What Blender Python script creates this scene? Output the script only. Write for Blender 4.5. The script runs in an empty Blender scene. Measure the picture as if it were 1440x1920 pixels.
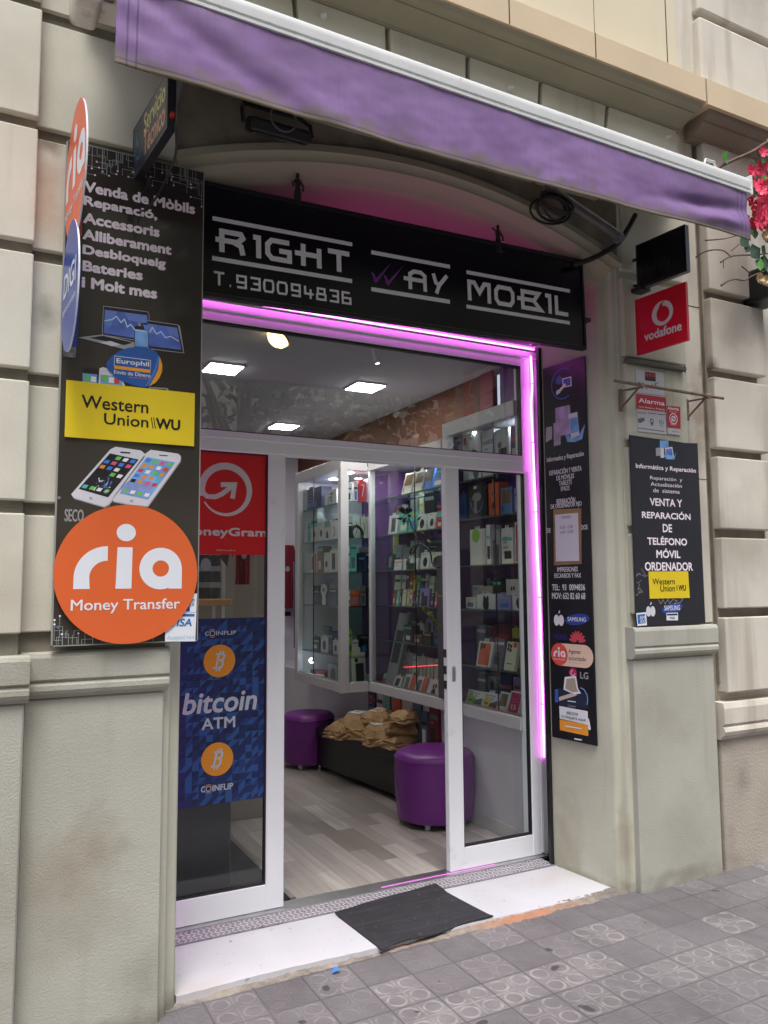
import bpy, bmesh, math, random
from mathutils import Vector, Matrix
R = math.radians
random.seed(7)
SC = bpy.context.scene
COL = SC.collection

# ---------------------------------------------------------------- camera, sky, sun, exposure
W, H, F = 1440.0, 1920.0, 1478.67
YAW, PITCH, ROLL = 0.4774980, 0.0922732, -0.0071794
EYE = Vector((0, 0, 1.55))
_f = Vector((math.sin(YAW)*math.cos(PITCH), math.cos(YAW)*math.cos(PITCH), math.sin(PITCH)))
_r = Vector((math.cos(YAW), -math.sin(YAW), 0))
_u = _r.cross(_f)
CR = math.cos(ROLL)*_r + math.sin(ROLL)*_u
CU = -math.sin(ROLL)*_r + math.cos(ROLL)*_u
cam = bpy.data.cameras.new('camera')
camera = bpy.data.objects.new('camera', cam)
COL.objects.link(camera)
m3 = Matrix((CR, CU, -_f)).transposed()
camera.matrix_world = Matrix.Translation(EYE) @ m3.to_4x4()
cam.sensor_fit = 'VERTICAL'
cam.sensor_height = 36.0
cam.lens = 36.0*F/H
cam.clip_start = 0.05
cam.clip_end = 500
SC.camera = camera

SUN_EL, SUN_ROT = R(67), R(200)
world = bpy.data.worlds.new("World")
SC.world = world
world.use_nodes = True
nt = world.node_tree
sky = nt.nodes.new('ShaderNodeTexSky')
sky.sky_type = 'NISHITA'
sky.sun_disc = False
sky.sun_elevation = SUN_EL
sky.sun_rotation = SUN_ROT
sky.dust_density = 4.0
sky.air_density = 1.0
hs = nt.nodes.new('ShaderNodeHueSaturation')
hs.inputs['Saturation'].default_value = 0.6
bg = nt.nodes['Background']
bg.inputs['Strength'].default_value = 0.15
nt.links.new(sky.outputs[0], hs.inputs['Color'])
nt.links.new(hs.outputs[0], bg.inputs['Color'])
sl = bpy.data.lights.new('sun', 'SUN')
sl.energy = 1.35
sl.angle = R(22)
sl.color = (1.0, 0.99, 0.975)
sun = bpy.data.objects.new('sun', sl)
COL.objects.link(sun)
sd = Vector((math.sin(SUN_ROT)*math.cos(SUN_EL), math.cos(SUN_ROT)*math.cos(SUN_EL), math.sin(SUN_EL)))
sun.rotation_euler = sd.to_track_quat('Z', 'Y').to_euler()
VS = SC.view_settings
VS.view_transform = 'Standard'
VS.look = 'None'
VS.exposure = 0.86
VS.gamma = 1.0
SC.cycles.max_bounces = 8
SC.cycles.transparent_max_bounces = 16
SC.cycles.sample_clamp_indirect = 4.0
SC.cycles.use_denoising = True

# ---------------------------------------------------------------- helpers
def ray(px, py):
    return CR*((px-W/2)/F) - CU*((py-H/2)/F) + _f
class Frame:
    """a plane in the place: origin, right, up, and the normal that faces the reader"""
    def __init__(s, o, u, v, n=None):
        s.o, s.u, s.v = Vector(o), Vector(u).normalized(), Vector(v).normalized()
        s.n = Vector(n).normalized() if n else s.u.cross(s.v).normalized()
    def uv(s, px, py):
        d = ray(px, py)
        t = (s.o-EYE).dot(s.n)/d.dot(s.n)
        q = EYE+d*t-s.o
        return q.dot(s.u), q.dot(s.v)
    def at(s, a, b, k=0.0):
        return s.o+s.u*a+s.v*b+s.n*k
    def shift(s, k):
        return Frame(s.o+s.n*k, s.u, s.v, s.n)
def FY(y): return Frame((0, y, 0), (1, 0, 0), (0, 0, 1))           # faces the street
def FX(x): return Frame((x, 0, 0), (0, -1, 0), (0, 0, 1))          # faces -x
def onz(px, py, z):
    d = ray(px, py)
    return EYE+d*((z-EYE.z)/d.z)
def ony(px, py, y):
    d = ray(px, py)
    return EYE+d*((y-EYE.y)/d.y)
def zm(k, ox, oy): return lambda x, y: (ox+x/k, oy+y/k)
def lin(c): 
    c = c/255.0
    return c/12.92 if c <= 0.04045 else ((c+0.055)/1.055)**2.4
def S(r, g, b, k=1.0): return (lin(r)*k, lin(g)*k, lin(b)*k)

MATS = {}
def mat(name, col, rough=0.6, metal=0.0, vary=None, bump=None, emit=0.0, spec=0.5, coat=0.0, dirt=None, streak=None, blobs=()):
    """vary=(scale, amount)  bump=(scale, strength, dist)  dirt=(scale, lo, hi, colour)  streak=(colour, lo, hi)"""
    if name in MATS: return MATS[name]
    m = bpy.data.materials.new(name)
    m.use_nodes = True
    t = m.node_tree
    N, L = t.nodes, t.links
    p = N['Principled BSDF']
    p.inputs['Base Color'].default_value = (*col, 1)
    p.inputs['Roughness'].default_value = rough
    p.inputs['Metallic'].default_value = metal
    p.inputs['Specular IOR Level'].default_value = spec
    if coat: p.inputs['Coat Weight'].default_value = coat; p.inputs['Coat Roughness'].default_value = 0.06
    if emit:
        p.inputs['Emission Color'].default_value = (*col, 1)
        p.inputs['Emission Strength'].default_value = emit
    g = N.new('ShaderNodeNewGeometry')
    cur = None
    def noise(scale, detail=5, src=None):
        n = N.new('ShaderNodeTexNoise')
        n.inputs['Scale'].default_value = scale
        n.inputs['Detail'].default_value = detail
        L.new(src or g.outputs['Position'], n.inputs['Vector'])
        return n.outputs['Fac']
    def ramp(src, a, b):
        r = N.new('ShaderNodeMapRange')
        r.inputs['From Min'].default_value = a
        r.inputs['From Max'].default_value = b
        L.new(src, r.inputs['Value'])
        return r.outputs[0]
    def mix(fac, a, b, mode='MIX'):
        x = N.new('ShaderNodeMix')
        x.data_type = 'RGBA'
        x.blend_type = mode
        if isinstance(fac, float): x.inputs[0].default_value = fac
        else: L.new(fac, x.inputs[0])
        for i, q in ((6, a), (7, b)):
            if isinstance(q, tuple): x.inputs[i].default_value = (*q, 1)
            else: L.new(q, x.inputs[i])
        return x.outputs[2]
    base = tuple(col)
    if vary:
        k = vary[1]
        base = mix(ramp(noise(vary[0], 8), 0.3, 0.7), tuple(c*(1-k) for c in col), tuple(min(1, c*(1+k)) for c in col))
    if dirt:
        base = mix(ramp(noise(dirt[0], 7), dirt[1], dirt[2]), base, dirt[3])
    if streak:
        mp = N.new('ShaderNodeMapping')
        mp.inputs['Scale'].default_value = streak[3] if len(streak) > 3 else (9, 9, 0.6)
        L.new(g.outputs['Position'], mp.inputs['Vector'])
        base = mix(ramp(noise(1.0, 6, mp.outputs[0]), streak[1], streak[2]), base, streak[0])
    for c_, r_, col_, k_ in blobs:              # stains with a place of their own
        d = N.new('ShaderNodeVectorMath'); d.operation = 'SUBTRACT'
        L.new(g.outputs['Position'], d.inputs[0]); d.inputs[1].default_value = c_
        sc = N.new('ShaderNodeVectorMath'); sc.operation = 'DIVIDE'
        L.new(d.outputs[0], sc.inputs[0]); sc.inputs[1].default_value = r_
        ln = N.new('ShaderNodeVectorMath'); ln.operation = 'LENGTH'
        L.new(sc.outputs[0], ln.inputs[0])
        ad = N.new('ShaderNodeMath'); ad.operation = 'MULTIPLY_ADD'
        L.new(noise(11, 6), ad.inputs[0]); ad.inputs[1].default_value = 1.3; L.new(ln.outputs['Value'], ad.inputs[2])
        r2 = N.new('ShaderNodeMapRange')
        L.new(ad.outputs[0], r2.inputs[0]); r2.inputs[1].default_value = 1.5; r2.inputs[2].default_value = .75; r2.inputs[3].default_value = 0; r2.inputs[4].default_value = k_
        base = mix(r2.outputs[0], base, col_)
    if not isinstance(base, tuple):
        L.new(base, p.inputs['Base Color'])
    if bump:
        b = N.new('ShaderNodeBump')
        b.inputs['Strength'].default_value = bump[1]
        b.inputs['Distance'].default_value = bump[2] if len(bump) > 2 else 0.004
        L.new(noise(bump[0], 6), b.inputs['Height'])
        L.new(b.outputs[0], p.inputs['Normal'])
    MATS[name] = m
    return m
def glass_mat(name, tint=(1, 1, 1), ior=1.5):
    if name in MATS: return MATS[name]
    m = bpy.data.materials.new(name)
    m.use_nodes = True
    t = m.node_tree
    t.nodes.remove(t.nodes['Principled BSDF'])
    N, L = t.nodes, t.links
    tr = N.new('ShaderNodeBsdfTransparent')
    tr.inputs[0].default_value = (*tint, 1)
    gl = N.new('ShaderNodeBsdfGlossy')
    gl.inputs['Roughness'].default_value = 0.0
    lw = N.new('ShaderNodeLayerWeight')
    pw = N.new('ShaderNodeMath'); pw.operation = 'POWER'; pw.inputs[1].default_value = 5.0
    L.new(lw.outputs['Facing'], pw.inputs[0])
    f0 = ((ior-1)/(ior+1))**2
    fr = N.new('ShaderNodeMath'); fr.operation = 'MULTIPLY_ADD'
    L.new(pw.outputs[0], fr.inputs[0]); fr.inputs[1].default_value = 1-f0; fr.inputs[2].default_value = f0
    mx = N.new('ShaderNodeMixShader')
    L.new(fr.outputs[0], mx.inputs[0])
    L.new(tr.outputs[0], mx.inputs[1])
    L.new(gl.outputs[0], mx.inputs[2])
    L.new(mx.outputs[0], N['Material Output'].inputs[0])
    MATS[name] = m
    return m

BASE = {}
def wloc(o): return BASE.get(o.name, Vector((0, 0, 0)))
def setp(o, label=None, cat=None, group=None, kind=None):
    for k, v in (('label', label), ('category', cat), ('group', group), ('kind', kind)):
        if v: o[k] = v
    return o
def thing(name, loc, label, cat, group=None):
    o = bpy.data.objects.new(name, None)
    COL.objects.link(o)
    o.location = loc
    o.empty_display_size = 0.1
    BASE[o.name] = Vector(loc)
    return setp(o, label, cat, group)
TXT = {}
def glyphs(s):
    if s not in TXT:
        c = bpy.data.curves.new('t', 'FONT')
        c.body = s
        c.size = 1
        c.resolution_u = 3
        o = bpy.data.objects.new('t', c)
        me = bpy.data.meshes.new_from_object(o)
        V = [(v.co.x, v.co.y) for v in me.vertices]
        P = [tuple(p.vertices) for p in me.polygons]
        bpy.data.objects.remove(o); bpy.data.curves.remove(c); bpy.data.meshes.remove(me)
        xs = [v[0] for v in V]; ys = [v[1] for v in V]
        x0, x1, y0, y1 = min(xs), max(xs), min(ys), max(ys)
        TXT[s] = ([((a-x0)/(x1-x0), (b-y0)/(y1-y0)) for a, b in V], P, (x1-x0)/(y1-y0))
    return TXT[s]
class MB:
    def __init__(s): s.V, s.F, s.M, s.mats = [], [], [], []
    def mi(s, m):
        if m not in s.mats: s.mats.append(m)
        return s.mats.index(m)
    def add(s, V, Fc, m):
        b = len(s.V); k = s.mi(m)
        s.V += [Vector(v) for v in V]
        for f in Fc:
            s.F.append([b+i for i in f]); s.M.append(k)
        return s
    def bm(s, bm, m, mtx=None):
        bm.verts.index_update()
        V = [(mtx @ v.co if mtx else v.co.copy()) for v in bm.verts]
        s.add(V, [[v.index for v in f.verts] for f in bm.faces], m)
        bm.free()
        return s
    def box(s, x0, x1, y0, y1, z0, z1, m, bev=0.0, seg=1, mtx=None):
        b = bmesh.new()
        bmesh.ops.create_cube(b, size=1)
        for v in b.verts:
            v.co = Vector(((x0+x1)/2+v.co.x*(x1-x0), (y0+y1)/2+v.co.y*(y1-y0), (z0+z1)/2+v.co.z*(z1-z0)))
        if bev: bmesh.ops.bevel(b, geom=b.edges[:], offset=bev, segments=seg, affect='EDGES', profile=0.5)
        return s.bm(b, m, mtx)
    def poly(s, fr, pts, m, k=0.0):
        return s.add([fr.at(a, b, k) for a, b in pts], [list(range(len(pts)))], m)
    def slab(s, fr, pts, m, k0, k1, edge=None):
        n = len(pts)
        V = [fr.at(a, b, k1) for a, b in pts]+[fr.at(a, b, k0) for a, b in pts]
        s.add(V, [list(range(n))], m)
        s.add(V, [list(range(2*n-1, n-1, -1))]+[[i, i+n, (i+1) % n+n, (i+1) % n] for i in range(n)], edge or m)
        return s
    def rect(s, fr, a0, b0, a1, b1, m, k=0.0):
        return s.poly(fr, [(a0, b0), (a1, b0), (a1, b1), (a0, b1)], m, k)
    def pxpoly(s, fr, pts, m, k=0.0, z=None):
        return s.poly(fr, [fr.uv(*(z(*p) if z else p)) for p in pts], m, k)
    def pxrect(s, fr, p0, p1, m, k=0.0, z=None):
        if z: p0, p1 = z(*p0), z(*p1)
        a0, b1 = fr.uv(*p0); a1, b0 = fr.uv(*p1)
        return s.rect(fr, a0, b0, a1, b1, m, k)
    def ell(s, fr, c, rx, ry, m, k=0.0, n=40, rot=0.0):
        cr, sr = math.cos(rot), math.sin(rot)
        P = []
        for i in range(n):
            t = 2*math.pi*i/n
            x, y = rx*math.cos(t), ry*math.sin(t)
            P.append((c[0]+x*cr-y*sr, c[1]+x*sr+y*cr))
        return s.poly(fr, P, m, k)
    def ring(s, fr, c, r0, r1, m, k=0.0, a0=0.0, a1=360.0, n=32, rx=1.0):
        P = []
        for i in range(n+1):
            t = R(a0+(a1-a0)*i/n)
            P.append((fr.at(c[0]+r0*rx*math.cos(t), c[1]+r0*math.sin(t), k), fr.at(c[0]+r1*rx*math.cos(t), c[1]+r1*math.sin(t), k)))
        V = [q for p in P for q in p]
        return s.add(V, [[2*i, 2*i+1, 2*i+3, 2*i+2] for i in range(n)], m)
    def stroke(s, fr, pts, w, m, k=0.0, closed=False):
        """one flat mitred line"""
        P = [Vector(p) for p in pts]
        n = len(P)
        Lf, Rt = [], []
        for i in range(n):
            a = P[(i-1) % n] if (closed or i > 0) else None
            b = P[(i+1) % n] if (closed or i < n-1) else None
            d0 = (P[i]-a).normalized() if a is not None else None
            d1 = (b-P[i]).normalized() if b is not None else None
            d0 = d0 or d1; d1 = d1 or d0
            n0, n1 = Vector((-d0.y, d0.x)), Vector((-d1.y, d1.x))
            mt = n0+n1
            if mt.length < 1e-6: mt = n0
            mt.normalize()
            q = mt*(w/2/max(0.35, mt.dot(n0)))
            Lf.append(P[i]+q); Rt.append(P[i]-q)
        V = [fr.at(p.x, p.y, k) for p in Lf]+[fr.at(p.x, p.y, k) for p in Rt]
        Fc = [[i, i+1, n+i+1, n+i] for i in range(n-1)]
        if closed: Fc.append([n-1, 0, n, 2*n-1])
        return s.add(V, Fc, m)
    def text(s, fr, t, p0, p1, m, k=0.0, bold=0.0, z=None, uv=False, slant=0.0):
        """fit the writing t into the box from its top corner p0 to the opposite bottom corner p1"""
        if z: p0, p1 = z(*p0), z(*p1)
        (a0, b1), (a1, b0) = (p0, p1) if uv else (fr.uv(*p0), fr.uv(*p1))
        G, P, asp = glyphs(t)
        e = bold*(b1-b0)
        a0 += e; a1 -= e; b0 += e; b1 -= e
        offs = [(0, 0)] if not bold else [(math.cos(q*math.pi/3)*e, math.sin(q*math.pi/3)*e) for q in range(6)]+[(0, 0)]
        for i, (dx, dy) in enumerate(offs):
            s.add([fr.at(a0+x*(a1-a0)+dx+slant*y*(b1-b0), b0+y*(b1-b0)+dy, k+i*0.00006) for x, y in G], P, m)
        return s
    def tube(s, pts, r, m, n=8, cap=True, r1=None):
        pts = [Vector(p) for p in pts]
        V, Fc = [], []
        up = None
        for i, p in enumerate(pts):
            d = (pts[min(i+1, len(pts)-1)]-pts[max(i-1, 0)]).normalized()
            if up is None: up = Vector((0, 0, 1)) if abs(d.z) < .9 else Vector((1, 0, 0))
            x = d.cross(up).normalized(); y = x.cross(d).normalized(); up = y
            rr = r if r1 is None else r+(r1-r)*i/(len(pts)-1)
            for j in range(n):
                t = 2*math.pi*j/n
                V.append(p+x*(rr*math.cos(t))+y*(rr*math.sin(t)))
        for i in range(len(pts)-1):
            for j in range(n):
                Fc.append([i*n+j, i*n+(j+1) % n, (i+1)*n+(j+1) % n, (i+1)*n+j])
        if cap: Fc += [list(range(n-1, -1, -1)), [(len(pts)-1)*n+j for j in range(n)]]
        return s.add(V, Fc, m)
    def lathe(s, c, prof, m, n=32, axis=None):
        c = Vector(c)
        q = Vector(axis).to_track_quat('Z', 'Y') if axis else None
        V, Fc = [], []
        for r, z in prof:
            for j in range(n):
                t = 2*math.pi*j/n
                p = Vector((r*math.cos(t), r*math.sin(t), z))
                V.append(c+(q @ p if q else p))
        for i in range(len(prof)-1):
            for j in range(n):
                Fc.append([i*n+j, i*n+(j+1) % n, (i+1)*n+(j+1) % n, (i+1)*n+j])
        return s.add(V, Fc, m)
    def extrude(s, plan, z0, z1, m):
        """vertical wall face along an open plan line, bottom z0 to top z1"""
        n = len(plan)
        return s.add([(x, y, z0) for x, y in plan]+[(x, y, z1) for x, y in plan], [[i, i+1, n+i+1, n+i] for i in range(n-1)], m)
    def solid(s, plan, z0, z1, m):
        n = len(plan)
        return s.add([(x, y, z0) for x, y in plan]+[(x, y, z1) for x, y in plan],
                     [[i, (i+1) % n, n+(i+1) % n, n+i] for i in range(n)]+[list(range(n-1, -1, -1)), list(range(n, 2*n))], m)
    def prof_x(s, prof, x0, x1, m, caps=True):
        """profile of (y, z) points run along x"""
        n = len(prof)
        Fc = [[i, (i+1) % n, n+(i+1) % n, n+i] for i in range(n)]
        if caps: Fc += [list(range(n-1, -1, -1)), list(range(n, 2*n))]
        return s.add([(x0, y, z) for y, z in prof]+[(x1, y, z) for y, z in prof], Fc, m)
    def build(s, name, parent=None, smooth=False, label=None, cat=None, group=None, kind=None, fixn=False):
        if parent is not None: base = wloc(parent)
        else:
            xs = [v.x for v in s.V]; ys = [v.y for v in s.V]; zs = [v.z for v in s.V]
            base = Vector(((min(xs)+max(xs))/2, (min(ys)+max(ys))/2, min(zs)))
        me = bpy.data.meshes.new(name)
        me.from_pydata([v-base for v in s.V], [], s.F)
        for m in s.mats: me.materials.append(m)
        me.polygons.foreach_set('material_index', s.M)
        if smooth: me.polygons.foreach_set('use_smooth', [True]*len(s.F))
        me.update()
        if fixn:
            b = bmesh.new(); b.from_mesh(me)
            bmesh.ops.recalc_face_normals(b, faces=b.faces[:]); b.to_mesh(me); b.free()
        o = bpy.data.objects.new(name, me)
        COL.objects.link(o)
        if parent is not None:
            o.parent = parent; BASE[o.name] = base.copy()
        else:
            o.location = base; BASE[o.name] = base.copy()
        return setp(o, label, cat, group, kind)
def smooth_angle(o, deg=35):
    o.data.polygons.foreach_set('use_smooth', [True]*len(o.data.polygons))
    o.data.set_sharp_from_angle(angle=R(deg))
    return o

# ---------------------------------------------------------------- materials
GRIME = S(118, 110, 92)
m_wall = mat('green grey plaster', S(192, 191, 174, .98), .85, vary=(2.1, .12), bump=(140, .45, .004), dirt=(.9, .56, .85, S(160, 150, 130)), streak=(S(160, 152, 134), .58, .85, (9, 9, .7)), blobs=(((1.8, 3.07, -.03), (6, 3, .085), S(112, 106, 94), .65), ((2.90, 3.5, .1), (.12, .2, .45), S(140, 130, 108), .45), ((2.99, 3.14, .22), (.05, .1, .3), S(146, 136, 116), .6), ((3.28, 3.07, 2.56), (.3, 1, .10), S(150, 142, 124), .5)))
m_block = mat('cream green plaster', S(211, 208, 193, 1.0), .85, vary=(1.9, .11), bump=(120, .3, .003), dirt=(1.1, .56, .9, S(170, 158, 138)), streak=(S(176, 166, 148), .58, .85, (7, 7, .6)), blobs=(((.20, 3.06, 2.98), (.10, 1, .25), S(188, 160, 140), .7), ((.19, 3.06, 3.2), (.08, 1, .06), S(120, 104, 88), .7), ((.20, 3.06, 2.55), (.06, 1, .1), S(120, 112, 100), .6), ((.9, 3.06, 3.8), (.3, 1, .2), S(168, 160, 142), .5)))
m_groove = mat('dark joint', S(134, 129, 114), .9, vary=(7, .25), bump=(60, .3))  # recessed joints in a darker tone than the blocks
m_plinth = mat('rough green grey render', S(180, 179, 168, .95), .9, vary=(2.4, .08), bump=(150, .5, .004), dirt=(1.6, .54, .78, S(146, 137, 118)), streak=(S(150, 144, 128), .56, .85, (6, 6, .8)), blobs=(((1.8, 3.07, -.03), (6, 3, .085), S(112, 106, 94), .65), ((.40, 3.08, .62), (.17, 1, .22), S(140, 126, 104), .5), ((.60, 3.08, .15), (.14, 1, .16), S(140, 138, 126), .45), ((3.35, 3.07, .25), (.25, 1, .3), S(146, 146, 134), .35), ((3.30, 3.07, .05), (.4, 1, .05), S(124, 114, 100), .5)))
m_fascia = mat('peach plaster', S(214, 194, 164, .95), .85, vary=(2.2, .08), bump=(70, .15), dirt=(2.5, .6, .9, S(180, 160, 135)))
m_upper = mat('cream plaster', S(220, 210, 184, .95), .85, vary=(.7, .06), bump=(70, .08))
m_nwall = mat('pinkish grey plaster', S(210, 204, 191, .99), .88, vary=(2.2, .11), bump=(70, .2, .004), dirt=(1.5, .52, .8, S(158, 148, 134)), streak=(S(162, 152, 138), .56, .85, (8, 8, .7)), blobs=(((3.62, 3.1, 2.5), (.12, .3, .4), S(140, 120, 100), .7), ((3.68, 3.06, 2.77), (.07, .3, .10), S(92, 82, 72), .8), ((3.9, 3.05, 3.0), (.3, .3, .12), S(168, 158, 146), .5), ((3.75, 3.08, .40), (.08, .3, .35), S(110, 102, 92), .6)))
m_nplinth = mat('worn pinkish render', S(180, 171, 158, .9), .9, vary=(3, .12), bump=(70, .6, .006), dirt=(2.6, .5, .75, S(128, 119, 106)))
m_ngroove = mat('dark neighbour joint', S(136, 127, 115), .9, vary=(6, .3))  # tone also holds the shading of the block sides, put into the colour
m_cornice = mat('green grey cornice plaster', S(170, 166, 148, .9), .85, vary=(3, .06), bump=(60, .12))  # one even tone for the whole cornice moulding
m_arch = mat('arch plaster', S(172, 168, 146, .9), .85, vary=(2, .06), bump=(60, .15))
m_marble = mat('white marble', S(222, 222, 228, .80), .32, vary=(3.5, .05), dirt=(26, .64, .74, S(150, 146, 144)), streak=(S(205, 202, 204), .5, .85, (2, 6, 1)), blobs=(((2.75, 3.45, 0), (.3, .12, 1), S(196, 190, 184), .6), ((.8, 3.2, 0), (.25, .1, 1), S(196, 184, 176), .5)))
m_mortar = mat('broken mortar', S(170, 160, 146, .9), .95, vary=(22, .3), bump=(38, 1.0, .02))
m_brick = mat('worn orange brick', S(190, 140, 108, .9), .9, vary=(14, .3), bump=(45, .9, .012), dirt=(9, .45, .62, S(150, 142, 134)))
m_alu = mat('white aluminium', S(240, 242, 247, 1.0), .35, vary=(1.2, .02), dirt=(6, .68, .9, S(190, 188, 180)))
m_gasket = mat('black rubber', (.012, .012, .016), .5)
m_black = mat('black metal', (.012, .012, .014), .45)
m_dark = mat('dark plastic', (.02, .02, .024), .4)
m_white = mat('white plastic', (.72, .72, .74), .4)
m_steel = mat('brushed steel', (.55, .55, .56), .35, metal=1.0, vary=(20, .1))
m_glass = glass_mat('clear glass', (.94, .955, .955), 1.45)
m_tglass = glass_mat('transom glass', (.90, .92, .92), 2.1)
m_glass2 = glass_mat('cabinet glass', (.94, .97, .96), 1.4)
m_crack = mat('crack', S(60, 54, 46), .9)

# ---------------------------------------------------------------- ground
def pavement_mat():
    m = bpy.data.materials.new('grey flower tiles')
    m.use_nodes = True
    t = m.node_tree; N, L = t.nodes, t.links
    p = N['Principled BSDF']; p.inputs['Roughness'].default_value = .8
    g = N.new('ShaderNodeNewGeometry')
    sp = N.new('ShaderNodeSeparateXYZ'); L.new(g.outputs['Position'], sp.inputs[0])
    def mth(op, a, b=None, c=None):
        n = N.new('ShaderNodeMath'); n.operation = op
        for i, q in enumerate((a, b, c)):
            if q is None: continue
            if isinstance(q, (int, float)): n.inputs[i].default_value = q
            else: L.new(q, n.inputs[i])
        return n.outputs[0]
    def noise(scale, vec=None, det=5):
        n = N.new('ShaderNodeTexNoise'); n.inputs['Scale'].default_value = scale; n.inputs['Detail'].default_value = det
        L.new(vec or g.outputs['Position'], n.inputs['Vector']); return n.outputs['Fac']
    def mr(src, a, b, c=0., d=1.):
        r = N.new('ShaderNodeMapRange'); L.new(src, r.inputs[0])
        for i, q in enumerate((a, b, c, d)): r.inputs[i+1].default_value = q
        return r.outputs[0]
    def mix(fac, a, b):
        x = N.new('ShaderNodeMix'); x.data_type = 'RGBA'
        if isinstance(fac, float): x.inputs[0].default_value = fac
        else: L.new(fac, x.inputs[0])
        for i, q in ((6, a), (7, b)):
            if isinstance(q, tuple): x.inputs[i].default_value = (*q, 1)
            else: L.new(q, x.inputs[i])
        return x.outputs[2]
    X0, Y0, T = 2.432, 2.735, .2
    ux = mth('DIVIDE', mth('SUBTRACT', sp.outputs[0], X0-8), T)
    uy = mth('DIVIDE', mth('SUBTRACT', sp.outputs[1], Y0-20), T)
    fx, fy = mth('FRACT', ux), mth('FRACT', uy)
    ix, iy = mth('FLOOR', ux), mth('FLOOR', uy)
    cb = N.new('ShaderNodeCombineXYZ'); L.new(ix, cb.inputs[0]); L.new(iy, cb.inputs[1])
    wn = N.new('ShaderNodeTexWhiteNoise'); wn.noise_dimensions = '3D'; L.new(cb.outputs[0], wn.inputs['Vector'])
    cell = wn.outputs['Value']
    # joint between tiles, cross groove between the four discs, ring of each disc
    ex = mth('MINIMUM', fx, mth('SUBTRACT', 1, fx)); ey = mth('MINIMUM', fy, mth('SUBTRACT', 1, fy))
    edge = mth('MINIMUM', ex, ey)
    joint = mr(edge, .008, .022, 1, 0)
    hx, hy = mth('ABSOLUTE', mth('SUBTRACT', fx, .5)), mth('ABSOLUTE', mth('SUBTRACT', fy, .5))
    cross = mr(mth('MINIMUM', hx, hy), .014, .03, 1, 0)
    qx, qy = mth('SUBTRACT', mth('FRACT', mth('MULTIPLY', fx, 2)), .5), mth('SUBTRACT', mth('FRACT', mth('MULTIPLY', fy, 2)), .5)
    rad = mth('SQRT', mth('ADD', mth('MULTIPLY', qx, qx), mth('MULTIPLY', qy, qy)))
    ring = mr(mth('ABSOLUTE', mth('SUBTRACT', mth('ADD', rad, mth('MULTIPLY', noise(40), .06)), .385)), .03, .075, 1, 0)
    disc = mr(rad, .28, .33, 1, 0)
    n1, n2, n3 = noise(1.7), noise(9), noise(120)
    # how much each tile keeps of its pale pattern, patchy
    keep = mr(mth('ADD', mth('MULTIPLY', cell, .75), mth('MULTIPLY', n1, .8)), .62, 1.08, .06, 1)
    worn = mr(noise(22), .38, .62)
    mark = mth('MULTIPLY', mth('MULTIPLY', mth('MAXIMUM', ring, mth('MULTIPLY', cross, .75)), keep), worn)
    base = mix(cell, S(106, 102, 104, .80), S(144, 139, 140, .84))
    base = mix(mr(n2, .35, .7), base, S(124, 119, 121, .82))
    base = mix(mth('MULTIPLY', mr(n3, .35, .75), .35), base, S(104, 99, 102, .85))
    base = mix(mth('MULTIPLY', mr(mth('ADD', noise(2.3), mth('MULTIPLY', noise(7), .5)), .70, .95), .5), base, S(96, 91, 93, .8))
    base = mix(mth('MULTIPLY', disc, mth('MULTIPLY', keep, .12)), base, S(90, 86, 88, .85))
    base = mix(mth('MULTIPLY', mark, .42), base, S(196, 190, 186, .85))
    base = mix(mth('MULTIPLY', joint, mr(n1, .35, .65, .25, .8)), base, S(74, 70, 69))
    spot = mr(noise(9, None, 1), .735, .745)
    base = mix(mth('MULTIPLY', spot, .8), base, S(52, 50, 54))
    L.new(base, p.inputs['Base Color'])
    h = mth('SUBTRACT', mth('MULTIPLY', n3, .3), mth('ADD', mth('ADD', mth('MULTIPLY', joint, 1.3), mth('MULTIPLY', cross, .7)), mth('MULTIPLY', ring, .8)))
    h = mth('ADD', h, mth('MULTIPLY', cell, .35))
    b = N.new('ShaderNodeBump'); b.inputs['Strength'].default_value = .55; b.inputs['Distance'].default_value = .004
    L.new(h, b.inputs['Height']); L.new(b.outputs[0], p.inputs['Normal'])
    return m
m_pave = pavement_mat()
def gz(x): return -.034+(min(max(x, -2), 4)-.7)*.0125
mb = MB()
xs = [-30, -2, .7, 3.0, 4.0, 40]
V = []; Fc = []
for x in xs: V += [(x, -2.6, gz(x)), (x, 3.165, gz(x))]
Fc = [[2*i, 2*i+2, 2*i+3, 2*i+1] for i in range(len(xs)-1)]
mb.add(V, Fc, m_pave)
mb.build('pavement', kind='structure')
m_road = mat('asphalt', (.05, .05, .052), .9, vary=(6, .2), bump=(90, .4))
mb = MB(); mb.box(-30, 40, -12, -2.6, -.6, -.16, m_road); mb.build('road', kind='structure')
mb = MB(); mb.box(-30, 40, -20, -12, -.6, -.04, m_road); mb.build('far_pavement', kind='structure')

# ---------------------------------------------------------------- shop building
bld = thing('shop_building', (1.84, 3.3, 0), 'green grey plaster facade with arched shop front and rusticated piers', 'building')
CX = 1.843
def mir(x): return 2*CX-x
plan_r = [(2.905, 3.60), (2.951, 3.167), (2.955, 3.157), (2.963, 3.151), (2.988, 3.147), (2.996, 3.138), (2.999, 3.118), (3.004, 3.112), (3.028, 3.110), (3.034, 3.100)]
plan_l = [(mir(x)-.006, y) for x, y in plan_r]
# piers: moulded door reveal, full height
mb = MB()
for pl_ in (plan_r, plan_l):
    mb = MB(); mb.extrude(pl_, -.05, 3.29, m_wall); smooth_angle(mb.build('door_reveal', bld), 50)
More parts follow.
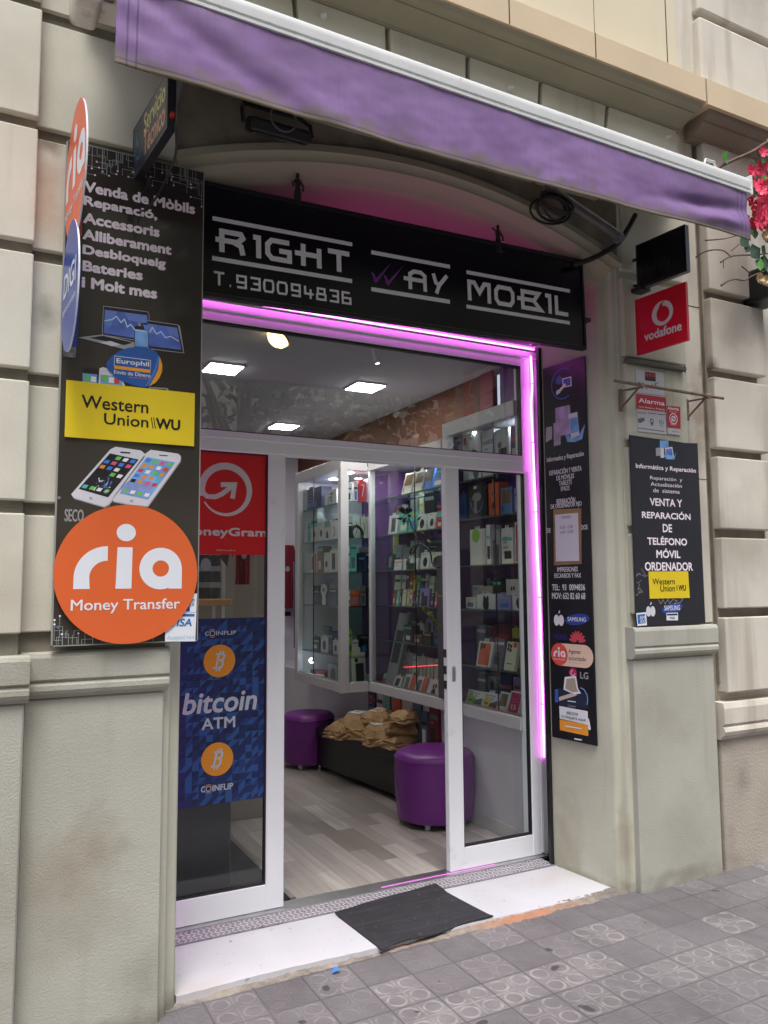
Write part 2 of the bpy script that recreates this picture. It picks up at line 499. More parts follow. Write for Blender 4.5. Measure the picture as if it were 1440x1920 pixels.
# plinths
def plinth(x0, x1, y, zb, cap_out, m, name, zt=1.322):
    mb = MB()
    mb.box(x0, x1, y, 3.5, zb, zt-.165, m, .006)
    P = [(y-.004, zt-.163), (y-.008, zt-.155), (y-.02, zt-.148), (y-.026, zt-.135), (y-.026, zt-.118), (y-.02, zt-.108), (y-.018, zt-.104),
         (y-cap_out, zt-.096), (y-cap_out-.002, zt-.02), (y-cap_out+.004, zt-.006), (y-cap_out+.012, zt), (3.5, zt), (3.5, zt-.163)]
    mb.prof_x(P, x0-.012, x1+.012, m)
    o = mb.build(name, bld)
    return o
plinth(.165, .652, 3.078, -.08, .028, m_plinth, 'plinth')
plinth(3.03, 3.622, 3.068, -.06, .026, m_plinth, 'plinth')
plinth(-.95, .166, 3.015, -.08, .03, m_plinth, 'plinth', 1.318)
# rusticated blocks: (x0,x1,y face), backed by the joint wall
def blocks(x0, x1, y, zs, m, name, parent, gm, back=.028, gap=.046, ends=True, ph=None):
    mb = MB()
    for a, b in zip(zs[:-1], zs[1:]):
        mb.box(x0, x1, y, y+.2, a+gap/2, b-gap/2, m, .005, 2)
    mb.build(name, parent)
ZS = [1.37, 1.83, 2.30, 2.765, 3.235, 3.70, 4.17]
mb = MB(); mb.box(-1.2, .652, 3.085, 3.5, 1.3, 4.3, m_groove); mb.box(-1.2, .14, 3.03, 3.2, 1.3, 4.3, m_groove); mb.build('pier_core', bld)
blocks(-.95, .146, 3.0, ZS, m_block, 'rusticated_block', bld, m_groove)
mb = MB()
for a, b in zip(ZS[:-2], ZS[1:-1]): mb.box(.143, .655, 3.062, 3.3, a+.023, b-.023, m_block, .005, 2)
mb.build('rusticated_block', bld)
ZR = [1.37, 1.83, 2.29, 2.745, 3.22, 3.68]
mb = MB(); mb.box(3.032, 3.60, 3.098, 3.5, 1.3, 4.3, m_wall); mb.build('pier_core', bld)
mb = MB()
for i, (a, b) in enumerate(zip(ZR[:-1], ZR[1:])): mb.box(3.046, 3.505, 3.07, 3.3, a+.02, b-.02, m_wall, .008, 2)
mb.build('rusticated_block', bld)
# arch
def arc(hw, z0, zt, n=28):
    rise = zt-z0
    Rr = (hw*hw+rise*rise)/(2*rise)
    zc = zt-Rr
    t0 = math.asin(hw/Rr)
    return [(CX+Rr*math.sin(-t0+2*t0*i/n), zc+Rr*math.cos(-t0+2*t0*i/n)) for i in range(n+1)]
prof = [  # (half width, springing z, crown z, y)
    (1.200, 3.300, 3.545, 3.095), (1.195, 3.292, 3.535, 3.060), (1.185, 3.262, 3.500, 3.056), (1.180, 3.256, 3.494, 3.075), (1.165, 3.245, 3.480, 3.085),
    (1.150, 3.236, 3.466, 3.085), (1.144, 3.232, 3.460, 3.097), (1.130, 3.208, 3.442, 3.130), (1.120, 3.196, 3.431, 3.150), (1.108, 3.184, 3.419, 3.158), (1.102, 3.176, 3.411, 3.170), (1.075, 3.160, 3.392, 3.60)]
mb = MB()
rows = [[Vector((x, y, z)) for x, z in arc(hw, z0, zt)] for hw, z0, zt, y in prof]
V = [v for r in rows for v in r]; n = len(rows[0])
mb.add(V, [[i*n+j, i*n+j+1, (i+1)*n+j+1, (i+1)*n+j] for i in range(len(rows)-1) for j in range(n-1)], m_arch)
smooth_angle(mb.build('arch_moulding', bld), 40)
mb = MB(); mb.box(.4, 3.3, 3.60, 3.7, 2.96, 3.75, m_arch); mb.build('tympanum', bld)
# wall above the arch with its voussoirs
mb = MB()
A = arc(1.200, 3.300, 3.545)
A = [(.652, 3.30)]+A[1:-1]+[(3.034, 3.30)]
V = [(x, 3.088, z) for x, z in A]+[(x, 3.088, 4.3) for x, z in A]; n = len(A)
mb.add(V, [[j, j+1, n+j+1, n+j] for j in range(n-1)], m_groove)
mb.build('arch_wall', bld)
mb = MB()
jt = [.652, 1.163, 1.623, 2.066, 2.512, 2.965, 3.515]
for i, (a, b) in enumerate(zip(jt[:-1], jt[1:])):
    def tilt(x): return (x-CX)*.055
    zb = 3.72 if i in (0, 5) else 3.60
    g = .014
    k = 1 if i > 0 else 0
    xa, xb = a+g, b-g
    ta, tb = (tilt(a) if i else 0), (tilt(b) if i < 5 else 0)
    P = [(xa-ta, zb), (xb-tb, zb), (xb+tb*.2, 4.145), (xa+ta*.2, 4.145)]
    mb.slab(FY(3.062), P, m_block, -.05, 0)
mb.slab(FY(3.062), [(.143, 3.73), (.638, 3.73), (.638, 4.145), (.143, 4.145)], m_block, -.05, 0)
mb.build('voussoir', bld)
# cornice and the wall over it
mb = MB()
P = [(3.09, 4.15), (3.052, 4.15), (3.052, 4.158), (3.03, 4.172), (3.0, 4.186), (2.965, 4.196), (2.955, 4.198), (2.955, 4.206), (2.925, 4.212), (2.915, 4.218), (2.905, 4.23), (2.90, 4.233), (2.90, 4.24), (3.09, 4.24)]
mb.prof_x(P, -1.6, 3.535, m_cornice)
mb.build('cornice', bld)
mb = MB()
mb.prof_x([(2.885, 4.236), (2.885, 4.375), (2.90, 4.39), (3.1, 4.41), (3.1, 4.236)], -1.6, 3.545, m_fascia)
for x in (2.19, 2.735): mb.box(x, x+.006, 2.8835, 2.886, 4.24, 4.376, m_crack)
mb.build('cornice_fascia', bld)
mb = MB()
mb.box(-1.6, 3.30, 3.02, 3.4, 4.40, 9.0, m_upper)
mb.box(3.304, 3.50, 3.035, 3.4, 4.40, 9.0, m_upper)
for x in (2.32, 2.86): mb.box(x, x+.004, 3.0185, 3.021, 4.4, 6, m_groove)
mb.box(3.42, 3.426, 3.0335, 3.036, 4.4, 6, m_crack)
mb.build('upper_wall', bld)
# step and threshold
mb = MB()
N_ = 60
top, bot, ft = [], [], []
P0 = (.742, 3.6), (.735, 3.172), (2.948, 3.172), (2.902, 3.6)
front = []
for i in range(N_+1):
    x = .735+(2.948-.735)*i/N_
    front.append((x, 3.172+random.uniform(-.003, .003)+.006*math.sin(x*7)))
pl = [(.73, 3.62)]+front+[(2.915, 3.62)]
mb.solid(pl, -.032, 0.0, m_marble)
mb.build('doorstep', bld)
mb = MB()
for i in range(46):
    x = .70+i*.05
    orange = x > 1.95
    dz = gz(x)
    pass
from mathutils import noise as mnoise
nx_, ny_ = 220, 10; V = []; Fc = []
for i in range(nx_+1):
    x = .70+2.32*i/nx_
    wd = .045+.022*mnoise.noise(Vector((x*6, 0, 0)))+(.03*max(0, min(1, (x-1.9)/.3)))
    for j in range(ny_+1):
        t = j/ny_
        y = 3.185-wd*t-.006*mnoise.noise(Vector((x*40, t*3, 5)))*t
        z = gz(x)-.004+(.014*(1-t)**.6)*(1+.5*mnoise.noise(Vector((x*9, t, 2))))+.006*mnoise.noise(Vector((x*45, y*45, 1)))*(1-.5*t)
        V.append((x, y, z))
for i in range(nx_):
    for j in range(ny_): k = i*(ny_+1)+j; Fc.append([k, k+1, k+ny_+2, k+ny_+1])
m_edge = mat('broken mortar with brick', S(150, 140, 130, .85), .95, vary=(24, .3), bump=(70, .8, .01), blobs=(((2.35, 3.14, 0), (.45, .12, 1), S(188, 128, 92, .9), .8), ((1.75, 3.14, 0), (.2, .1, 1), S(176, 140, 116, .9), .5), ((2.9, 3.14, 0), (.2, .2, 1), S(110, 102, 98, .9), .6)))
mb.add(V, Fc, m_edge)
mb.build('mortar_edge', bld, smooth=True)
mb = MB()
m_tread = mat('checker plate', S(160, 156, 162, .85), .5, metal=.4, vary=(16, .16), dirt=(30, .64, .7, S(80, 76, 80)), bump=(160, .3))
m_trl = mat('raised tread', S(236, 232, 238, .98), .4, metal=.3)
mb.box(.785, 2.90, 3.585, 3.75, .0005, .006, m_tread)
for i in range(87):
    for j in range(5):
        x = .80+i*.0243; y = 3.6+j*.0225
        a = R(45 if (i//3+j) % 2 else -45)
        dx, dy = math.cos(a)*.0105, math.sin(a)*.0105
        px, py = -math.sin(a)*.0022, math.cos(a)*.0022
        mb.add([(x-dx-px, y-dy-py, .0062), (x+dx-px, y+dy-py, .0062), (x+dx+px, y+dy+py, .0062), (x-dx+px, y-dy+py, .0062), (x-dx*.7, y-dy*.7, .0078), (x+dx*.7, y+dy*.7, .0078)],
               [[0, 1, 5, 4], [2, 3, 4, 5], [1, 2, 5], [3, 0, 4]], m_trl)
mb.build('threshold_plate', bld)
mb = MB(); mb.box(.74, 2.95, 3.70, 3.80, .0, .0125, m_steel); mb.build('door_track', bld)

# door front -------------------------------------------------------------
YD = 3.735
fr = None
mb = MB()
mb.box(.66, .79, YD, YD+.07, .0, 2.93, m_alu, .003)             # jambs
mb.box(2.868, 2.995, YD+.012, YD+.08, .0, 2.93, m_alu, .003)
mb.box(2.935, 2.955, YD+.0, YD+.014, .02, 2.93, m_alu, .002)
mb.box(.79, 2.868, YD, YD+.07, 2.856, 2.905, m_alu, .003)
mb.box(.74, 2.98, YD-.012, YD+.05, 2.905, 2.945, m_alu, .003)
mb.box(.79, 2.868, YD-.004, YD+.07, 2.208, 2.306, m_alu, .003)
mb.box(.79, 2.868, YD-.008, YD+.01, 2.272, 2.276, m_alu)
frame = mb.build('door_frame', bld)
mb = MB()
mb.box(2.99, 3.004, 3.60, 3.78, 0, 2.95, m_black)
mb.box(2.885, 2.905, 3.592, 3.612, 0, 2.93, m_black)
mb.build('black_trim', bld)
mb = MB(); mb.box(.79, 2.868, YD+.03, YD+.036, 2.306, 2.856, m_tglass)
tg = mb.build('transom_window', bld)
mb = MB()
for a in ((.79, .798, 2.306, 2.856), (2.860, 2.868, 2.306, 2.856), (.798, 2.860, 2.306, 2.313), (.798, 2.860, 2.846, 2.856)):
    mb.box(a[0], a[1], YD+.012, YD+.045, a[2], a[3], m_gasket)
mb.build('window_gasket', tg)
def leaf(x0, x1, sl, sr, z0, z1, zr, y, ztop):
    mb = MB()
    mb.box(x0, x0+sl, y, y+.04, z0, z1, m_alu, .003)
    mb.box(x1-sr, x1, y, y+.04, z0, z1, m_alu, .003)
    mb.box(x0+sl, x1-sr, y+.001, y+.039, z0, zr, m_alu, .002)
    if ztop < z1: mb.box(x0+sl, x1-sr, y+.001, y+.039, ztop, z1, m_alu, .002)
    o = mb.build('sliding_door', bld)
    g = MB(); g.box(x0+sl, x1-sr, y+.018, y+.024, zr, ztop, m_glass); g.build('glass_pane', o)
    g = MB(); a, b = x0+sl, x1-sr
    for q in ((a, a+.008, zr, ztop), (b-.008, b, zr, ztop), (a+.008, b-.008, zr, zr+.009), (a+.008, b-.008, ztop-.006, ztop)):
        g.box(q[0], q[1], y+.008, y+.032, q[2], q[3], m_gasket)
    g.build('gasket', o)
    return o
leaf(.70, 1.374, .09, .09, .014, 2.215, .13, YD, 2.205)
rl = leaf(2.318, 2.94, .094, .065, .014, 2.215, .128, YD+.002, 2.203)
for z_ in (.98, 1.06, 1.15): mb = MB(); mb.box(2.309, 2.318, YD+.008, YD+.03, z_, z_+.045, m_dark, .002); mb.build('latch', rl)
mb = MB(); mb.box(2.345, 2.37, YD-.004, YD+.002, 1.02, 1.10, m_steel, .003); mb.build('lock_plate', rl)
# soffit behind the fascia sign, above the door
m_gloss = mat('black gloss board', (.008, .007, .012), .12)
mb = MB(); mb.box(.74, 2.90, 3.16, 3.72, 2.955, 2.975, m_gloss); mb.build('soffit_board', bld)

# ---------------------------------------------------------------- neighbour
nb = thing('neighbour_building', (4.4, 3.3, 0), 'pinkish grey rusticated pier of the house next door', 'building')
mb = MB()
mb.box(3.60, 9, 3.125, 3.6, -.05, 4.3, m_nwall)
mb.box(3.527, 3.66, 3.095, 3.5, 1.33, 4.3, m_nwall, .003)
mb.box(3.5215, 3.527, 3.093, 3.2, 1.33, 4.2, m_crack)
mb.box(3.64, 3.70, 3.115, 3.5, -.05, 4.3, m_ngroove)
mb.box(3.69, 4.13, 3.095, 3.5, 1.0, 4.3, m_ngroove)
mb.box(3.527, 3.662, 3.0935, 3.096, 3.13, 3.134, m_crack); mb.box(3.527, 3.662, 3.0935, 3.096, 2.13, 2.133, m_crack)
mb.build('pier_core', nb)
mb = MB()
ZN = [.92, 1.38, 1.825, 2.285, 2.745, 3.21, 3.67, 4.2]
for a, b in zip(ZN[:-1], ZN[1:]): mb.box(3.70, 4.155, 3.045, 3.3, a+.026, b-.024, m_nwall, .007, 2)
mb.build('rusticated_block', nb)
mb = MB()
mb.box(3.655, 9, 3.07, 3.5, -.08, .715, m_nplinth, .02, 3)
y = 3.07; zt = .895
P = [(y-.004, zt-.2), (y-.012, zt-.185), (y-.028, zt-.175), (y-.036, zt-.155), (y-.030, zt-.135), (y-.02, zt-.125), (y-.034, zt-.112), (y-.036, zt-.03), (y-.028, zt), (3.5, zt), (3.5, zt-.2)]
mb.prof_x(P, 3.645, 9, m_nwall)
mb.build('plinth', nb)
mb = MB()
for x0, dx in ((3.60, 0),):
    P = [(3.1, 4.12), (3.03, 4.12), (3.03, 4.128), (3.0, 4.14), (2.965, 4.16), (2.955, 4.17), (2.955, 4.182), (2.93, 4.19), (2.915, 4.205), (2.908, 4.23), (3.1, 4.23)]
    mb.prof_x(P, x0, 9, mat('neighbour cornice plaster', S(150, 138, 126, .9), .85, vary=(4, .1)))
mb.build('cornice', nb)
mb = MB(); mb.prof_x([(2.885, 4.226), (2.885, 4.375), (2.9, 4.39), (3.1, 4.41), (3.1, 4.226)], 3.558, 9, m_fascia); mb.build('cornice_fascia', nb)
mb = MB()
mb.box(3.506, 9, 3.045, 3.4, 4.40, 9, m_nwall)
mb.box(3.65, 9, 2.99, 3.4, 4.40, 4.86, m_nwall, .015, 2)
mb.box(3.65, 9, 2.99, 3.4, 4.90, 6.5, m_nwall, .015, 2)
mb.build('upper_wall', nb)
mb = MB(); mb.box(-9, -1.2, 3.03, 3.5, -.05, 9, m_block); mb.box(-1.3, -.95, 3.05, 3.5, -.05, 9, m_block)
mb.build('facade_wall', bld)

# ---------------------------------------------------------------- awning
m_canvas = None
def canvas_mat():
    m = bpy.data.materials.new('dirty purple canvas'); m.use_nodes = True
    t = m.node_tree; N, L = t.nodes, t.links; p = N['Principled BSDF']
    p.inputs['Roughness'].default_value = .9; p.inputs['Specular IOR Level'].default_value = .2
    at = N.new('ShaderNodeAttribute'); at.attribute_name = 'UVMap'
    g = N.new('ShaderNodeTexCoord'); sp = N.new('ShaderNodeSeparateXYZ'); L.new(g.outputs['UV'], sp.inputs[0])
    ge = N.new('ShaderNodeNewGeometry')
    def noise(sc, det=5):
        mp = N.new('ShaderNodeMapping'); mp.inputs['Scale'].default_value = sc
        L.new(ge.outputs['Position'], mp.inputs[0]); n = N.new('ShaderNodeTexNoise'); n.inputs['Scale'].default_value = 1; n.inputs['Detail'].default_value = det
        L.new(mp.outputs[0], n.inputs[0]); return n.outputs['Fac']
    def mth(op, a, b):
        n = N.new('ShaderNodeMath'); n.operation = op
        for i, q in enumerate((a, b)):
            if isinstance(q, (int, float)): n.inputs[i].default_value = q
            else: L.new(q, n.inputs[i])
        return n.outputs[0]
    def mr(s, a, b, c=0, d=1):
        r = N.new('ShaderNodeMapRange'); L.new(s, r.inputs[0])
        for i, q in enumerate((a, b, c, d)): r.inputs[i+1].default_value = q
        return r.outputs[0]
    def mix(f, a, b):
        x = N.new('ShaderNodeMix'); x.data_type = 'RGBA'; L.new(f, x.inputs[0])
        for i, q in ((6, a), (7, b)):
            if isinstance(q, tuple): x.inputs[i].default_value = (*q, 1)
            else: L.new(q, x.inputs[i])
        return x.outputs[2]
    v = sp.outputs[1]
    weave = noise((420, 420, 4), 2)
    c = mix(mr(noise((3, 3, 3)), .3, .7), S(134, 106, 156, .86), S(153, 125, 176, .9))
    st = noise((60, 60, 1.2), 4)
    c = mix(mth('MULTIPLY', mr(st, .45, .75), .26), c, S(128, 110, 142, .8))
    c = mix(mth('MULTIPLY', mr(noise((5, 5, 9), 6), .45, .68), .30), c, S(124, 108, 128, .8))
    c = mix(mth('MULTIPLY', mr(weave, .35, .7), .18), c, S(120, 100, 130, .8))
    edge = mth('ADD', v, mr(noise((14, 14, 14)), .3, .7, -.10, .10))
    c = mix(mth('MULTIPLY', mr(edge, .24, .03), .85), c, S(124, 116, 102, .85))
    c = mix(mth('MULTIPLY', mr(edge, .86, 1.05), .6), c, S(120, 106, 128, .8))
    c = mix(mr(v, .050, .040), c, S(138, 128, 108, .85))
    c = mix(mth('MULTIPLY', mr(mth('ABSOLUTE', mth('SUBTRACT', v, .075), 0), .012, .004), .6), c, S(84, 72, 92, .8))
    for uu in (.012, .022, .978, .988): c = mix(mth('MULTIPLY', mr(mth('ABSOLUTE', mth('SUBTRACT', sp.outputs[0], uu), 0), .0016, .0006), .55), c, S(84, 66, 104, .8))
    L.new(c, p.inputs['Base Color'])
    b = N.new('ShaderNodeBump'); b.inputs['Strength'].default_value = .12; b.inputs['Distance'].default_value = .002
    L.new(weave, b.inputs['Height']); L.new(b.outputs[0], p.inputs['Normal'])
    return m
m_canvas = canvas_mat()
AY = 2.53
aw = thing('awning', (1.87, 3.05, 3.6), 'faded purple canvas awning with white front bar and dirty hem', 'awning')
fa = FY(AY)
bl, br = fa.uv(480, 55)[1], fa.uv(1403, 367)[1]
def barz(x): return bl+(br-bl)*(x-.9)/(3.38-.9)          # underside of the bar
X0A, X1A = fa.uv(218, 30)[0], fa.uv(1398, 420)[0]
mb = MB()
P = [(-.012, 0), (-.020, .004), (-.020, .016), (-.013, .018), (-.013, .024), (-.019, .028), (-.0195, .055), (-.0185, .074), (-.012, .082), (-.004, .085), (-.004, .090), (.01, .096), (.05, .094), (.05, 0)]
xa, xb = .25, 3.378
n = len(P)
mb.add([(xa, AY+y, barz(xa)+z) for y, z in P]+[(xb, AY+y, barz(xb)+z) for y, z in P],
       [[i, (i+1) % n, n+(i+1) % n, n+i] for i in range(n)]+[list(range(n-1, -1, -1)), list(range(n, 2*n))],
       mat('weathered white bar', S(214, 216, 216, .85), .6, vary=(9, .06), dirt=(30, .68, .74, S(150, 144, 134))))
bar = smooth_angle(mb.build('front_bar', aw), 40)
mb = MB(); mb.box(xb, xb+.014, AY-.024, AY+.055, barz(xb)-.006, barz(xb)+.098, m_white, .004, 2)
q = Vector((3.125, AY+.01, barz(3.12)+.094))
mb.build('end_cap', bar); mb = MB()
mb.tube([q+Vector((-.045, 0, -.01)), q+Vector((-.028, 0, .028)), q+Vector((.03, 0, .028)), q+Vector((.05, 0, -.01))], .006, m_white, 6)
mb.build('lug', bar)
NX, NZ = 150, 26
me_v, me_f, uvs = [], [], []
hgt = .245
zb_l = fa.uv(220, 128)[1]; zb_r = fa.uv(1398, 452)[1]
def sag(u): return .010*math.sin(math.pi*u)-.012*math.exp(-((u-.02)/.03)**2)*0
for i in range(NX+1):
    u = i/NX
    x = X0A+(X1A-X0A)*u
    zt = barz(x)+.006
    zb = zb_l+(zb_r-zb_l)*u
    zb += -.012*math.sin(math.pi*u) + .006*math.sin(u*23)*math.exp(-((u-.9)/.2)**2)
    for j in range(NZ+1):
        v = j/NZ                     # 0 hem .. 1 top
        d = 1-v
        yy = -.005*math.sin(u*9+1)*d
        # diagonal pulls at the two ends
        a = (u*12-(1-v)*1.5)
        yy += .026*math.exp(-((u-.02-.20*d**1.15)/.034)**2)*(d**.6)*(1-.85*d)
        yy += -.012*math.exp(-((u-.075-.20*d)/.035)**2)*d**.7*(1-.6*d)
        yy += .026*math.exp(-((v-.62+.55*(1-u)*2.4)/.12)**2)*math.exp(-((u-.9)/.09)**2)
        yy += -.016*math.exp(-((v-.30+.5*(1-u)*2.0)/.10)**2)*math.exp(-((u-.93)/.06)**2)
        yy += (.012*mnoise.noise(Vector((u*13, v*1.6+u*3, 3)))+.007*mnoise.noise(Vector((u*31, v*3.5-u*4, 8)))+.004*mnoise.noise(Vector((u*70, v*8, 1))))*(d**.5)*(1-.55*d)
        yy += .004*math.sin(v*14+u*40)*math.exp(-(u/.06)**2)
        me_v.append(Vector((x+.01*d*(u-.5), AY-.012-.010*d+yy, zb+(zt-zb)*v)))
        uvs.append((u, v))
mb = MB()
for i in range(NX):
    for j in range(NZ):
        k = i*(NZ+1)+j
        me_f.append([k, k+NZ+1, k+NZ+2, k+1])
mb.add(me_v, me_f, m_canvas)
val = mb.build('valance', aw, smooth=True)
ul = val.data.uv_layers.new(name='UVMap')
for lp in val.data.loops: ul.data[lp.index].uv = uvs[lp.vertex_index]
so = val.modifiers.new('thick', 'SOLIDIFY'); so.thickness = .0016; so.offset = 1
mb = MB()
mb.add([(X0A, AY+.03, barz(X0A)+.05), (X1A, AY+.03, barz(X1A)+.05), (X1A, 3.0, 3.80), (X0A, 3.0, 3.80)], [[0, 1, 2, 3]], m_canvas)
can = mb.build('canvas', aw)
so = can.modifiers.new('thick', 'SOLIDIFY'); so.thickness = .0016
mb = MB(); mb.tube([(X0A-.05, 3.0, 3.80), (X1A+.05, 3.0, 3.80)], .045, mat('grey roller', (.3, .3, .3), .5), 14); mb.build('roller', aw)
m_arm = mat('grey arm', (.16, .16, .165), .45, vary=(5, .2))
mb = MB()
mb.tube([(.42, 3.0, 3.72), (.5, 2.62, 3.45)], .022, m_arm, 10); mb.tube([(.62, 2.99, 3.45), (.60, 2.75, 3.47)], .026, m_arm, 8)
mb.build('folding_arm', aw)
mb = MB(); p0, p1 = ony(1020, 352, 2.95), ony(1160, 446, 3.0); mb.tube([p0, p1], .016, m_arm, 10); mb.tube([p0+Vector((0, -.03, .01)), p1+Vector((0, -.03, .01))], .006, m_steel, 6); mb.lathe(p1, [(.0, -.02), (.026, -.02), (.026, .02), (.0, .02)], m_arm, 12, (0, 1, 0)); mb.build('folding_arm', aw)
m_box = mat('dirty white casting', S(226, 220, 210, .98), .5, vary=(9, .1), streak=(S(140, 118, 95), .52, .8, (14, 14, 3)))
fb = FY(2.84)
mb = MB()
a0, b0 = fb.uv(128, 50); a1, b1 = fb.uv(182, -30)
mb.box(a0, a1, 2.68, 2.84, b0, b0+.3, m_box, .022, 4)
a2 = fb.uv(217, 30)[0]
mb.box(a1-.004, a2+.05, 2.70, 2.82, b0+.03, b0+.28, m_box, .012, 3)
mb.box(a1+.004, a1+.04, 2.692, 2.74, b0+.035, b0+.11, m_arm, .004)
mb.lathe(((a0+a1)/2+.01, 2.679, b0+.11), [(.0, 0), (.022, 0), (.024, .004), (.0, .006)], m_box, 20, (0, -1, 0))
smooth_angle(mb.build('arm_end_housing', aw), 40)
# small white plugs on the blocks
for i, (px, py, lb) in enumerate(((605, 32, 'small white plug in the stone block under the cornice corner crack'), (955, 167, 'small white plug in the block above the middle of the awning'), (1250, 258, 'chipped white plug in the last block before the house next door'))):
    q = ony(px, py, 3.062)
    mb = MB(); mb.lathe(q, [(0, .03), (.007, .028), (.008, .012), (.015, .010), (.016, 0)], m_white, 12, (0.1, -1, -.15)); smooth_angle(mb.build('wall_plug', label=lb, cat='wall plug', group='white wall plugs above the awning'), 40)

# ---------------------------------------------------------------- lamps and things above the fascia
def floodlight(c, s, tilt, lb):
    t = thing('floodlight', c, lb, 'floodlight')
    c = Vector(c)
    rm = Matrix.Translation(c) @ Matrix.Rotation(tilt, 4, 'X')
    mb = MB(); mb.box(-.13*s, .13*s, -.05, .05, -.028, .028, m_black, .012, 2, rm); mb.build('body', t)
    mb = MB(); mb.box(-.11*s, .11*s, -.04, .04, -.033, -.029, mat('smoked lens', (.04, .04, .05), .1), 0, 1, rm); mb.build('lens', t)
    mb = MB()
    mb.tube([c+Vector((-.15*s, 0, 0)), c+Vector((-.15*s, .02, .07)), c+Vector((-.13*s, .08, .13)), c+Vector((.13*s, .08, .13)), c+Vector((.15*s, .02, .07)), c+Vector((.15*s, 0, 0))], .009, m_black, 6)
    mb.build('bracket', t)
    return t, c
t, c = floodlight(ony(522, 245, 2.96), 1.0, R(28), 'black floodlight with a loop of cable under the awning canvas')
mb = MB(); mb.tube([c+Vector((.055*math.cos(a), -.06, .02+.055*math.sin(a))) for a in [R(k*18) for k in range(21)]], .004, m_arm, 6); mb.build('cable_loop', t)
mb = MB()
q = ony(1050, 380, 2.92)
for k in range(5): mb.tube([q+Vector((.10*math.cos(a)*(1+.1*math.sin(k*2))-.02, .03*math.sin(a+k)+.012*k, .055*math.sin(a)*(1+.12*math.cos(k*3))-.006*k)) for a in [R(j*20) for j in range(19)]], .006+.002*(k % 2), m_black, 6)
mb.build('cable_coil', label='coil of black cable tied under the awning beside its arm', cat='cable')
mb = MB()
pts = [ony(1192, 402, 3.0), ony(1178, 428, 3.02), ony(1160, 455, 3.03), ony(1130, 475, 3.04), ony(1105, 487, 3.05), ony(1075, 497, 3.08)]
def smooth_pts(P, n=4):
    out = []
    for i in range(len(P)-1):
        p0, p1, p2, p3 = P[max(i-1, 0)], P[i], P[i+1], P[min(i+2, len(P)-1)]
        for k in range(n):
            t = k/n
            out.append(.5*((2*p1)+(p2-p0)*t+(2*p0-5*p1+4*p2-p3)*t*t+(3*p1-p0-3*p2+p3)*t**3))
    return out+[P[-1]]
mb.tube(smooth_pts(pts), .014, m_black, 8); mb.build('conduit', smooth=True, label='black bent conduit running from the awning down to the fascia sign', cat='conduit')
m_stat = mat('dark bronze', (.03, .026, .024), .5)
def statuette(p, lb, wide):
    mb = MB()
    mb.lathe(p, [(.0, 0), (.022, 0), (.022, .012), (.014, .016), (.017, .05), (.013, .075), (.010, .085), (.014, .105), (.012, .12), (.005, .126), (.008, .136), (.007, .147), (.0, .152)], m_stat, 14)
    p = Vector(p)
    mb.tube([p+Vector((.012, 0, .115)), p+Vector((.026, -.004, .09)), p+Vector((.02, -.012, .068))], .005, m_stat, 6)
    mb.tube([p+Vector((-.012, 0, .115)), p+Vector((-.026, -.004, .12 if wide else .1)), p+Vector((-.038 if wide else -.02, -.004, .125 if wide else .085))], .0045, m_stat, 6)
    smooth_angle(mb.build('statuette', label=lb, cat='statuette', group='dark figurines standing on the fascia sign'), 50)

# ---------------------------------------------------------------- fascia sign
fs = Frame((1.797, 3.12, 3.0045), (1, 0, .0213), (-.0213, 0, 1), (0, -1, 0))
m_sign = mat('black sign film', S(14, 14, 22), .22, vary=(2, .3))
m_let = mat('pale grey letters', (.76, .76, .79), .35)
m_purp = mat('purple letters', S(120, 55, 140), .4)
sign = thing('fascia_sign', (1.797, 3.12, 2.77), 'long black shop sign with pale grey lettering over the door', 'shop sign')
mb = MB()
mb.slab(fs, [(-1.05, -.236), (1.012, -.236), (1.012, .226), (-1.05, .226)], m_sign, -.02, 0)
mb.build('sign_board', sign)
mb = MB()
for b0, b1 in ((-.249, -.234), (.222, .240)): mb.slab(fs, [(-1.055, b0), (1.018, b0), (1.018, b1), (-1.055, b1)], m_black, -.025, .008)
mb.slab(fs, [(1.010, -.234), (1.020, -.234), (1.020, .222), (1.010, .222)], m_black, -.025, .008)
mb.slab(fs, [(-1.05, -.2340), (1.01, -.2340), (1.01, -.2315), (-1.05, -.2315)], mat('edge strip', (.35, .35, .34), .4), 0, .003)
mb.build('sign_frame', sign)
z5 = zm(2.88, 360, 360); z6 = zm(3, 860, 420)
U = lambda z, x, y: fs.uv(*z(x, y))
mb = MB()
K = .0008
def barpx(z, xa, ya0, ya1, xb):
    a, t = U(z, xa, ya0); _, b = U(z, xa, ya1); c = U(z, xb, (ya0+ya1)/2+.2*(xb-xa))[0]
    mb.rect(fs, a, b, c, t, m_let, K)
barpx(z5, 110, 130, 153, 865); barpx(z5, 108, 345, 369, 865)
barpx(z5, 967, 314, 336, 1393); barpx(z5, 967, 513, 536, 1393)
barpx(z6, 43, 260, 281, 626); barpx(z6, 43, 453, 474, 626)
def glyph(z, xa, xb, vb, vt, strokes, w):
    a = U(z, xa, 400)[0]; b = U(z, xb, 400)[0]
    for i, st in enumerate(strokes):
        cl = st[0] == 'c'
        P = st[1:] if cl else st
        ww = w
        if isinstance(P[0], (int, float)): ww = w*P[0]; P = P[1:]
        mb.stroke(fs, [(a+w/2+(b-a-w)*p[0], vb+w/2+(vt-vb-w)*p[1]) for p in P], ww, m_let, K+i*.00012, cl)
vt, vb = U(z5, 150, 196)[1], U(z5, 165, 327)[1]
w = .0225
glyph(z5, 122, 300, vb, vt, [[(.17, -.12), (.17, 1), (.86, 1), (.93, .80), (.74, .52), (.30, .52)], [(-.06, .52), (.36, .52)], [(.60, .50), (.86, .34), (.93, -.12)]], w)
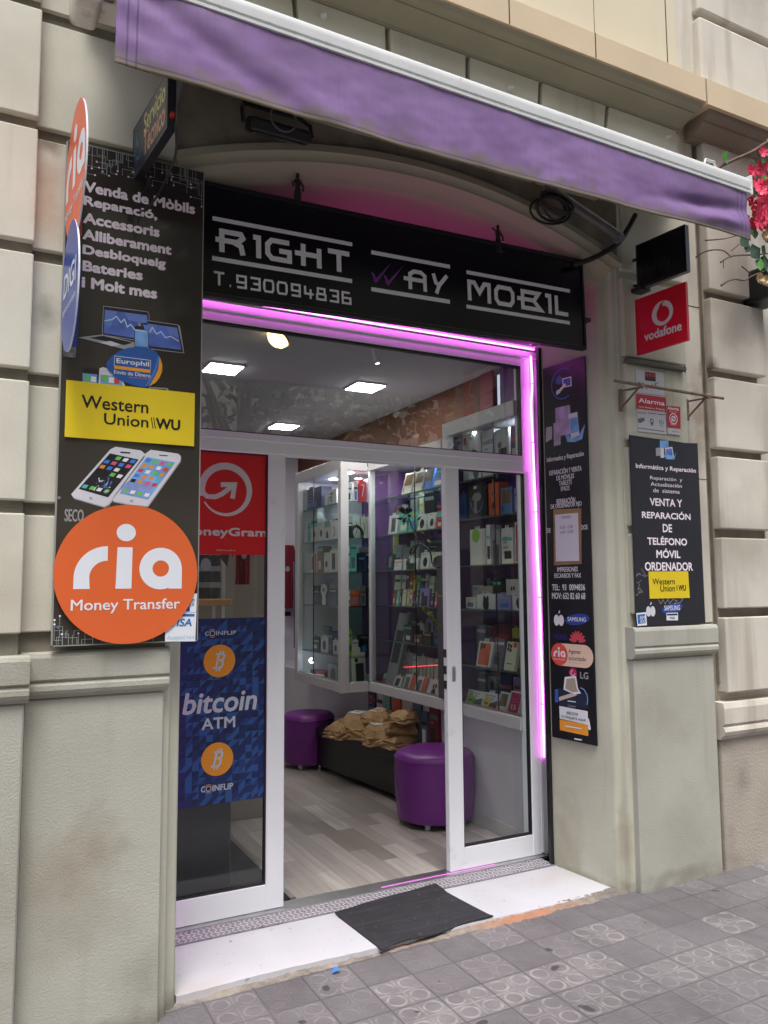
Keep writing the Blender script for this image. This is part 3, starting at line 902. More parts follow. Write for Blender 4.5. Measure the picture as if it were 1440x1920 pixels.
glyph(z5, 318, 384, vb, vt, [[(0, 1), (.75, 1), (.75, -.12)]], w)
glyph(z5, 396, 546, vb, vt, [[(.95, 1), (.18, 1), (.0, .75), (.0, .25), (.18, 0), (.95, 0), (.95, .48), (.5, .48)]], w)
glyph(z5, 556, 710, vb, vt, [[(.25, 1.12), (.25, -.12)], [(.92, 1.0), (.92, -.12)], [(-.1, .55), (.92, .55)]], w)
glyph(z5, 728, 858, vb, vt, [[(-.05, 1), (1.05, 1)], [(.5, .9), (.5, -.12)]], w*1.02)
v1 = [(966, 428), (986, 444), (993, 466), (1076, 383), (996, 492), (984, 486)]
for dx, dy in ((0, 0), (66, 14)): mb.pxpoly(fs, [(x+dx, y+dy) for x, y in v1], m_purp, K, z5)
vt2, vb2 = U(z5, 1160, 412)[1], U(z5, 1165, 523)[1]
w2 = .0195
glyph(z5, 1138, 1272, vb2, vt2, [[(.24, -.12), (.24, .82), (.42, 1), (.76, 1), (.93, .82), (.93, -.12)], [(-.06, .5), (.90, .5)]], w2)
glyph(z5, 1290, 1384, vb2, vt2, [[(.02, 1.1), (.18, .55), (.42, .42)], [(1.0, 1.1), (.42, .42), (.2, -.12)]], w2)
vt3, vb3 = U(z6, 55, 312)[1], U(z6, 58, 430)[1]
w3 = .0215
glyph(z6, 48, 186, vb3, vt3, [[(.02, -.12), (.02, 1), (.26, 1), (.5, .45), (.74, 1), (.96, 1), (.96, -.12)]], w3)
glyph(z6, 200, 313, vb3, vt3, [['c', (.16, 1), (.84, 1), (1, .75), (1, .25), (.84, 0), (.16, 0), (0, .25), (0, .75)]], w3)
glyph(z6, 326, 470, vb3, vt3, [[(.18, 1.1), (.18, 0), (.98, 0), (.66, .53), (.3, .53)], [(-.06, .53), (.36, .53)], [(.10, 1), (.90, 1), (.70, .56)]], w3)
glyph(z6, 476, 524, vb3, vt3, [[(0, 1), (.85, 1), (.85, -.12)]], w3)
glyph(z6, 534, 620, vb3, vt3, [[(.06, 1.1), (.06, 0), (1, 0)]], w3)
# phone number in the same squared letters
DG = {'T': [[(-.05, 1), (1.05, 1)], [(.5, .9), (.5, -.1)]], '.': [[(.3, 0), (.7, 0)]],
      '9': [[(1, .45), (.1, .45), (.1, 1), (.9, 1)], [(.82, 1), (1, 1), (1, 0), (.05, 0)]], '3': [[(0, 1), (1, 1), (1, 0), (0, 0)], [(.3, .5), (.95, .5)]],
      '0': [['c', (.12, 1), (.88, 1), (1, .8), (1, .2), (.88, 0), (.12, 0), (0, .2), (0, .8)]],
      '4': [[(.1, 1.05), (.1, .35), (1.1, .35)], [(.75, .8), (.75, -.1)]], '8': [['c', (.1, 1), (.9, 1), (.9, .52), (1, .45), (1, 0), (0, 0), (0, .45), (.1, .52)], [(.1, .5), (.9, .5)]],
      '6': [[(.95, 1), (.05, 1), (.05, 0), (.9, 0)], [(.8, 0), (1, 0), (1, .5), (.1, .5)]]}
a0, vt4 = U(z5, 114, 425); a1, vb4 = U(z5, 861, 611)
num = 'T.930094836'
wd = [1.0 if c != '.' else .45 for c in num]
tot = sum(wd)+.22*(len(num)-1); cw = (a1-a0)/tot; xx = a0; w4 = .0098
for ch, wdt in zip(num, wd):
    for i, st in enumerate(DG[ch]):
        cl = st[0] == 'c'; st = st[1:] if cl else st
        mb.stroke(fs, [(xx+w4/2+(wdt*cw-w4)*p[0], vb4+w4/2+(vt4-vb4-w4)*p[1]) for p in st], w4, m_let, K+i*.00012, cl)
    xx += (wdt+.22)*cw
mb.build('lettering', sign)
statuette(fs.at(*fs.uv(560, 384), -.012), 'dark figurine on the fascia sign above the first word, arms at its sides', False)
statuette(fs.at(*fs.uv(937, 474), -.012), 'dark figurine on the fascia sign with one arm stretched out', True)

# ---------------------------------------------------------------- pink light strips
m_led = bpy.data.materials.new('pink tube light'); m_led.use_nodes = True
p_ = m_led.node_tree.nodes['Principled BSDF']
p_.inputs['Base Color'].default_value = (1, .5, 1, 1); p_.inputs['Emission Color'].default_value = (1, .14, .95, 1); p_.inputs['Emission Strength'].default_value = 7.0
led = thing('light_strip', (2.955, YD-.03, .55), 'glowing pink tube light framing the white door front', 'light strip')
mb = MB()
fl = FY(YD-.012)
path = [(995, 668), (998, 720), (996, 760), (999, 830), (1002, 900), (1005, 960), (1008, 1040), (1012, 1120), (1015, 1220), (1018, 1320), (1020, 1420)]
mb.tube(smooth_pts([fl.at(*fl.uv(*p)) for p in path], 3), .005, m_led, 8)
mb.build('upright_tube', led)
mb = MB(); mb.tube([(.768, YD-.014, .02), (.768, YD-.014, 2.93)], .005, m_led, 8); mb.build('upright_tube', led)
mb = MB(); mb.tube([(.76, YD-.045, 2.950), (2.93, YD-.045, 2.950)], .0045, m_led, 8); mb.build('head_tube', led)
mb = MB(); mb.tube([(1.35, 3.34, 3.06), (2.75, 3.34, 3.06)], .004, mat('dim pink tube light', (1, .14, .62), .5, emit=11), 8); mb.build('upper_tube', led)
mb = MB(); mb.tube([(1.9, YD-.006, .0140), (2.6, YD-.006, .0140)], .001, mat('pink sill reflection', (1, .25, .95), .5, emit=.55), 6); mb.build('sill_reflection', led)  # glowing line added for the pink reflection along the sill, no real tube
for p in path[1:-1:2]: mb = MB(); mb.lathe(fl.at(*fl.uv(*p)), [(.008, -.004), (.008, .004)], m_white, 10); mb.build('clip', led)

# ---------------------------------------------------------------- sign board on the pier
zA = zm(3, 0, 180); zB = zm(3.6, 60, 480); zC = zm(3, 60, 800)
m_txt = mat('pinkish white print', S(250, 238, 248, 1.0), .4)
m_board = mat('black printed board', S(58, 53, 47), .14, vary=(1.5, .2), bump=(7, .04, .01), coat=.6)  # base lifted to brown grey, the board's reflection put into its colour
fl_ = FY(3.03)
x0, x1 = .2445, .7635; zt, zb = 3.214, 1.342
bd = thing('pier_sign_board', (.5, 3.04, 1.34), 'tall black printed board with white repair service list and circuit pattern', 'sign board')
mb = MB(); mb.slab(fl_, [(x0, zb), (x1, zb), (x1, zt), (x0, zt)], m_board, -.012, 0, m_steel)
for q in ((x0, zb, x0+.006, zt), (x1-.004, zb, x1, zt), (x0, zb, x1, zb+.004), (x0, zt-.004, x1, zt)): mb.rect(fl_, *q, mat('board rim', S(150, 150, 146), .4), .0006)
mb.build('board', bd)
mb = MB(); K = .0005
for t, p0, p1, b in (('Venda de Mòbils', (474, 474), (1097, 668), .06), ('Reparació,', (470, 558), (885, 712), .055), ('Accessoris', (468, 652), (898, 797), .065), ('Alliberament', (465, 744), (965, 897), .065),
                     ('Desbloqueig', (465, 834), (932, 985), .055), ('Bateries', (465, 922), (803, 1040), .065), ('i Molt mes', (460, 1012), (884, 1144), .065)):
    mb.text(fl_, t, p0, p1, m_txt, K, b, zA)
m_line = mat('thin pale print', S(150, 160, 160), .5)
rnd = random.Random(3)
def circuit(a0, a1, b0, b1, n, up):
    for i in range(n):
        a = a0+(a1-a0)*rnd.random()
        b = (b1 if up else b0)
        P = [(a, b)]
        s = -1 if up else 1
        for k in range(rnd.randint(1, 3)):
            b2 = P[-1][1]+s*rnd.uniform(.015, .05)
            if not b0 < b2 < b1: break
            P.append((P[-1][0], b2))
            if rnd.random() < .7:
                a2 = min(max(P[-1][0]+rnd.uniform(-.08, .08), a0), a1); P.append((a2, b2))
        if len(P) > 1:
            P2 = [P[0]]+[p for p, o in zip(P[1:], P) if abs(p[0]-o[0])+abs(p[1]-o[1]) > .002]
            for q, r_ in zip(P2, P2[1:]):
                w = .0008
                mb.rect(fl_, min(q[0], r_[0])-w, min(q[1], r_[1])-w, max(q[0], r_[0])+w, max(q[1], r_[1])+w, m_line, K+.00001*i)
            if rnd.random() < .5: mb.ell(fl_, P2[-1], .0035, .0035, m_txt, K+.0004, 10)
circuit(x0+.01, x1-.01, 3.06, zt-.006, 46, True)
circuit(x0+.01, x0+.36, zb+.006, 1.47, 30, False)
# laptop, tablet and phone
m_scr = mat('blue screen print', S(92, 118, 200), .35, vary=(14, .35)); m_scr2 = mat('pale blue screen print', S(120, 170, 225), .35, vary=(16, .25))
m_grey = mat('silver print', S(165, 165, 172), .35); m_dk = mat('dark print', S(44, 42, 44), .3); m_ph = mat('white phone print', S(224, 224, 232, .92), .3)
for i, (P, m) in enumerate((([(580, 1180), (830, 1212), (840, 1228), (842, 1388), (574, 1346)], m_grey), ([(583, 1184), (828, 1216), (837, 1230), (838, 1384), (578, 1342)], m_dk), ([(590, 1202), (828, 1234), (828, 1374), (584, 1334)], m_scr),
                            ([(440, 1358), (575, 1342), (770, 1388), (745, 1436)], m_grey), ([(500, 1360), (578, 1349), (748, 1387), (700, 1402)], m_dk), ([(560, 1386), (620, 1378), (680, 1398), (630, 1408)], m_ph),
                            ([(778, 1254), (1000, 1286), (1012, 1294), (1036, 1448), (838, 1424), (778, 1400)], m_grey), ([(782, 1258), (1000, 1290), (1032, 1444), (840, 1420)], m_dk), ([(800, 1276), (996, 1304), (1020, 1428), (842, 1408)], m_scr),
                            ([(755, 1300), (765, 1293), (825, 1298), (836, 1308), (836, 1416), (755, 1408)], m_dk), ([(759, 1312), (833, 1318), (833, 1414), (758, 1408)], m_scr2))):
    mb.pxpoly(fl_, P, m, K+.00006*i, zA)
for P in ([(588, 1265), (630, 1258), (655, 1240), (680, 1275), (700, 1255), (715, 1300), (735, 1285), (760, 1318), (800, 1322), (826, 1330)], [(842, 1330), (856, 1302), (880, 1340), (905, 1325), (930, 1360), (960, 1352), (1005, 1380)]):
    mb.stroke(fl_, [fl_.uv(*zA(*p)) for p in P], .004, mat('bright line print', S(205, 230, 255), .4), K+.001)
for P in ([(590, 1202), (660, 1212), (620, 1300), (586, 1290)], [(700, 1217), (828, 1234), (828, 1290), (720, 1260)]): mb.pxpoly(fl_, P, mat('soft blue screen print', S(112, 140, 214), .35), K+.0008, zA)
for P in ([(800, 1276), (880, 1287), (868, 1340), (820, 1332)], [(930, 1295), (996, 1304), (1006, 1360), (950, 1340)]): mb.pxpoly(fl_, P, MATS['soft blue screen print'], K+.0008, zA)
# two phones half hidden by the yellow plate, two large white phones
for i, (P, m) in enumerate((([(335, 855), (340, 765), (360, 752), (430, 762), (450, 775), (450, 870)], m_dk), ([(342, 790), (440, 800), (440, 868), (342, 855)], m_scr2), ([(448, 870), (455, 760), (475, 750), (560, 765), (600, 800), (630, 885)], m_ph), ([(462, 800), (600, 815), (615, 882), (462, 868)], m_scr2),
                            ([(782, 900), (790, 886), (910, 892), (920, 900), (920, 915)], m_grey), ([(790, 903), (795, 893), (905, 898), (912, 912)], m_dk))):
    mb.pxpoly(fl_, P, m, K+.0001*i, zB)
cols = [mat('icon '+n_, S(*c), .4) for n_, c in (('white', (235, 235, 235)), ('green', (110, 200, 90)), ('red', (214, 70, 60)), ('orange', (232, 150, 60)), ('blue', (70, 130, 220)), ('black', (30, 30, 34)), ('teal', (90, 190, 190)), ('pink', (220, 90, 140)))]
for i, (x, y) in enumerate(((372, 822), (415, 832), (492, 826), (535, 838), (572, 845))):
    q = fl_.uv(*zB(x, y)); mb.rect(fl_, q[0]-.009, q[1]-.01, q[0]+.009, q[1]+.01, cols[(1, 0, 1, 0, 2)[i]], K+.0008)
def bigphone(out, scr, k, dark):
    mb.pxpoly(fl_, out, m_ph, k, zC)
    o2 = [(x+3, y+7) for x, y in out]
    mb.pxpoly(fl_, o2, m_grey, k-.0003, zC)
    mb.pxpoly(fl_, scr, m_dk if dark else m_scr2, k+.0003, zC)
    (ax, ay), (bx, by), (cx, cy), (dx, dy) = scr
    for r in range(7):
        if dark and r in (4, 5): continue
        if r == 5: continue
        for c in range(4):
            u, v = (c+.5)/4, (r+.55)/7.2
            X = ax+(bx-ax)*u+(dx-ax)*v; Y = ay+(by-ay)*u+(dy-ay)*v
            e1 = ((bx-ax)*.078, (by-ay)*.078); e2 = ((dx-ax)*.044, (dy-ay)*.044)
            mb.pxpoly(fl_, [(X-e1[0]-e2[0], Y-e1[1]-e2[1]), (X+e1[0]-e2[0], Y+e1[1]-e2[1]), (X+e1[0]+e2[0], Y+e1[1]+e2[1]), (X-e1[0]+e2[0], Y-e1[1]+e2[1])], cols[rnd.randrange(8)], k+.0005, zC)
    if dark:
        for j in range(16):
            X, Y = 395+rnd.uniform(-38, 38), 345+rnd.uniform(-42, 38)
            a = rnd.uniform(0, 6.28); l = rnd.uniform(12, 40)
            mb.pxpoly(fl_, [(X, Y), (X+l*math.cos(a), Y+l*math.sin(a)), (X+l*math.cos(a+.3), Y+l*math.sin(a+.3))], m_ph if j % 2 else m_scr, k+.0004+.00001*j, zC)
mb.ell(fl_, fl_.uv(*zC(330, 402)), .006, .005, m_grey, K+.0010, 12); mb.ell(fl_, fl_.uv(*zC(560, 418)), .006, .005, m_grey, K+.0010, 12)
mb.pxpoly(fl_, [(500, 340), (560, 290), (690, 320), (655, 404), (500, 374)], mat('lilac wallpaper print', S(140, 160, 214), .35, vary=(18, .2)), K+.0008, zC)
bigphone([(440, 128), (470, 113), (612, 134), (634, 152), (632, 172), (432, 436), (405, 450), (235, 400), (220, 380)], [(438, 150), (600, 185), (428, 398), (262, 350)], K+.0004, True)
bigphone([(640, 150), (668, 130), (822, 152), (836, 165), (834, 190), (650, 446), (560, 440), (455, 418), (458, 396)], [(645, 170), (805, 202), (652, 412), (492, 375)], K+.0004, False)
for p in ((497, 140, 552, 152), (715, 158, 762, 166)): mb.pxrect(fl_, p[:2], p[2:], m_dk, K+.0009, zC)
mb.text(fl_, 'SECO', (184, 462), (290, 536), mat('grey marker', S(150, 150, 150), .5), K, .02, zC)
for p in ((152, 400), (148, 1128)):
    mb.ell(fl_, fl_.uv(*zC(*p)), .006, .006, m_steel, .003, 14)
mb.build('print', bd)

# plates stuck on the board
m_yel = mat('yellow plate', S(238, 210, 38, .95), .4, vary=(2, .03)); m_blk = mat('black print', (.01, .01, .011), .4)
ya = thing('money_plate', (.5, 3.025, 2.1), 'large yellow money transfer plate with black lettering on the pier board', 'sign')
fp = FY(3.022)
mb = MB()
a0, b1 = fp.uv(*zB(232, 836)); a1, b0 = fp.uv(*zB(1094, 1284))
mb.slab(fp, [(a0, b0), (a1, b0), (a1, b1), (a0, b1)], m_yel, -.006, 0); mb.build('plate', ya)
mb = MB()
mb.text(fp, 'Western', (335, 935), (785, 1065), m_blk, .0006, .018, zB); mb.text(fp, 'Union', (487, 1058), (785, 1160), m_blk, .0006, .018, zB); mb.text(fp, 'WU', (835, 1092), (1000, 1180), m_blk, .0006, .045, zB)
for x in (802, 818): mb.pxpoly(fp, [(x, 1089), (x+6, 1090), (x+18, 1165), (x+12, 1164)], m_blk, .0006, zB)
mb.build('lettering', ya)
m_or = mat('orange plate', S(226, 104, 52, .95), .4, vary=(2, .04)); m_wp = mat('white print', S(236, 240, 248, .92), .4)
def ria(mb, fr, c, r, k, word=True, m=None):
    """the money shop mark drawn in a disc of radius r"""
    m = m or m_wp
    g = r/396.0
    P = lambda x, y: (c[0]+(x-524)*g, c[1]-(y-828)*g)
    def arc_(cx, cy, ra, a0, a1, n=14): return [(cx+ra*math.cos(R(t)), cy-ra*math.sin(R(t))) for t in [a0+(a1-a0)*i/n for i in range(n+1)]]
    o = arc_(410, 850, 178, 180, 90); i_ = arc_(410, 850, 96, 90, 180)
    V = [(232, 912)]+o+i_+[(318, 912)]
    nn = len(o)
    pts = [fr.at(*P(*q), k) for q in V]
    Fc = [[0, 1, len(V)-2, len(V)-1]]+[[1+j, 2+j, len(V)-3-j, len(V)-2-j] for j in range(nn-1)]
    mb.add(pts, Fc, m)
    mb.poly(fr, [P(*q) for q in ((456, 912), (543, 912), (545, 676), (462, 676))], m, k)
    mb.ell(fr, P(508, 592), 53*g, 50*g, m, k, 28)
    mb.ring(fr, P(706, 797), 47*g, 121*g, m, k, 0, 360, 36)
    mb.poly(fr, [P(*q) for q in ((752, 914), (828, 914), (828, 790), (756, 790))], m, k+.00008)
    mb.poly(fr, [P(*q) for q in ((690, 916), (748, 880), (720, 870))], m, k+.00008)
    if word: mb.text(fr, 'Money Transfer', P(222, 970), P(820, 1050), m, k, .012, None, True)
fo = FY(3.014)
od = thing('money_disc_plate', (.5, 3.02, 1.4), 'big orange round money transfer plate at the foot of the pier board', 'sign')
a0, b1 = fo.uv(*zC(120, 828)); a1, b0 = fo.uv(*zC(930, 828)); c_ = ((a0+a1)/2, fo.uv(*zC(524, 828))[1]); rr = (a1-a0)/2
mb = MB()
pts = [(c_[0]+rr*math.cos(2*math.pi*i/64), c_[1]+rr*math.sin(2*math.pi*i/64)) for i in range(64)]
mb.slab(fo, pts, m_or, -.006, 0); mb.build('plate', od)
mb = MB(); ria(mb, fo, c_, rr, .0006); mb.build('lettering', od)
m_vb = mat('card blue', S(40, 110, 180), .4); m_vb2 = mat('pale blue print', S(160, 190, 215), .5)
fv = FY(3.0195)
cs = thing('card_sticker', (.72, 3.02, 1.36), 'white and blue card payment sticker jutting past the board edge', 'sticker')
mb = MB()
mb.pxpoly(fv, [(752, 1045), (925, 1045), (918, 1207), (748, 1209)], m_wp, 0, zC); mb.pxpoly(fv, [(860, 940), (928, 938), (924, 1043), (858, 1043)], m_wp, .0002, zC)
mb.pxpoly(fv, [(760, 1053), (915, 1053), (914, 1068), (760, 1068)], m_vb, .0004, zC); mb.pxpoly(fv, [(868, 1010), (888, 1010), (888, 1040), (866, 1040)], mat('deep blue print', S(30, 70, 160), .4), .0004, zC)
mb.text(fv, 'VISA', (770, 1082), (898, 1122), m_vb, .0006, .03, zC, slant=.2); mb.text(fv, 'Accepted here', (760, 1176), (912, 1200), m_vb2, .0006, 0, zC)
mb.text(fv, 'AM', (886, 968), (914, 986), m_vb, .0006, .03, zC); mb.text(fv, 'EX', (886, 990), (914, 1010), m_vb, .0006, .03, zC)
mb.build('sticker', cs)
es = thing('oval_sticker', (.5, 3.02, 2.35), 'blue drop shaped money sticker with orange crescent above the yellow plate', 'sticker')
fe = FY(3.0265)
m_eb = mat('mid blue sticker', S(48, 96, 170), .35); m_eo = mat('amber sticker', S(240, 165, 50), .35)
drop = [(498, 735), (512, 705), (545, 670), (590, 640), (640, 622), (700, 612), (750, 612), (800, 625), (840, 648), (868, 690), (880, 735), (878, 780), (862, 820), (835, 855), (795, 880), (740, 884), (680, 872), (620, 848), (560, 812), (515, 772)]
mb = MB(); mb.pxpoly(fe, drop, m_eb, 0, zB)
mb.pxpoly(fe, [(862, 680), (880, 735), (878, 780), (862, 820), (835, 855), (790, 880), (820, 830), (850, 770)], m_eo, .0003, zB)
mb.pxpoly(fe, [(850, 672), (862, 684), (840, 770), (800, 850), (775, 880), (762, 882), (800, 820), (830, 750)], mat('light blue sticker', S(70, 130, 205), .35), .0005, zB)
for q in (((556, 672), (803, 703), (803, 707), (556, 676)), ((556, 672), (559, 672), (556, 742), (553, 742)), ((800, 703), (803, 703), (800, 776), (797, 776))): mb.pxpoly(fe, q, m_wp, .0006, zB)
mb.pxpoly(fe, [(555, 738), (800, 768), (800, 790), (555, 760)], m_eo, .0006, zB)
mb.text(fe, 'Europhil', (570, 688), (790, 758), m_wp, .0007, .03, zB); mb.text(fe, 'Envio de Dinero', (553, 768), (800, 822), m_wp, .0007, .02, zB); mb.text(fe, 'agente autorizado', (655, 812), (798, 838), m_eo, .0007, 0, zB)
mb.build('sticker', es)

# ---------------------------------------------------------------- projecting signs
def disc_sign(name, x, y, px, pyt, pyb, rx_, m, m2, lb, kind):
    fr = Frame((x, y, 0), (.065, -1, 0), (0, 0, 1), None)
    t = thing(name, (x, y, fr.uv(px, pyb)[1]), lb, 'projecting sign')
    vt, vb = fr.uv(px, pyt)[1], fr.uv(px, pyb)[1]
    r = (vt-vb)/2; c = (rx_, (vt+vb)/2)
    mb = MB()
    pts = [(c[0]+rx_*math.cos(2*math.pi*i/56), c[1]+r*math.sin(2*math.pi*i/56)) for i in range(56)]
    mb.slab(fr, pts, m, -.006, 0, m_wp); mb.build('disc', t)
    mb = MB()
    if kind == 'ria': ria(mb, fr, c, r*.98, .0008)
    else:
        mb.text(fr, 'DIGI', (c[0]-r*.52, c[1]+r*.30), (c[0]+r*.52, c[1]-r*.08), m_wp, .0008, .03, None, True, .12)
        mb.text(fr, 'agente autorizado', (c[0]-r*.55, c[1]-r*.22), (c[0]+r*.55, c[1]-r*.36), m_wp, .0008, 0, None, True)
    mb.build('lettering', t)
    return t
m_rs = mat('coral disc', S(238, 112, 78, .95), .35); m_ds = mat('blue disc', S(60, 88, 170, .95), .3)
t = disc_sign('money_disc_sign', .2465, 3.03, 141, 206, 441, .2, m_rs, None, 'narrow seen coral disc sign with white lettering standing out from the board', 'ria')
mb = MB(); f3 = FY(3.026); mb.pxpoly(f3, [(380, 770), (374, 776), (460, 788), (461, 640), (420, 640)], mat('dark coral plate', S(200, 84, 64, .8), .5), 0, zA); mb.build('wall_flange', t)
t = disc_sign('phone_disc_sign', .2445, 3.03, 131, 422, 651, .165, m_ds, None, 'narrow seen blue disc sign with white lettering below the coral one', 'digi')
mb = MB(); mb.pxpoly(f3, [(374, 1410), (434, 1412), (458, 950), (440, 945), (400, 945)], mat('dark blue plate', S(44, 68, 150, .9), .4), 0, zA)
mb.pxpoly(f3, [(354, 1400), (430, 1412), (424, 1472), (356, 1465)], mat('torn clear tape', S(120, 120, 118), .3, vary=(60, .5)), -.001, zA); mb.build('wall_flange', t)
# light box for technical service
fx = Frame((.488, 3.05, 0), (.042, -.43, 0), (0, 0, 1), None)
sv = thing('service_light_box', (.49, 3.0, 3.0), 'small dark light box with yellow and orange service lettering jutting from the pier', 'light box')
a0, b1 = fx.uv(250, 230); _, b0 = fx.uv(250, 342); a1, b1b = fx.uv(315, 145); _, b0b = fx.uv(315, 232)
b1, b0 = (b1+b1b)/2, (b0+b0b)/2
mb = MB(); mb.slab(fx, [(a0, b0), (a1, b0), (a1, b1), (a0, b1)], mat('dark grey case', S(70, 72, 80, .7), .4), -.03, 0, m_dark); mb.build('case', sv)
mb = MB(); mb.rect(fx, a0+.02, b0+.02, a1-.012, b1-.012, mat('dim face', S(70, 74, 84, .7), .3), .0008)
wv = a1-a0; hv = b1-b0
mb.text(fx, 'Servicio', (a0+wv*.36, b1-hv*.10), (a1-wv*.05, b0+hv*.54), mat('yellow letters', S(206, 202, 130), .4), .0014, .025, None, True)
mb.text(fx, 'Técnico', (a0+wv*.36, b0+hv*.55), (a1-wv*.05, b0+hv*.12), mat('orange letters', S(212, 160, 126), .4), .0014, .025, None, True)
mb.stroke(fx, [(a0+wv*.10, b0+hv*.5), (a0+wv*.14, b0+hv*.3), (a0+wv*.22, b0+hv*.26), (a0+wv*.30, b0+hv*.34)], .012, mat('blue letters', S(70, 110, 150), .4), .0014)
mb.stroke(fx, [(a0+wv*.12, b0+hv*.72), (a0+wv*.2, b0+hv*.48)], .022, MATS['blue letters'], .0015)
mb.build('lettering', sv)
mb = MB(); e = fx.at(a1, b0+.045, -.015); mb.lathe(e, [(.008, 0), (.008, .02), (0, .022)], mat('red switch', (.5, .03, .02), .4), 10, (0, -1, 0))
mb.tube(smooth_pts([e+Vector((.01, -.01, -.03)), e+Vector((.02, .02, -.12)), e+Vector((.0, .15, -.19)), e+Vector((-.02, .30, -.20)), e+Vector((-.03, .40, -.17))]), .004, m_black, 6)
mb.tube([fx.at(a0, b0+.01, -.04), fx.at(a0+.10, b0-.02, -.04), fx.at(a0, b0-.05, -.04)], .006, m_black, 6); mb.build('switch_and_cable', sv)
# red phone company sign
fn = Frame((3.115, 3.05, 0), (.112, -.994, 0), (0, 0, 1), None)
vo = thing('red_projecting_sign', (3.13, 2.9, 2.7), 'bright red square projecting sign with white speech mark over the iron rod', 'projecting sign')
m_red = mat('glossy red', S(216, 20, 44, .9), .35)
m_redd = mat('signal white print', S(228, 222, 222, .85), .4)
a0, t0 = fn.uv(1190, 562); _, u0 = fn.uv(1191, 667); a1, t1 = fn.uv(1285, 529); _, u1 = fn.uv(1291, 637)
b1, b0 = (t0+t1)/2, (u0+u1)/2
mb = MB(); mb.slab(fn, [(a0, b0), (a1, b0), (a1, b1), (a0, b1)], m_red, -.018, 0); mb.build('panel', vo)
mb = MB()
c_ = (a0+(a1-a0)*.545, b0+(b1-b0)*.60); ro = (b1-b0)*.215
mb.ring(fn, (c_[0], c_[1]), ro*.56, ro, m_redd, .0008, -20, 340, 40)
mb.ell(fn, (c_[0]+ro*.06, c_[1]-ro*.08), ro*.60, ro*.62, m_red, .0012)
mb.poly(fn, [(c_[0]-ro*.42, c_[1]+ro*.30), (c_[0]-ro*.2, c_[1]+ro*.75), (c_[0]+ro*.35, c_[1]+ro*1.04), (c_[0]+ro*.05, c_[1]+ro*.75), (c_[0]-ro*.02, c_[1]+ro*.45)], m_red, .0014)
mb.text(fn, 'vodafone', (a0+(a1-a0)*.17, b0+(b1-b0)*.365), (a0+(a1-a0)*.90, b0+(b1-b0)*.195), m_redd, .0008, .035, None, True)
mb.build('emblem', vo)
# dark light box above it
fd = Frame((3.115, 3.05, 0), (.112, -.994, 0), (0, 0, 1), None)
db = thing('dark_light_box', (3.13, 2.9, 3.1), 'unlit black light box hanging over the red projecting sign', 'light box')
a0, t0 = fd.uv(1192, 468); _, u0 = fd.uv(1195, 550); a1, t1 = fd.uv(1284, 420); _, u1 = fd.uv(1284, 503)
b1, b0 = (t0+t1)/2+.01, (u0+u1)/2
mb = MB(); mb.slab(fd, [(a0, b0), (a1, b0), (a1, b1), (a0, b1)], m_sign, -.03, 0, mat('case edge', S(96, 100, 112, .6), .4)); mb.build('case', db)
mb = MB()
for q in ((a0, b0, a0+.012, b1), (a0, b0, a1, b0+.016), (a0, b1-.01, a1, b1)): mb.rect(fd, *q, m_black, .002)
mb.build('face_frame', db)
mb = MB()
for j in range(14): mb.stroke(fd, [(a0+.03+.013*j, b0+.05+.012*(j % 3)), (a0+.03+.013*j+.006, b0+.10+.01*(j % 4))], .0012, mat('faint scratch', S(70, 66, 74), .5), .001+.00003*j)
mb.build('scratched_lettering', db)
mb = MB(); mb.tube([fd.at(a0+.0, b0+.03, -.02), fd.at(a0-.09, b0+.05, -.02)], .008, m_black, 6); mb.tube([fd.at(a0+.0, b0+.18, -.02), fd.at(a0-.09, b0+.18, -.02)], .008, m_black, 6); mb.build('bracket', db); mb = MB(); mb.box(3.10, 3.17, 2.99, 3.06, fd.at(a0, b0)[2]-.012, fd.at(a0, b0)[2]+.01, m_black); mb.build('bracket', db)

# ---------------------------------------------------------------- board on the door reveal
fq = Frame((2.951, 3.167, 0), (.126, -.992, 0), (0, 0, 1), None).shift(.014)
zD = zm(4.235, 1000, 660); zE = zm(4.235, 1000, 960)
rb = thing('reveal_sign_board', (2.92, 3.35, .55), 'narrow black repair sign board screwed to the door reveal beside the pink light', 'sign board')
mb = MB()
a0, t0 = fq.uv(1015, 693); a1, t1 = fq.uv(1095, 667); b0_, u0 = fq.uv(1038, 1381); b1_, u1 = fq.uv(1120, 1400)
q0, q1 = (a0+b0_)/2, (a1+b1_)/2
top, botm = (t0+t1)/2, (u0+u1)/2
m_rbd = mat('black fluted board', S(24, 24, 32), .3, vary=(3, .2))
mb.slab(fq, [(q0, botm), (q1, botm), (q1, top), (q0, top)], m_rbd, -.008, 0)
for i in range(17): mb.rect(fq, q0+.03+i*.018, top-.42, q0+.0315+i*.018, top-.19, mat('flute line', S(64, 62, 70), .4), .0004)
mb.build('board', rb)
mb = MB(); K = .0006
m_tx2 = mat('dull white print', (.80, .78, .84), .4)
for t, p0, p1, b in (('Informatica y Reparación', (108, 845), (403, 840), .02),):
    pass
def tline(t, xl, yl_t, yl_b, xr, fr, z, m, k, b=.02):
    """writing whose far end starts at (xl, yl_t..yl_b) and runs to xr"""
    a, vt = fr.uv(*z(xl, yl_t)); _, vb = fr.uv(*z(xl, yl_b)); c = fr.uv(*z(xr, yl_b))[0]
    mb.text(fr, t, (a, vt), (c, vb), m, k, b, None, True)
tline('Informatica y Reparación', 108, 838, 888, 404, fq, zD, m_tx2, K, .016)
tline('REPARACIÓN Y VENTA', 126, 934, 984, 386, fq, zD, m_tx2, K, .016)
tline('DE MÓVILES', 183, 975, 1022, 325, fq, zD, m_tx2, K, .016)
tline('TABLETS', 203, 1025, 1064, 307, fq, zD, m_tx2, K, .016)
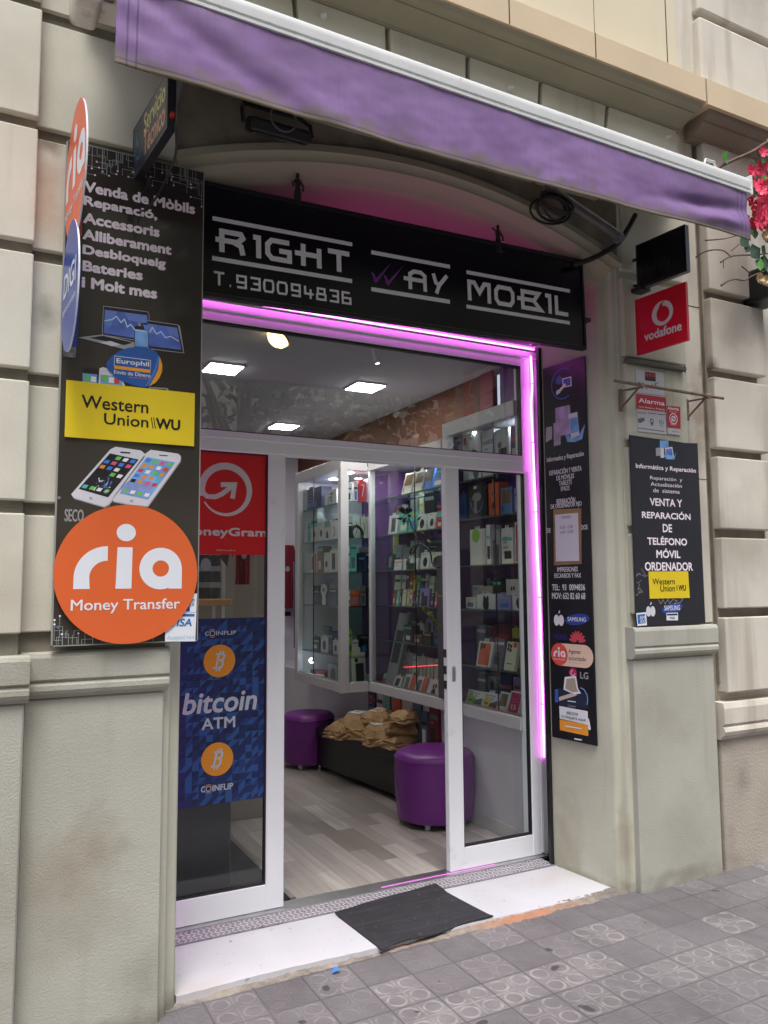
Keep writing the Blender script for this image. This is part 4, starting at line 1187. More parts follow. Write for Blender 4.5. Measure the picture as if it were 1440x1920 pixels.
tline('IPADS', 219, 1068, 1106, 290, fq, zD, m_tx2, K, .016)
tline('REPARACIÓN', 185, 1158, 1212, 334, fq, zD, m_tx2, K, .016)
tline('DE ORDENADOR FIJO', 138, 1212, 1258, 386, fq, zD, m_tx2, K, .016)
tline('DE', 108, 130, 166, 138, fq, zE, m_tx2, K, .016); tline('DOS', 380, 103, 142, 432, fq, zE, m_tx2, K, .016)
tline('IMPRESIONES', 190, 438, 476, 354, fq, zE, m_tx2, K, .016)
tline('ESCANEOS Y FAX', 168, 488, 524, 380, fq, zE, m_tx2, K, .016)
tline('TEL:  93  0094836', 148, 574, 622, 412, fq, zE, m_tx2, K, .02)
tline('MOV: 632 82 60 68', 148, 640, 690, 414, fq, zE, m_tx2, K, .02)
for p in ((245, 790), (248, 890), (252, 1128)): mb.ell(fq, fq.uv(*zD(*p)), .004, .004, mat('brown star', S(110, 70, 70), .5), K, 5)
# round tool emblem
m_bl = mat('emblem blue', S(64, 96, 180), .4)
c_ = fq.uv(*zD(236, 250)); mb.ring(fq, c_, .083, .090, m_bl, K, 60, 300, 30); mb.ell(fq, fq.uv(*zD(205, 225)), .024, .024, m_bl, K)
mb.pxpoly(fq, [(230, 210), (302, 193), (305, 270), (232, 285)], m_tx2, K, zD); mb.pxpoly(fq, [(238, 218), (296, 204), (298, 262), (240, 276)], m_bl, K+.0002, zD)
mb.pxpoly(fq, [(185, 320), (198, 338), (262, 262), (250, 248)], m_tx2, K+.0004, zD); mb.ring(fq, fq.uv(*zD(198, 322)), .008, .016, m_tx2, K+.0005, -20, 250)
# gadget pictures
for i, (P, m) in enumerate((([(176, 405), (300, 375), (318, 660), (182, 690)], m_dk), ([(175, 445), (290, 420), (305, 650), (178, 672)], mat('lilac screen print', S(172, 150, 190), .35, vary=(20, .3))), ([(160, 565), (215, 560), (218, 735), (165, 748)], m_grey), ([(170, 585), (212, 580), (213, 705), (170, 715)], MATS['lilac screen print']),
                            ([(278, 495), (350, 475), (368, 660), (300, 690)], m_ph), ([(284, 530), (355, 512), (362, 630), (298, 650)], m_scr2), ([(103, 600), (150, 590), (150, 690), (100, 720)], m_grey),
                            ([(255, 660), (280, 650), (300, 690), (365, 665), (385, 620), (412, 572), (390, 690), (330, 715), (270, 715)], MATS['pale blue screen print']))):
    mb.pxpoly(fq, P, m, K+.0001*i, zD)
# maker emblems
def apple(fr, c, h, m, k):
    for sx in (-1, 1): mb.ell(fr, (c[0]+sx*.20*h, c[1]-.08*h), .24*h, .36*h, m, k+.0001*(sx+1), 24)
    mb.ell(fr, (c[0]+.05*h, c[1]+.46*h), .05*h, .12*h, m, k, 12, -.5)
apple(fq, fq.uv(*zE(203, 850)), .085, m_tx2, K)
m_sb = mat('ellipse blue', S(40, 70, 160), .4)
c_ = fq.uv(*zE(348, 853)); mb.ell(fq, c_, .086, .03, m_sb, K, 30, .12); mb.text(fq, 'SAMSUNG', (c_[0]-.068, c_[1]+.012), (c_[0]+.062, c_[1]-.011), m_wp, K+.0003, .02, None, True)
tline('NOKIA', 162, 966, 1012, 272, fq, zE, mat('dim blue print', S(48, 44, 120), .4), K, .02)
c_ = fq.uv(*zE(352, 1040)); m_hw = mat('petal red', S(206, 70, 84), .4)
for i in range(8):
    a = R(12+i*22.3); mb.ell(fq, (c_[0]+.034*math.cos(a), c_[1]+.005+.036*math.sin(a)), .026, .0085, m_hw, K+.00005*i, 14, a)
c_ = fq.uv(*zE(315, 1278)); mb.ell(fq, c_, .027, .027, mat('magenta round print', S(190, 40, 100), .4), K); mb.ring(fq, c_, .012, .016, m_wp, K+.0003, 90, 360); tline('LG', 372, 1268, 1322, 438, fq, zE, m_grey, K, .02)
mb.build('print', rb)
# taped notice
nt_ = thing('opening_hours_notice', (2.92, 3.3, 1.6), 'white opening hours sheet taped with brown tape on the reveal board', 'notice')
fn2 = fq.shift(.0016)
mb = MB(); mb.pxpoly(fn2, [(158, -20), (380, -30), (384, 412), (164, 424)], mat('brown tape', S(150, 118, 84), .35, vary=(10, .2)), 0, zE); mb.build('tape', nt_)
mb = MB(); mb.pxpoly(fn2, [(172, 22), (356, 6), (365, 388), (180, 392)], mat('white paper', S(222, 218, 232, .92), .6), .0005, zE)
tline('HORARIO', 225, 32, 56, 300, fn2, zE, m_dk, .0009, 0); tline('10:30 - 15:00', 213, 112, 136, 314, fn2, zE, m_dk, .0009, 0); tline('16:30 - 22:00', 213, 150, 172, 316, fn2, zE, m_dk, .0009, 0)
mb.build('sheet', nt_)
# pill shaped agent sticker
ag = thing('agent_sticker', (2.92, 3.3, 1.1), 'pill shaped peach agent sticker with red end on the reveal board', 'sticker')
fg = fq.shift(.002)
a0, v0 = fg.uv(*zE(142, 1128)); a1, _ = fg.uv(*zE(476, 1150)); rr = (fg.uv(*zE(190, 1040))[1]-fg.uv(*zE(190, 1216))[1])/2
v0 = (fg.uv(*zE(190, 1040))[1]+fg.uv(*zE(190, 1216))[1])/2
mb = MB()
pill = [(a1-rr+rr*math.cos(R(t)), v0+rr*math.sin(R(t))) for t in range(-90, 91, 12)]+[(a0+rr+rr*math.cos(R(t)), v0+rr*math.sin(R(t))) for t in range(90, 271, 12)]
mb.poly(fg, pill, mat('peach sticker', S(240, 208, 186, .92), .4)); mb.ell(fg, (a0+rr, v0), rr, rr, mat('red round print', S(226, 84, 72), .4), .0003)
ria(mb, fg, (a0+rr, v0-.002), rr*.95, .0006)
mb.text(fg, 'Agente', (a0+2.1*rr, v0+rr*.55), (a0+2.1*rr+.085, v0+rr*.05), m_dk, .0006, 0, None, True); mb.text(fg, 'autorizado', (a0+2.1*rr, v0-rr*.05), (a0+2.1*rr+.125, v0-rr*.42), m_dk, .0006, 0, None, True)
mb.rect(fg, a0+2.1*rr, v0-rr*.66, a0+2.1*rr+.13, v0-rr*.64, m_grey, .0006)
mb.build('sticker', ag)
# parcel pick-up sticker
pk = thing('parcel_sticker', (2.93, 3.25, .65), 'dark and orange parcel pick up sticker low on the reveal board', 'sticker')
m_nv = mat('navy sticker', S(34, 44, 66), .4); m_am = mat('amber print', S(236, 156, 50), .4); m_kr = mat('kraft print', S(172, 156, 140), .5)
mb = MB()
for i, (P, m) in enumerate((([(204, 1400), (430, 1440), (440, 1560), (206, 1540)], m_nv), ([(206, 1540), (432, 1582), (434, 1690), (210, 1640)], m_wp), ([(210, 1646), (436, 1690), (438, 1780), (212, 1732)], m_am), ([(250, 1310), (340, 1302), (355, 1400), (380, 1440), (330, 1450), (240, 1410)], m_wp), ([(265, 1325), (330, 1318), (345, 1400), (360, 1425), (310, 1432), (255, 1400)], m_kr),
                            ([(204, 1470), (300, 1440), (350, 1455), (290, 1475), (206, 1500)], mat('hand print', S(206, 186, 178), .5)), ([(428, 1620), (445, 1650), (458, 1720), (450, 1735), (436, 1720)], m_wp), ([(172, 1410), (200, 1405), (200, 1515), (174, 1510)], m_bl))):
    mb.pxpoly(fg, P, m, .0002+.0002*i, zE)
P = [(375, 1395), (405, 1410), (428, 1450), (434, 1490), (428, 1530)]
mb.stroke(fg, [fg.uv(*zE(*p)) for p in P], .006, m_scr2, .0018)
tline('¡RECOGE', 266, 1582, 1606, 356, fg, zE, m_dk, .0024, .015); tline('TU PAQUETE AQUÍ!', 222, 1608, 1632, 416, fg, zE, m_dk, .0024, .015)
mb.pxpoly(fg, [(256, 1694), (384, 1716), (384, 1726), (256, 1704)], m_wp, .0022, zE); tline('Counter', 275, 1524, 1544, 340, fg, zE, m_grey, .0024, 0); mb.pxpoly(fg, [(275, 1496), (340, 1504), (340, 1512), (275, 1504)], m_wp, .0022, zE); mb.pxpoly(fg, [(328, 1795), (388, 1805), (388, 1815), (328, 1806)], m_wp, .0022, zE)
mb.build('sticker', pk)

# ---------------------------------------------------------------- board on the far pier
fk = FY(3.052); zF = zm(3.557, 1140, 660)
pb = thing('repair_sign_board', (3.3, 3.06, 1.33), 'black ribbed board on the far pier with large white repair lettering', 'sign board')
m_rib = mat('black ribbed board', S(38, 38, 46), .4, vary=(3, .12))
mb = MB(); kx0, kx1, kz0, kz1 = 3.043, 3.549, 1.326, 2.330
mb.slab(fk, [(kx0, kz0), (kx1, kz0), (kx1, kz1-.006), (kx1-.1, kz1-.012), (kx1-.2, kz1-.008), (kx0+.12, kz1-.004), (kx0, kz1)], m_rib, -.006, 0)
m_ribl = mat('rib line', S(54, 54, 62), .4)
for i in range(98): mb.rect(fk, kx0+.004, kz0+.01+i*.01, kx1-.004, kz0+.0122+i*.01, m_ribl, .0003)
mb.build('board', pb)
mb = MB(); K = .0006
for t, p0, p1, b in (('Informática y Reparación', (184, 742), (587, 815), .03), ('Reparación  y', (280, 826), (495, 872), 0), ('Actualización', (284, 866), (492, 906), 0), ('de  sistema', (300, 908), (478, 946), 0),
                     ('VENTA Y', (277, 972), (495, 1036), .035), ('REPARACIÓN', (224, 1052), (551, 1122), .035), ('DE', (363, 1146), (428, 1204), .035), ('TELÉFONO', (260, 1224), (528, 1292), .035), ('MÓVIL', (320, 1308), (484, 1376), .035), ('ORDENADOR', (244, 1400), (566, 1460), .035)):
    mb.text(fk, t, p0, p1, m_txt, K, b, zF)
for i, (P, m) in enumerate((([(345, 590), (402, 590), (404, 640), (346, 640)], m_scr2), ([(318, 640), (352, 636), (354, 690), (320, 694)], m_grey), ([(350, 640), (372, 640), (374, 706), (350, 706)], m_ph), ([(378, 640), (428, 632), (440, 705), (388, 715)], m_ph), ([(384, 650), (424, 643), (432, 690), (390, 698)], m_scr), ([(370, 690), (392, 680), (440, 700), (456, 664), (442, 716), (390, 716)], m_scr2))):
    mb.pxpoly(fk, P, m, K+.0001*i, zF)
apple(fk, fk.uv(*zF(284, 1722)), .075, m_ph, K)
c_ = fk.uv(*zF(428, 1710)); mb.ell(fk, c_, .078, .026, m_sb, K, 30, .15); mb.text(fk, 'SAMSUNG', (374, 1690), (480, 1722), m_wp, K+.0003, .02, zF)
mb.build('lettering', pb); mb = MB()
m_ch = mat('white chalk', S(150, 150, 152), .7)
rn = random.Random(5)
for j in range(5):
    P = [(190+rn.uniform(0, 50), 1440+j*45+rn.uniform(-10, 10))]
    for k in range(5): P.append((P[-1][0]+rn.uniform(-22, 24), P[-1][1]+rn.uniform(-18, 24)))
    mb.stroke(fk, [fk.uv(*zF(*p)) for p in P], .0025, m_ch, K+.0001*j)
mb.stroke(fk, [fk.uv(*zF(*p)) for p in [(335, 1650), (350, 1680), (365, 1650), (380, 1680), (400, 1648), (410, 1678), (432, 1650), (460, 1660), (440, 1680), (480, 1672), (500, 1645), (470, 1640)]], .003, m_ch, K+.0007)
mb.build('chalk_marks', pb)
ws = thing('money_sticker', (3.3, 3.05, 1.46), 'small yellow money transfer sticker on the far pier board', 'sticker')
fk2 = fk.shift(.0025)
mb = MB(); mb.pxpoly(fk2, [(270, 1464), (534, 1462), (546, 1640), (278, 1645)], m_yel, 0, zF)
mb.text(fk2, 'Western', (295, 1510), (446, 1550), m_blk, .0005, .015, zF); mb.text(fk2, 'Union', (348, 1555), (446, 1597), m_blk, .0005, .015, zF); mb.text(fk2, 'WU', (468, 1553), (520, 1592), m_blk, .0005, .04, zF)
for x in (452, 459): mb.pxpoly(fk2, [(x, 1556), (x+2.5, 1556), (x+6, 1590), (x+3.5, 1590)], m_blk, .0005, zF)
mb.build('sticker', ws)
ax = thing('card_sticker', (3.07, 3.05, 1.32), 'small blue and white card sticker hanging off the far pier board corner', 'sticker')
mb = MB(); mb.pxpoly(fk2, [(188, 1742), (254, 1735), (260, 1822), (196, 1828)], m_wp, 0, zF); mb.pxpoly(fk2, [(195, 1752), (246, 1746), (250, 1808), (200, 1814)], mat('card mid blue', S(52, 110, 190), .4), .0003, zF)
mb.text(fk2, 'AM', (210, 1760), (246, 1782), m_wp, .0005, .02, zF); mb.text(fk2, 'EX', (216, 1786), (246, 1806), m_wp, .0005, .02, zF); mb.build('sticker', ax)
wl = thing('white_label', (3.3, 3.05, 1.36), 'small white printed label near the foot of the far pier board', 'sticker')
mb = MB(); mb.pxpoly(fk2, [(390, 1740), (467, 1738), (467, 1790), (390, 1790)], m_wp, 0, zF); mb.pxpoly(fk2, [(394, 1746), (463, 1744), (463, 1756), (394, 1758)], m_dk, .0003, zF); mb.text(fk2, 'MAR', (412, 1766), (446, 1782), m_dk, .0003, .02, zF); mb.build('sticker', wl)

# alarm plates and iron rod
fa2 = FY(3.066)
m_ared = mat('alarm red', S(178, 44, 56), .35); m_agr = mat('pale grey plate', S(200, 200, 204, .92), .35); m_agd = mat('grey pictogram', S(96, 98, 108), .5)
al = thing('alarm_plate', (3.15, 3.06, 2.3), 'white and red alarm plate with pictograms behind the iron rod', 'sign')
zG = zm(4.235, 1000, 660)
mb = MB(); a0, b1 = fa2.uv(*zG(812, 120)); a1, b0 = fa2.uv(*zG(1060, 655)); mb.slab(fa2, [(a0, b0), (a1-.002, b0), (a1-.006, b1-.002), (a0, b1)], m_agr, -.004, 0); mb.build('plate', al)
mb = MB()
mb.pxpoly(fa2, [(816, 330), (1053, 362), (1055, 478), (818, 450)], m_ared, .0005, zG); mb.pxpoly(fa2, [(885, 155), (970, 166), (971, 207), (886, 197)], mat('dark red print', S(120, 40, 44), .4), .0005, zG); mb.pxpoly(fa2, [(886, 197), (971, 207), (972, 235), (887, 226)], m_dk, .0005, zG)
for i in range(3): mb.ell(fa2, fa2.uv(*zG(900+i*27, 180+i*3)), .008, .010, m_ared, .0008, 12)
for q in ((822, 130, 1040, 0),):
    for A_, B_ in (((820, 132), (1046, 160)), ((820, 322), (1046, 350))): mb.pxpoly(fa2, [A_, B_, (B_[0], B_[1]+3), (A_[0], A_[1]+3)], m_dk, .0005, zG)
mb.stroke(fa2, [fa2.uv(*zG(*p)) for p in [(860, 300), (880, 262), (900, 296), (915, 262), (930, 290), (945, 258), (960, 284), (975, 250), (1005, 242), (965, 252), (985, 290)]], .004, m_ared, .0006)
mb.text(fa2, 'Alarma', (834, 362), (1042, 428), m_wp, .0009, .03, zG); mb.text(fa2, 'con Aviso a Policía', (834, 424), (1042, 466), m_wp, .0009, .02, zG)
for p, q in (((830, 478), (895, 500)), ((910, 482), (975, 508)), ((985, 490), (1045, 520))): mb.pxpoly(fa2, [(p[0], p[1]), (q[0], p[1]+6), (q[0], p[1]+12), (p[0], p[1]+6)], m_agd, .0005, zG)
mb.pxpoly(fa2, [(830, 530), (880, 520), (884, 545), (850, 565), (832, 560)], m_agd, .0005, zG)
c_ = fa2.uv(*zG(940, 548)); mb.ring(fa2, c_, .007, .014, m_agd, .0005); mb.poly(fa2, [(c_[0]-.012, c_[1]-.012), (c_[0]+.012, c_[1]-.012), (c_[0], c_[1]-.03)], m_agd, .0005)
c_ = fa2.uv(*zG(1016, 556)); mb.stroke(fa2, [(c_[0]-.008, c_[1]-.026), (c_[0], c_[1]+.012), (c_[0]+.008, c_[1]-.026)], .004, m_agd, .0005)
for s_ in (0, 180): mb.ring(fa2, c_, .013, .017, m_agd, .0005, s_-40, s_+40, 10)
mb.pxpoly(fa2, [(832, 600), (1040, 628), (1040, 634), (832, 606)], m_agd, .0005, zG)
mb.build('print', al)
al2 = thing('alarm_plate', (3.3, 3.06, 2.28), 'small red alarm plate with an eye emblem beside the larger one', 'sign')
fa3 = FY(3.063)
mb = MB(); a0, b1 = fa3.uv(*zG(1058, 425)); a1, b0 = fa3.uv(*zG(1170, 662)); mb.slab(fa3, [(a0, b0), (a1, b0), (a1, b1-.002), (a0, b1)], m_agr, -.004, 0); mb.build('plate', al2)
mb = MB(); mb.pxpoly(fa3, [(1060, 425), (1166, 437), (1169, 612), (1062, 600)], m_ared, .0005, zG)
mb.text(fa3, 'Alarma', (1064, 430), (1154, 468), m_wp, .0009, .03, zG); mb.text(fa3, 'Exterior', (1080, 466), (1140, 484), m_wp, .0009, 0, zG); mb.text(fa3, 'Registro', (1090, 566), (1136, 586), m_wp, .0009, 0, zG)
c_ = fa3.uv(*zG(1112, 530)); mb.ring(fa3, c_, .026, .031, m_wp, .0009, 0, 360, 28, 1.0); mb.ring(fa3, c_, .010, .016, m_wp, .0009); mb.stroke(fa3, [(c_[0]-.016, c_[1]-.016), (c_[0]+.016, c_[1]+.016)], .004, m_wp, .0011)
mb.text(fa3, 'alarmas', (1100, 622), (1160, 640), m_agd, .0009, 0, zG)
mb.build('print', al2)
m_rust = mat('rusty iron', S(140, 122, 104, .8), .75, metal=.3, vary=(20, .3), bump=(80, .4))
ir = thing('iron_rod', (3.35, 2.97, 2.5), 'rusty iron curtain rod on two brackets across the alarm plates', 'rod')
zH = zm(4.235, 1000, 660)
RY = 2.965
fr_ = FY(RY)
P0, P1 = fr_.at(*fr_.uv(1152, 714)), fr_.at(*fr_.uv(1356, 747))
mb = MB(); mb.tube([P0, P1], .008, m_rust, 10); smooth_angle(mb.build('rod', ir), 50)
for (px, py), bx in (((1200, 722), 3.03), ((1325, 742), 3.52)):
    q = fr_.at(*fr_.uv(px, py)); mb = MB()
    w = Vector((q.x-.03, 3.075, q.z-.015)); mb.tube([q+Vector((0, 0, -.012)), Vector((w.x, w.y, q.z-.012))], .006, m_rust, 6); mb.tube([q+Vector((0, .01, -.012)), Vector((w.x, w.y, q.z-.105))], .006, m_rust, 6)
    mb.box(w.x-.008, w.x+.008, w.y-.006, w.y+.01, q.z-.12, q.z, m_rust)
    mb.tube([q+Vector((.012*math.sin(a), .012*math.cos(a)-.0, .012*math.sin(a*2)*.3+.014*math.cos(a))) for a in [R(k*30) for k in range(12)]], .005, m_rust, 6)
    mb.build('bracket', ir); mb = MB()
    mb.lathe(q+Vector((.012, 0, 0)), [(0, -.012), (.014, -.01), (.015, .008), (0, .012)], mat('knotted rag', S(165, 145, 125, .8), .9), 8, (1, 0, .3))
    mb.build('knot', ir)
m_ledge = mat('dark lead ledge', S(110, 110, 98, .7), .8)
mb = MB(); fz = FY(3.055); a0 = fz.uv(1176, 672)[0]; a1 = fz.uv(1284, 690)[0]; zz = fz.uv(1230, 684)[1]; mb.box(a0, a1, 3.04, 3.08, zz-.012, zz+.012, m_ledge, .004); mb.build('wall_ledge', bld)

# ---------------------------------------------------------------- posters on the door glass
gp = FY(YD+.0265)
zI = zm(3, 60, 800); zJ = zm(4.364, 320, 1120)
gp0 = FY(YD+.0170)
mg = thing('red_poster', (1.1, 3.76, 1.6), 'red money poster with white circling arrow inside the door glass', 'poster')
m_pred = mat('poster red', S(222, 20, 30, .9), .45)
mb = MB(); a0, b1 = .80, gp.uv(505, 851)[1]; a1, b0 = 1.283, gp.uv(505, 1041)[1]
b1 = 2.203
mb.slab(gp0, [(a0, b0), (a1, b0), (a1, b1), (a0, b1)], m_pred, -.0006, 0); mb.build('sheet', mg)
gk = gp0.shift(.0004)
mb = MB()
c_ = gk.uv(*zI(1090, 358)); ro = gk.uv(*zI(1090, 203))[1]-c_[1]
n = 44; Vv = []
for i in range(n+1):                               # ring that thins into the tail
    t = i/n; a = R(-150+345*t); th = ro*(.05+.20*min(1, t*1.7)); rc = ro-ro*.12
    Vv += [gk.at(c_[0]+(rc-th/2)*math.cos(a), c_[1]+(rc-th/2)*math.sin(a)), gk.at(c_[0]+(rc+th/2)*math.cos(a), c_[1]+(rc+th/2)*math.sin(a))]
mb.add(Vv, [[2*i, 2*i+1, 2*i+3, 2*i+2] for i in range(n)], m_redd)
P = [gk.uv(*zI(*p)) for p in [(948, 330), (958, 368), (985, 392), (1030, 395), (1070, 378), (1125, 335)]]
mb.stroke(gk, P, ro*.17, m_redd, .0002)
mb.stroke(gk, [gk.uv(*zI(*p)) for p in [(1062, 326), (1140, 326), (1128, 404)]], ro*.17, m_redd, .0004)
mb.text(gk, 'MoneyGram', (830, 560), (1322, 634), m_redd, .0002, .04, zI, slant=0)
mb.text(gk, '©2025 MoneyGram', (1036, 690), (1144, 702), m_redd, .0002, 0, zI)
mb.build('print', mg)
ba = thing('coin_machine_poster', (1.05, 3.76, .7), 'blue triangle patterned cash machine poster with two orange coins on the door glass', 'poster')
b1 = gp.uv(420, 1159)[1]; b0 = gp.uv(400, 1504)[1]
b0 = (gp.uv(345, 1514)[1]+gp.uv(498, 1493)[1])/2
a0, a1 = .80, 1.278
mb = MB()
tb = [mat('poster blue '+n_, S(*c, .72), .5) for n_, c in (('deep', (26, 48, 108)), ('dark', (20, 36, 84)), ('mid', (32, 66, 134)), ('light', (44, 92, 160)), ('violet', (40, 40, 112)))]
ps = gp0
mb.slab(ps, [(a0, b0), (a1, b0), (a1, b1), (a0, b1)], tb[0], -.0006, 0)
rn = random.Random(11); g = (a1-a0)/15; rows_ = int((b1-b0)/g)
for i in range(15):
    for j in range(rows_+1):
        x, y = a0+i*g, b0+j*g; X_, Y_ = x+g, min(y+g, b1)
        if Y_-y < .004: continue
        w = [4, 2, 1, 3, 1] if i > 2 else [2, 2, 1, 1, 6]
        mb.poly(ps, [(x, y), (X_, y), (X_, Y_)], tb[rn.choices(range(5), w)[0]], .0003); mb.poly(ps, [(x, y), (X_, Y_), (x, Y_)], tb[rn.choices(range(5), w)[0]], .0003)
mb.build('sheet', ba)
mb = MB(); pk_ = ps.shift(.0006)
m_coin = mat('orange coin print', S(232, 150, 40, .9), .45); m_prn = mat('pale poster print', S(196, 202, 214, .9), .45)
for px, py, py1 in ((400, 520, 387), (382, 1324, 1188)):
    c_ = pk_.uv(*zJ(px, py)); r_ = pk_.uv(*zJ(px, py1))[1]-c_[1]
    mb.ell(pk_, c_, r_, r_, m_coin); 
    q = lambda x, y: (c_[0]+(x*.97+y*.22)*r_, c_[1]+(-x*.22*0+y)*r_)
    kw = r_*.13
    mb.stroke(pk_, [q(-.14, -.42), q(-.14, .42), q(.14, .42), q(.24, .34), q(.24, .12), q(.14, .04), q(-.06, .04)], kw, m_prn, .0003)
    mb.stroke(pk_, [q(.10, .04), q(.24, -.06), q(.26, -.30), q(.14, -.42), q(-.10, -.42)], kw, m_prn, .0005)
    for x_ in (-.08, .12): mb.stroke(pk_, [q(x_, .40), q(x_, .62)], kw*.8, m_prn, .0007); mb.stroke(pk_, [q(x_, -.40), q(x_, -.62)], kw*.8, m_prn, .0007)
    mb.stroke(pk_, [q(-.32, .42), q(-.10, .42)], kw, m_prn, .0007); mb.stroke(pk_, [q(-.32, -.42), q(-.10, -.42)], kw, m_prn, .0007)
mb.text(pk_, 'bitcoin', (96, 786), (696, 918), m_prn, .0004, .03, zJ, slant=.16)
mb.text(pk_, 'ATM', (254, 992), (528, 1062), m_prn, .0004, .03, zJ)
for y0, y1, xa, xb in ((272, 306, 280, 535), (1540, 1590, 248, 510)):
    a_, t_ = pk_.uv(*zJ(xa, y0+(8 if y0 < 500 else 8))); c2, d_ = pk_.uv(*zJ(xb, y1+(-2 if y0 < 500 else -24)))
    mb.text(pk_, 'C', (a_, t_), (a_+.02, d_), m_prn, .0004, .03, None, True); cc = (a_+.036, (t_+d_)/2)
    mb.ring(pk_, cc, .010, .0135, m_prn, .0004); mb.ring(pk_, cc, .018, .0205, m_coin, .0004, 50, 140, 12); mb.ring(pk_, cc, .018, .0205, m_coin, .0004, 230, 310, 12)
    mb.text(pk_, 'INFLIP', (a_+.054, t_), (c2, d_), m_prn, .0004, .03, None, True)
mb.build('print', ba)

# ---------------------------------------------------------------- floor mat and litter
m_mat = mat('charcoal mat', S(44, 43, 48, .9), .95, vary=(5, .25), dirt=(40, .62, .75, S(84, 80, 80)), bump=(160, .8, .003), streak=(S(58, 57, 62), .5, .8, (2, 30, 1)))
mb = MB()
c4 = [Vector((1.594, 3.135, 0)), Vector((2.205, 3.190, 0)), Vector((2.165, 3.640, 0)), Vector((1.568, 3.565, 0))]
nx, ny = 46, 30; V = []; Fc = []
for i in range(nx+1):
    for j in range(ny+1):
        u, v = i/nx, j/ny
        p = (c4[0]*(1-u)+c4[1]*u)*(1-v)+(c4[3]*(1-u)+c4[2]*u)*v
        p.z = .005+.008*max(0, min(1, (p.y-3.54)/.04))+.0015*math.sin(u*9+v*4)+(.003 if v > .93 else 0)+.006*max(0, .06-v)/.06*math.sin(u*5)**2
        if v < .06: p.y += .008*math.sin(u*11)
        V.append(p)
for i in range(nx):
    for j in range(ny):
        k = i*(ny+1)+j; Fc.append([k, k+ny+1, k+ny+2, k+1])
mb.add(V, Fc, m_mat); o = mb.build('door_mat', label='charcoal grey rectangular door mat lying askew on the marble step', cat='door mat')
so = o.modifiers.new('thick', 'SOLIDIFY'); so.thickness = .006
q = onz(630, 1823, -.02)
mb = MB(); b_ = mat('blue scrap', S(40, 120, 210), .5)
mb.add([q+Vector(v) for v in ((-.018, -.006, .004), (.016, -.009, .012), (.019, .007, .006), (0, .013, .018), (-.016, .008, .005))], [[0, 1, 3], [1, 2, 3], [0, 3, 4]], b_)
o = mb.build('paper_scrap', label='tiny crumpled blue scrap lying on the pavement below the step', cat='litter'); so = o.modifiers.new('thick', 'SOLIDIFY'); so.thickness = .001

# ---------------------------------------------------------------- inside the shop
def plank_mat():
    m = bpy.data.materials.new('grey plank floor'); m.use_nodes = True
    t = m.node_tree; N, L = t.nodes, t.links; p = N['Principled BSDF']; p.inputs['Roughness'].default_value = .32
    g = N.new('ShaderNodeNewGeometry'); sp = N.new('ShaderNodeSeparateXYZ'); L.new(g.outputs['Position'], sp.inputs[0])
    cb = N.new('ShaderNodeCombineXYZ'); L.new(sp.outputs[1], cb.inputs[0]); L.new(sp.outputs[0], cb.inputs[1])
    b = N.new('ShaderNodeTexBrick'); L.new(cb.outputs[0], b.inputs['Vector'])
    b.inputs['Scale'].default_value = 1; b.inputs['Brick Width'].default_value = .62; b.inputs['Row Height'].default_value = .105
    b.inputs['Mortar Size'].default_value = .0008; b.offset = .37; b.offset_frequency = 2
    b.inputs['Color1'].default_value = (*S(152, 143, 136, .9), 1); b.inputs['Color2'].default_value = (*S(214, 206, 200, .9), 1); b.inputs['Mortar'].default_value = (*S(120, 112, 106, .8), 1)
    mp = N.new('ShaderNodeMapping'); mp.inputs['Scale'].default_value = (34, 2.2, 1); L.new(g.outputs['Position'], mp.inputs[0])
    n = N.new('ShaderNodeTexNoise'); n.inputs['Scale'].default_value = 1; n.inputs['Detail'].default_value = 6; L.new(mp.outputs[0], n.inputs[0])
    r = N.new('ShaderNodeMapRange'); r.inputs[1].default_value = .3; r.inputs[2].default_value = .75; r.inputs[3].default_value = 0; r.inputs[4].default_value = .5; L.new(n.outputs[0], r.inputs[0])
    x = N.new('ShaderNodeMix'); x.data_type = 'RGBA'; L.new(r.outputs[0], x.inputs[0]); L.new(b.outputs[0], x.inputs[6]); x.inputs[7].default_value = (*S(140, 130, 122, .9), 1)
    L.new(x.outputs[2], p.inputs['Base Color'])
    return m
m_floor = plank_mat()
m_ceil = mat('grey white ceiling', S(196, 196, 200, .9), .8, vary=(2, .03))
m_iwall = mat('pale grey inner wall', S(216, 214, 222, .95), .7, vary=(2, .04))
m_owall = mat('orange painted wall', S(118, 72, 52, .75), .75, vary=(2, .06))
m_pwall = mat('purple back panel', S(104, 56, 122, .9), .6, vary=(2, .08))
m_rwall = mat('red painted column', S(150, 40, 52, .9), .6)
m_cab = mat('white cabinet laminate', S(206, 204, 206, .92), .4, vary=(2, .03))
mb = MB(); mb.add([(-1.5, 3.75, .001), (3.4, 3.75, .001), (3.4, 8.6, .001), (-1.5, 8.6, .001)], [[0, 1, 2, 3]], m_floor); mb.build('shop_floor', kind='structure')
mb = MB(); mb.add([(-1.5, 3.76, 3.1), (3.4, 3.76, 3.1), (3.4, 8.6, 3.1), (-1.5, 8.6, 3.1)], [[0, 3, 2, 1]], m_ceil); mb.build('shop_ceiling', kind='structure')
mb = MB()
mb.box(-1.5, 3.5, 8.55, 8.7, 0, 3.2, m_iwall); mb.box(-1.6, -1.45, 3.7, 8.7, 0, 3.2, m_iwall)
mb.box(2.955, 3.4, 3.76, 8.6, 0, .70, m_iwall)
mb.box(3.30, 3.42, 3.76, 4.55, .7, 3.12, m_pwall); mb.box(3.30, 3.42, 4.55, 8.6, .7, 2.6, m_pwall); mb.box(3.299, 3.42, 4.75, 8.6, 2.6, 3.12, m_owall); mb.box(3.285, 3.30, 4.62, 4.78, 2.6, 3.1, m_rwall)
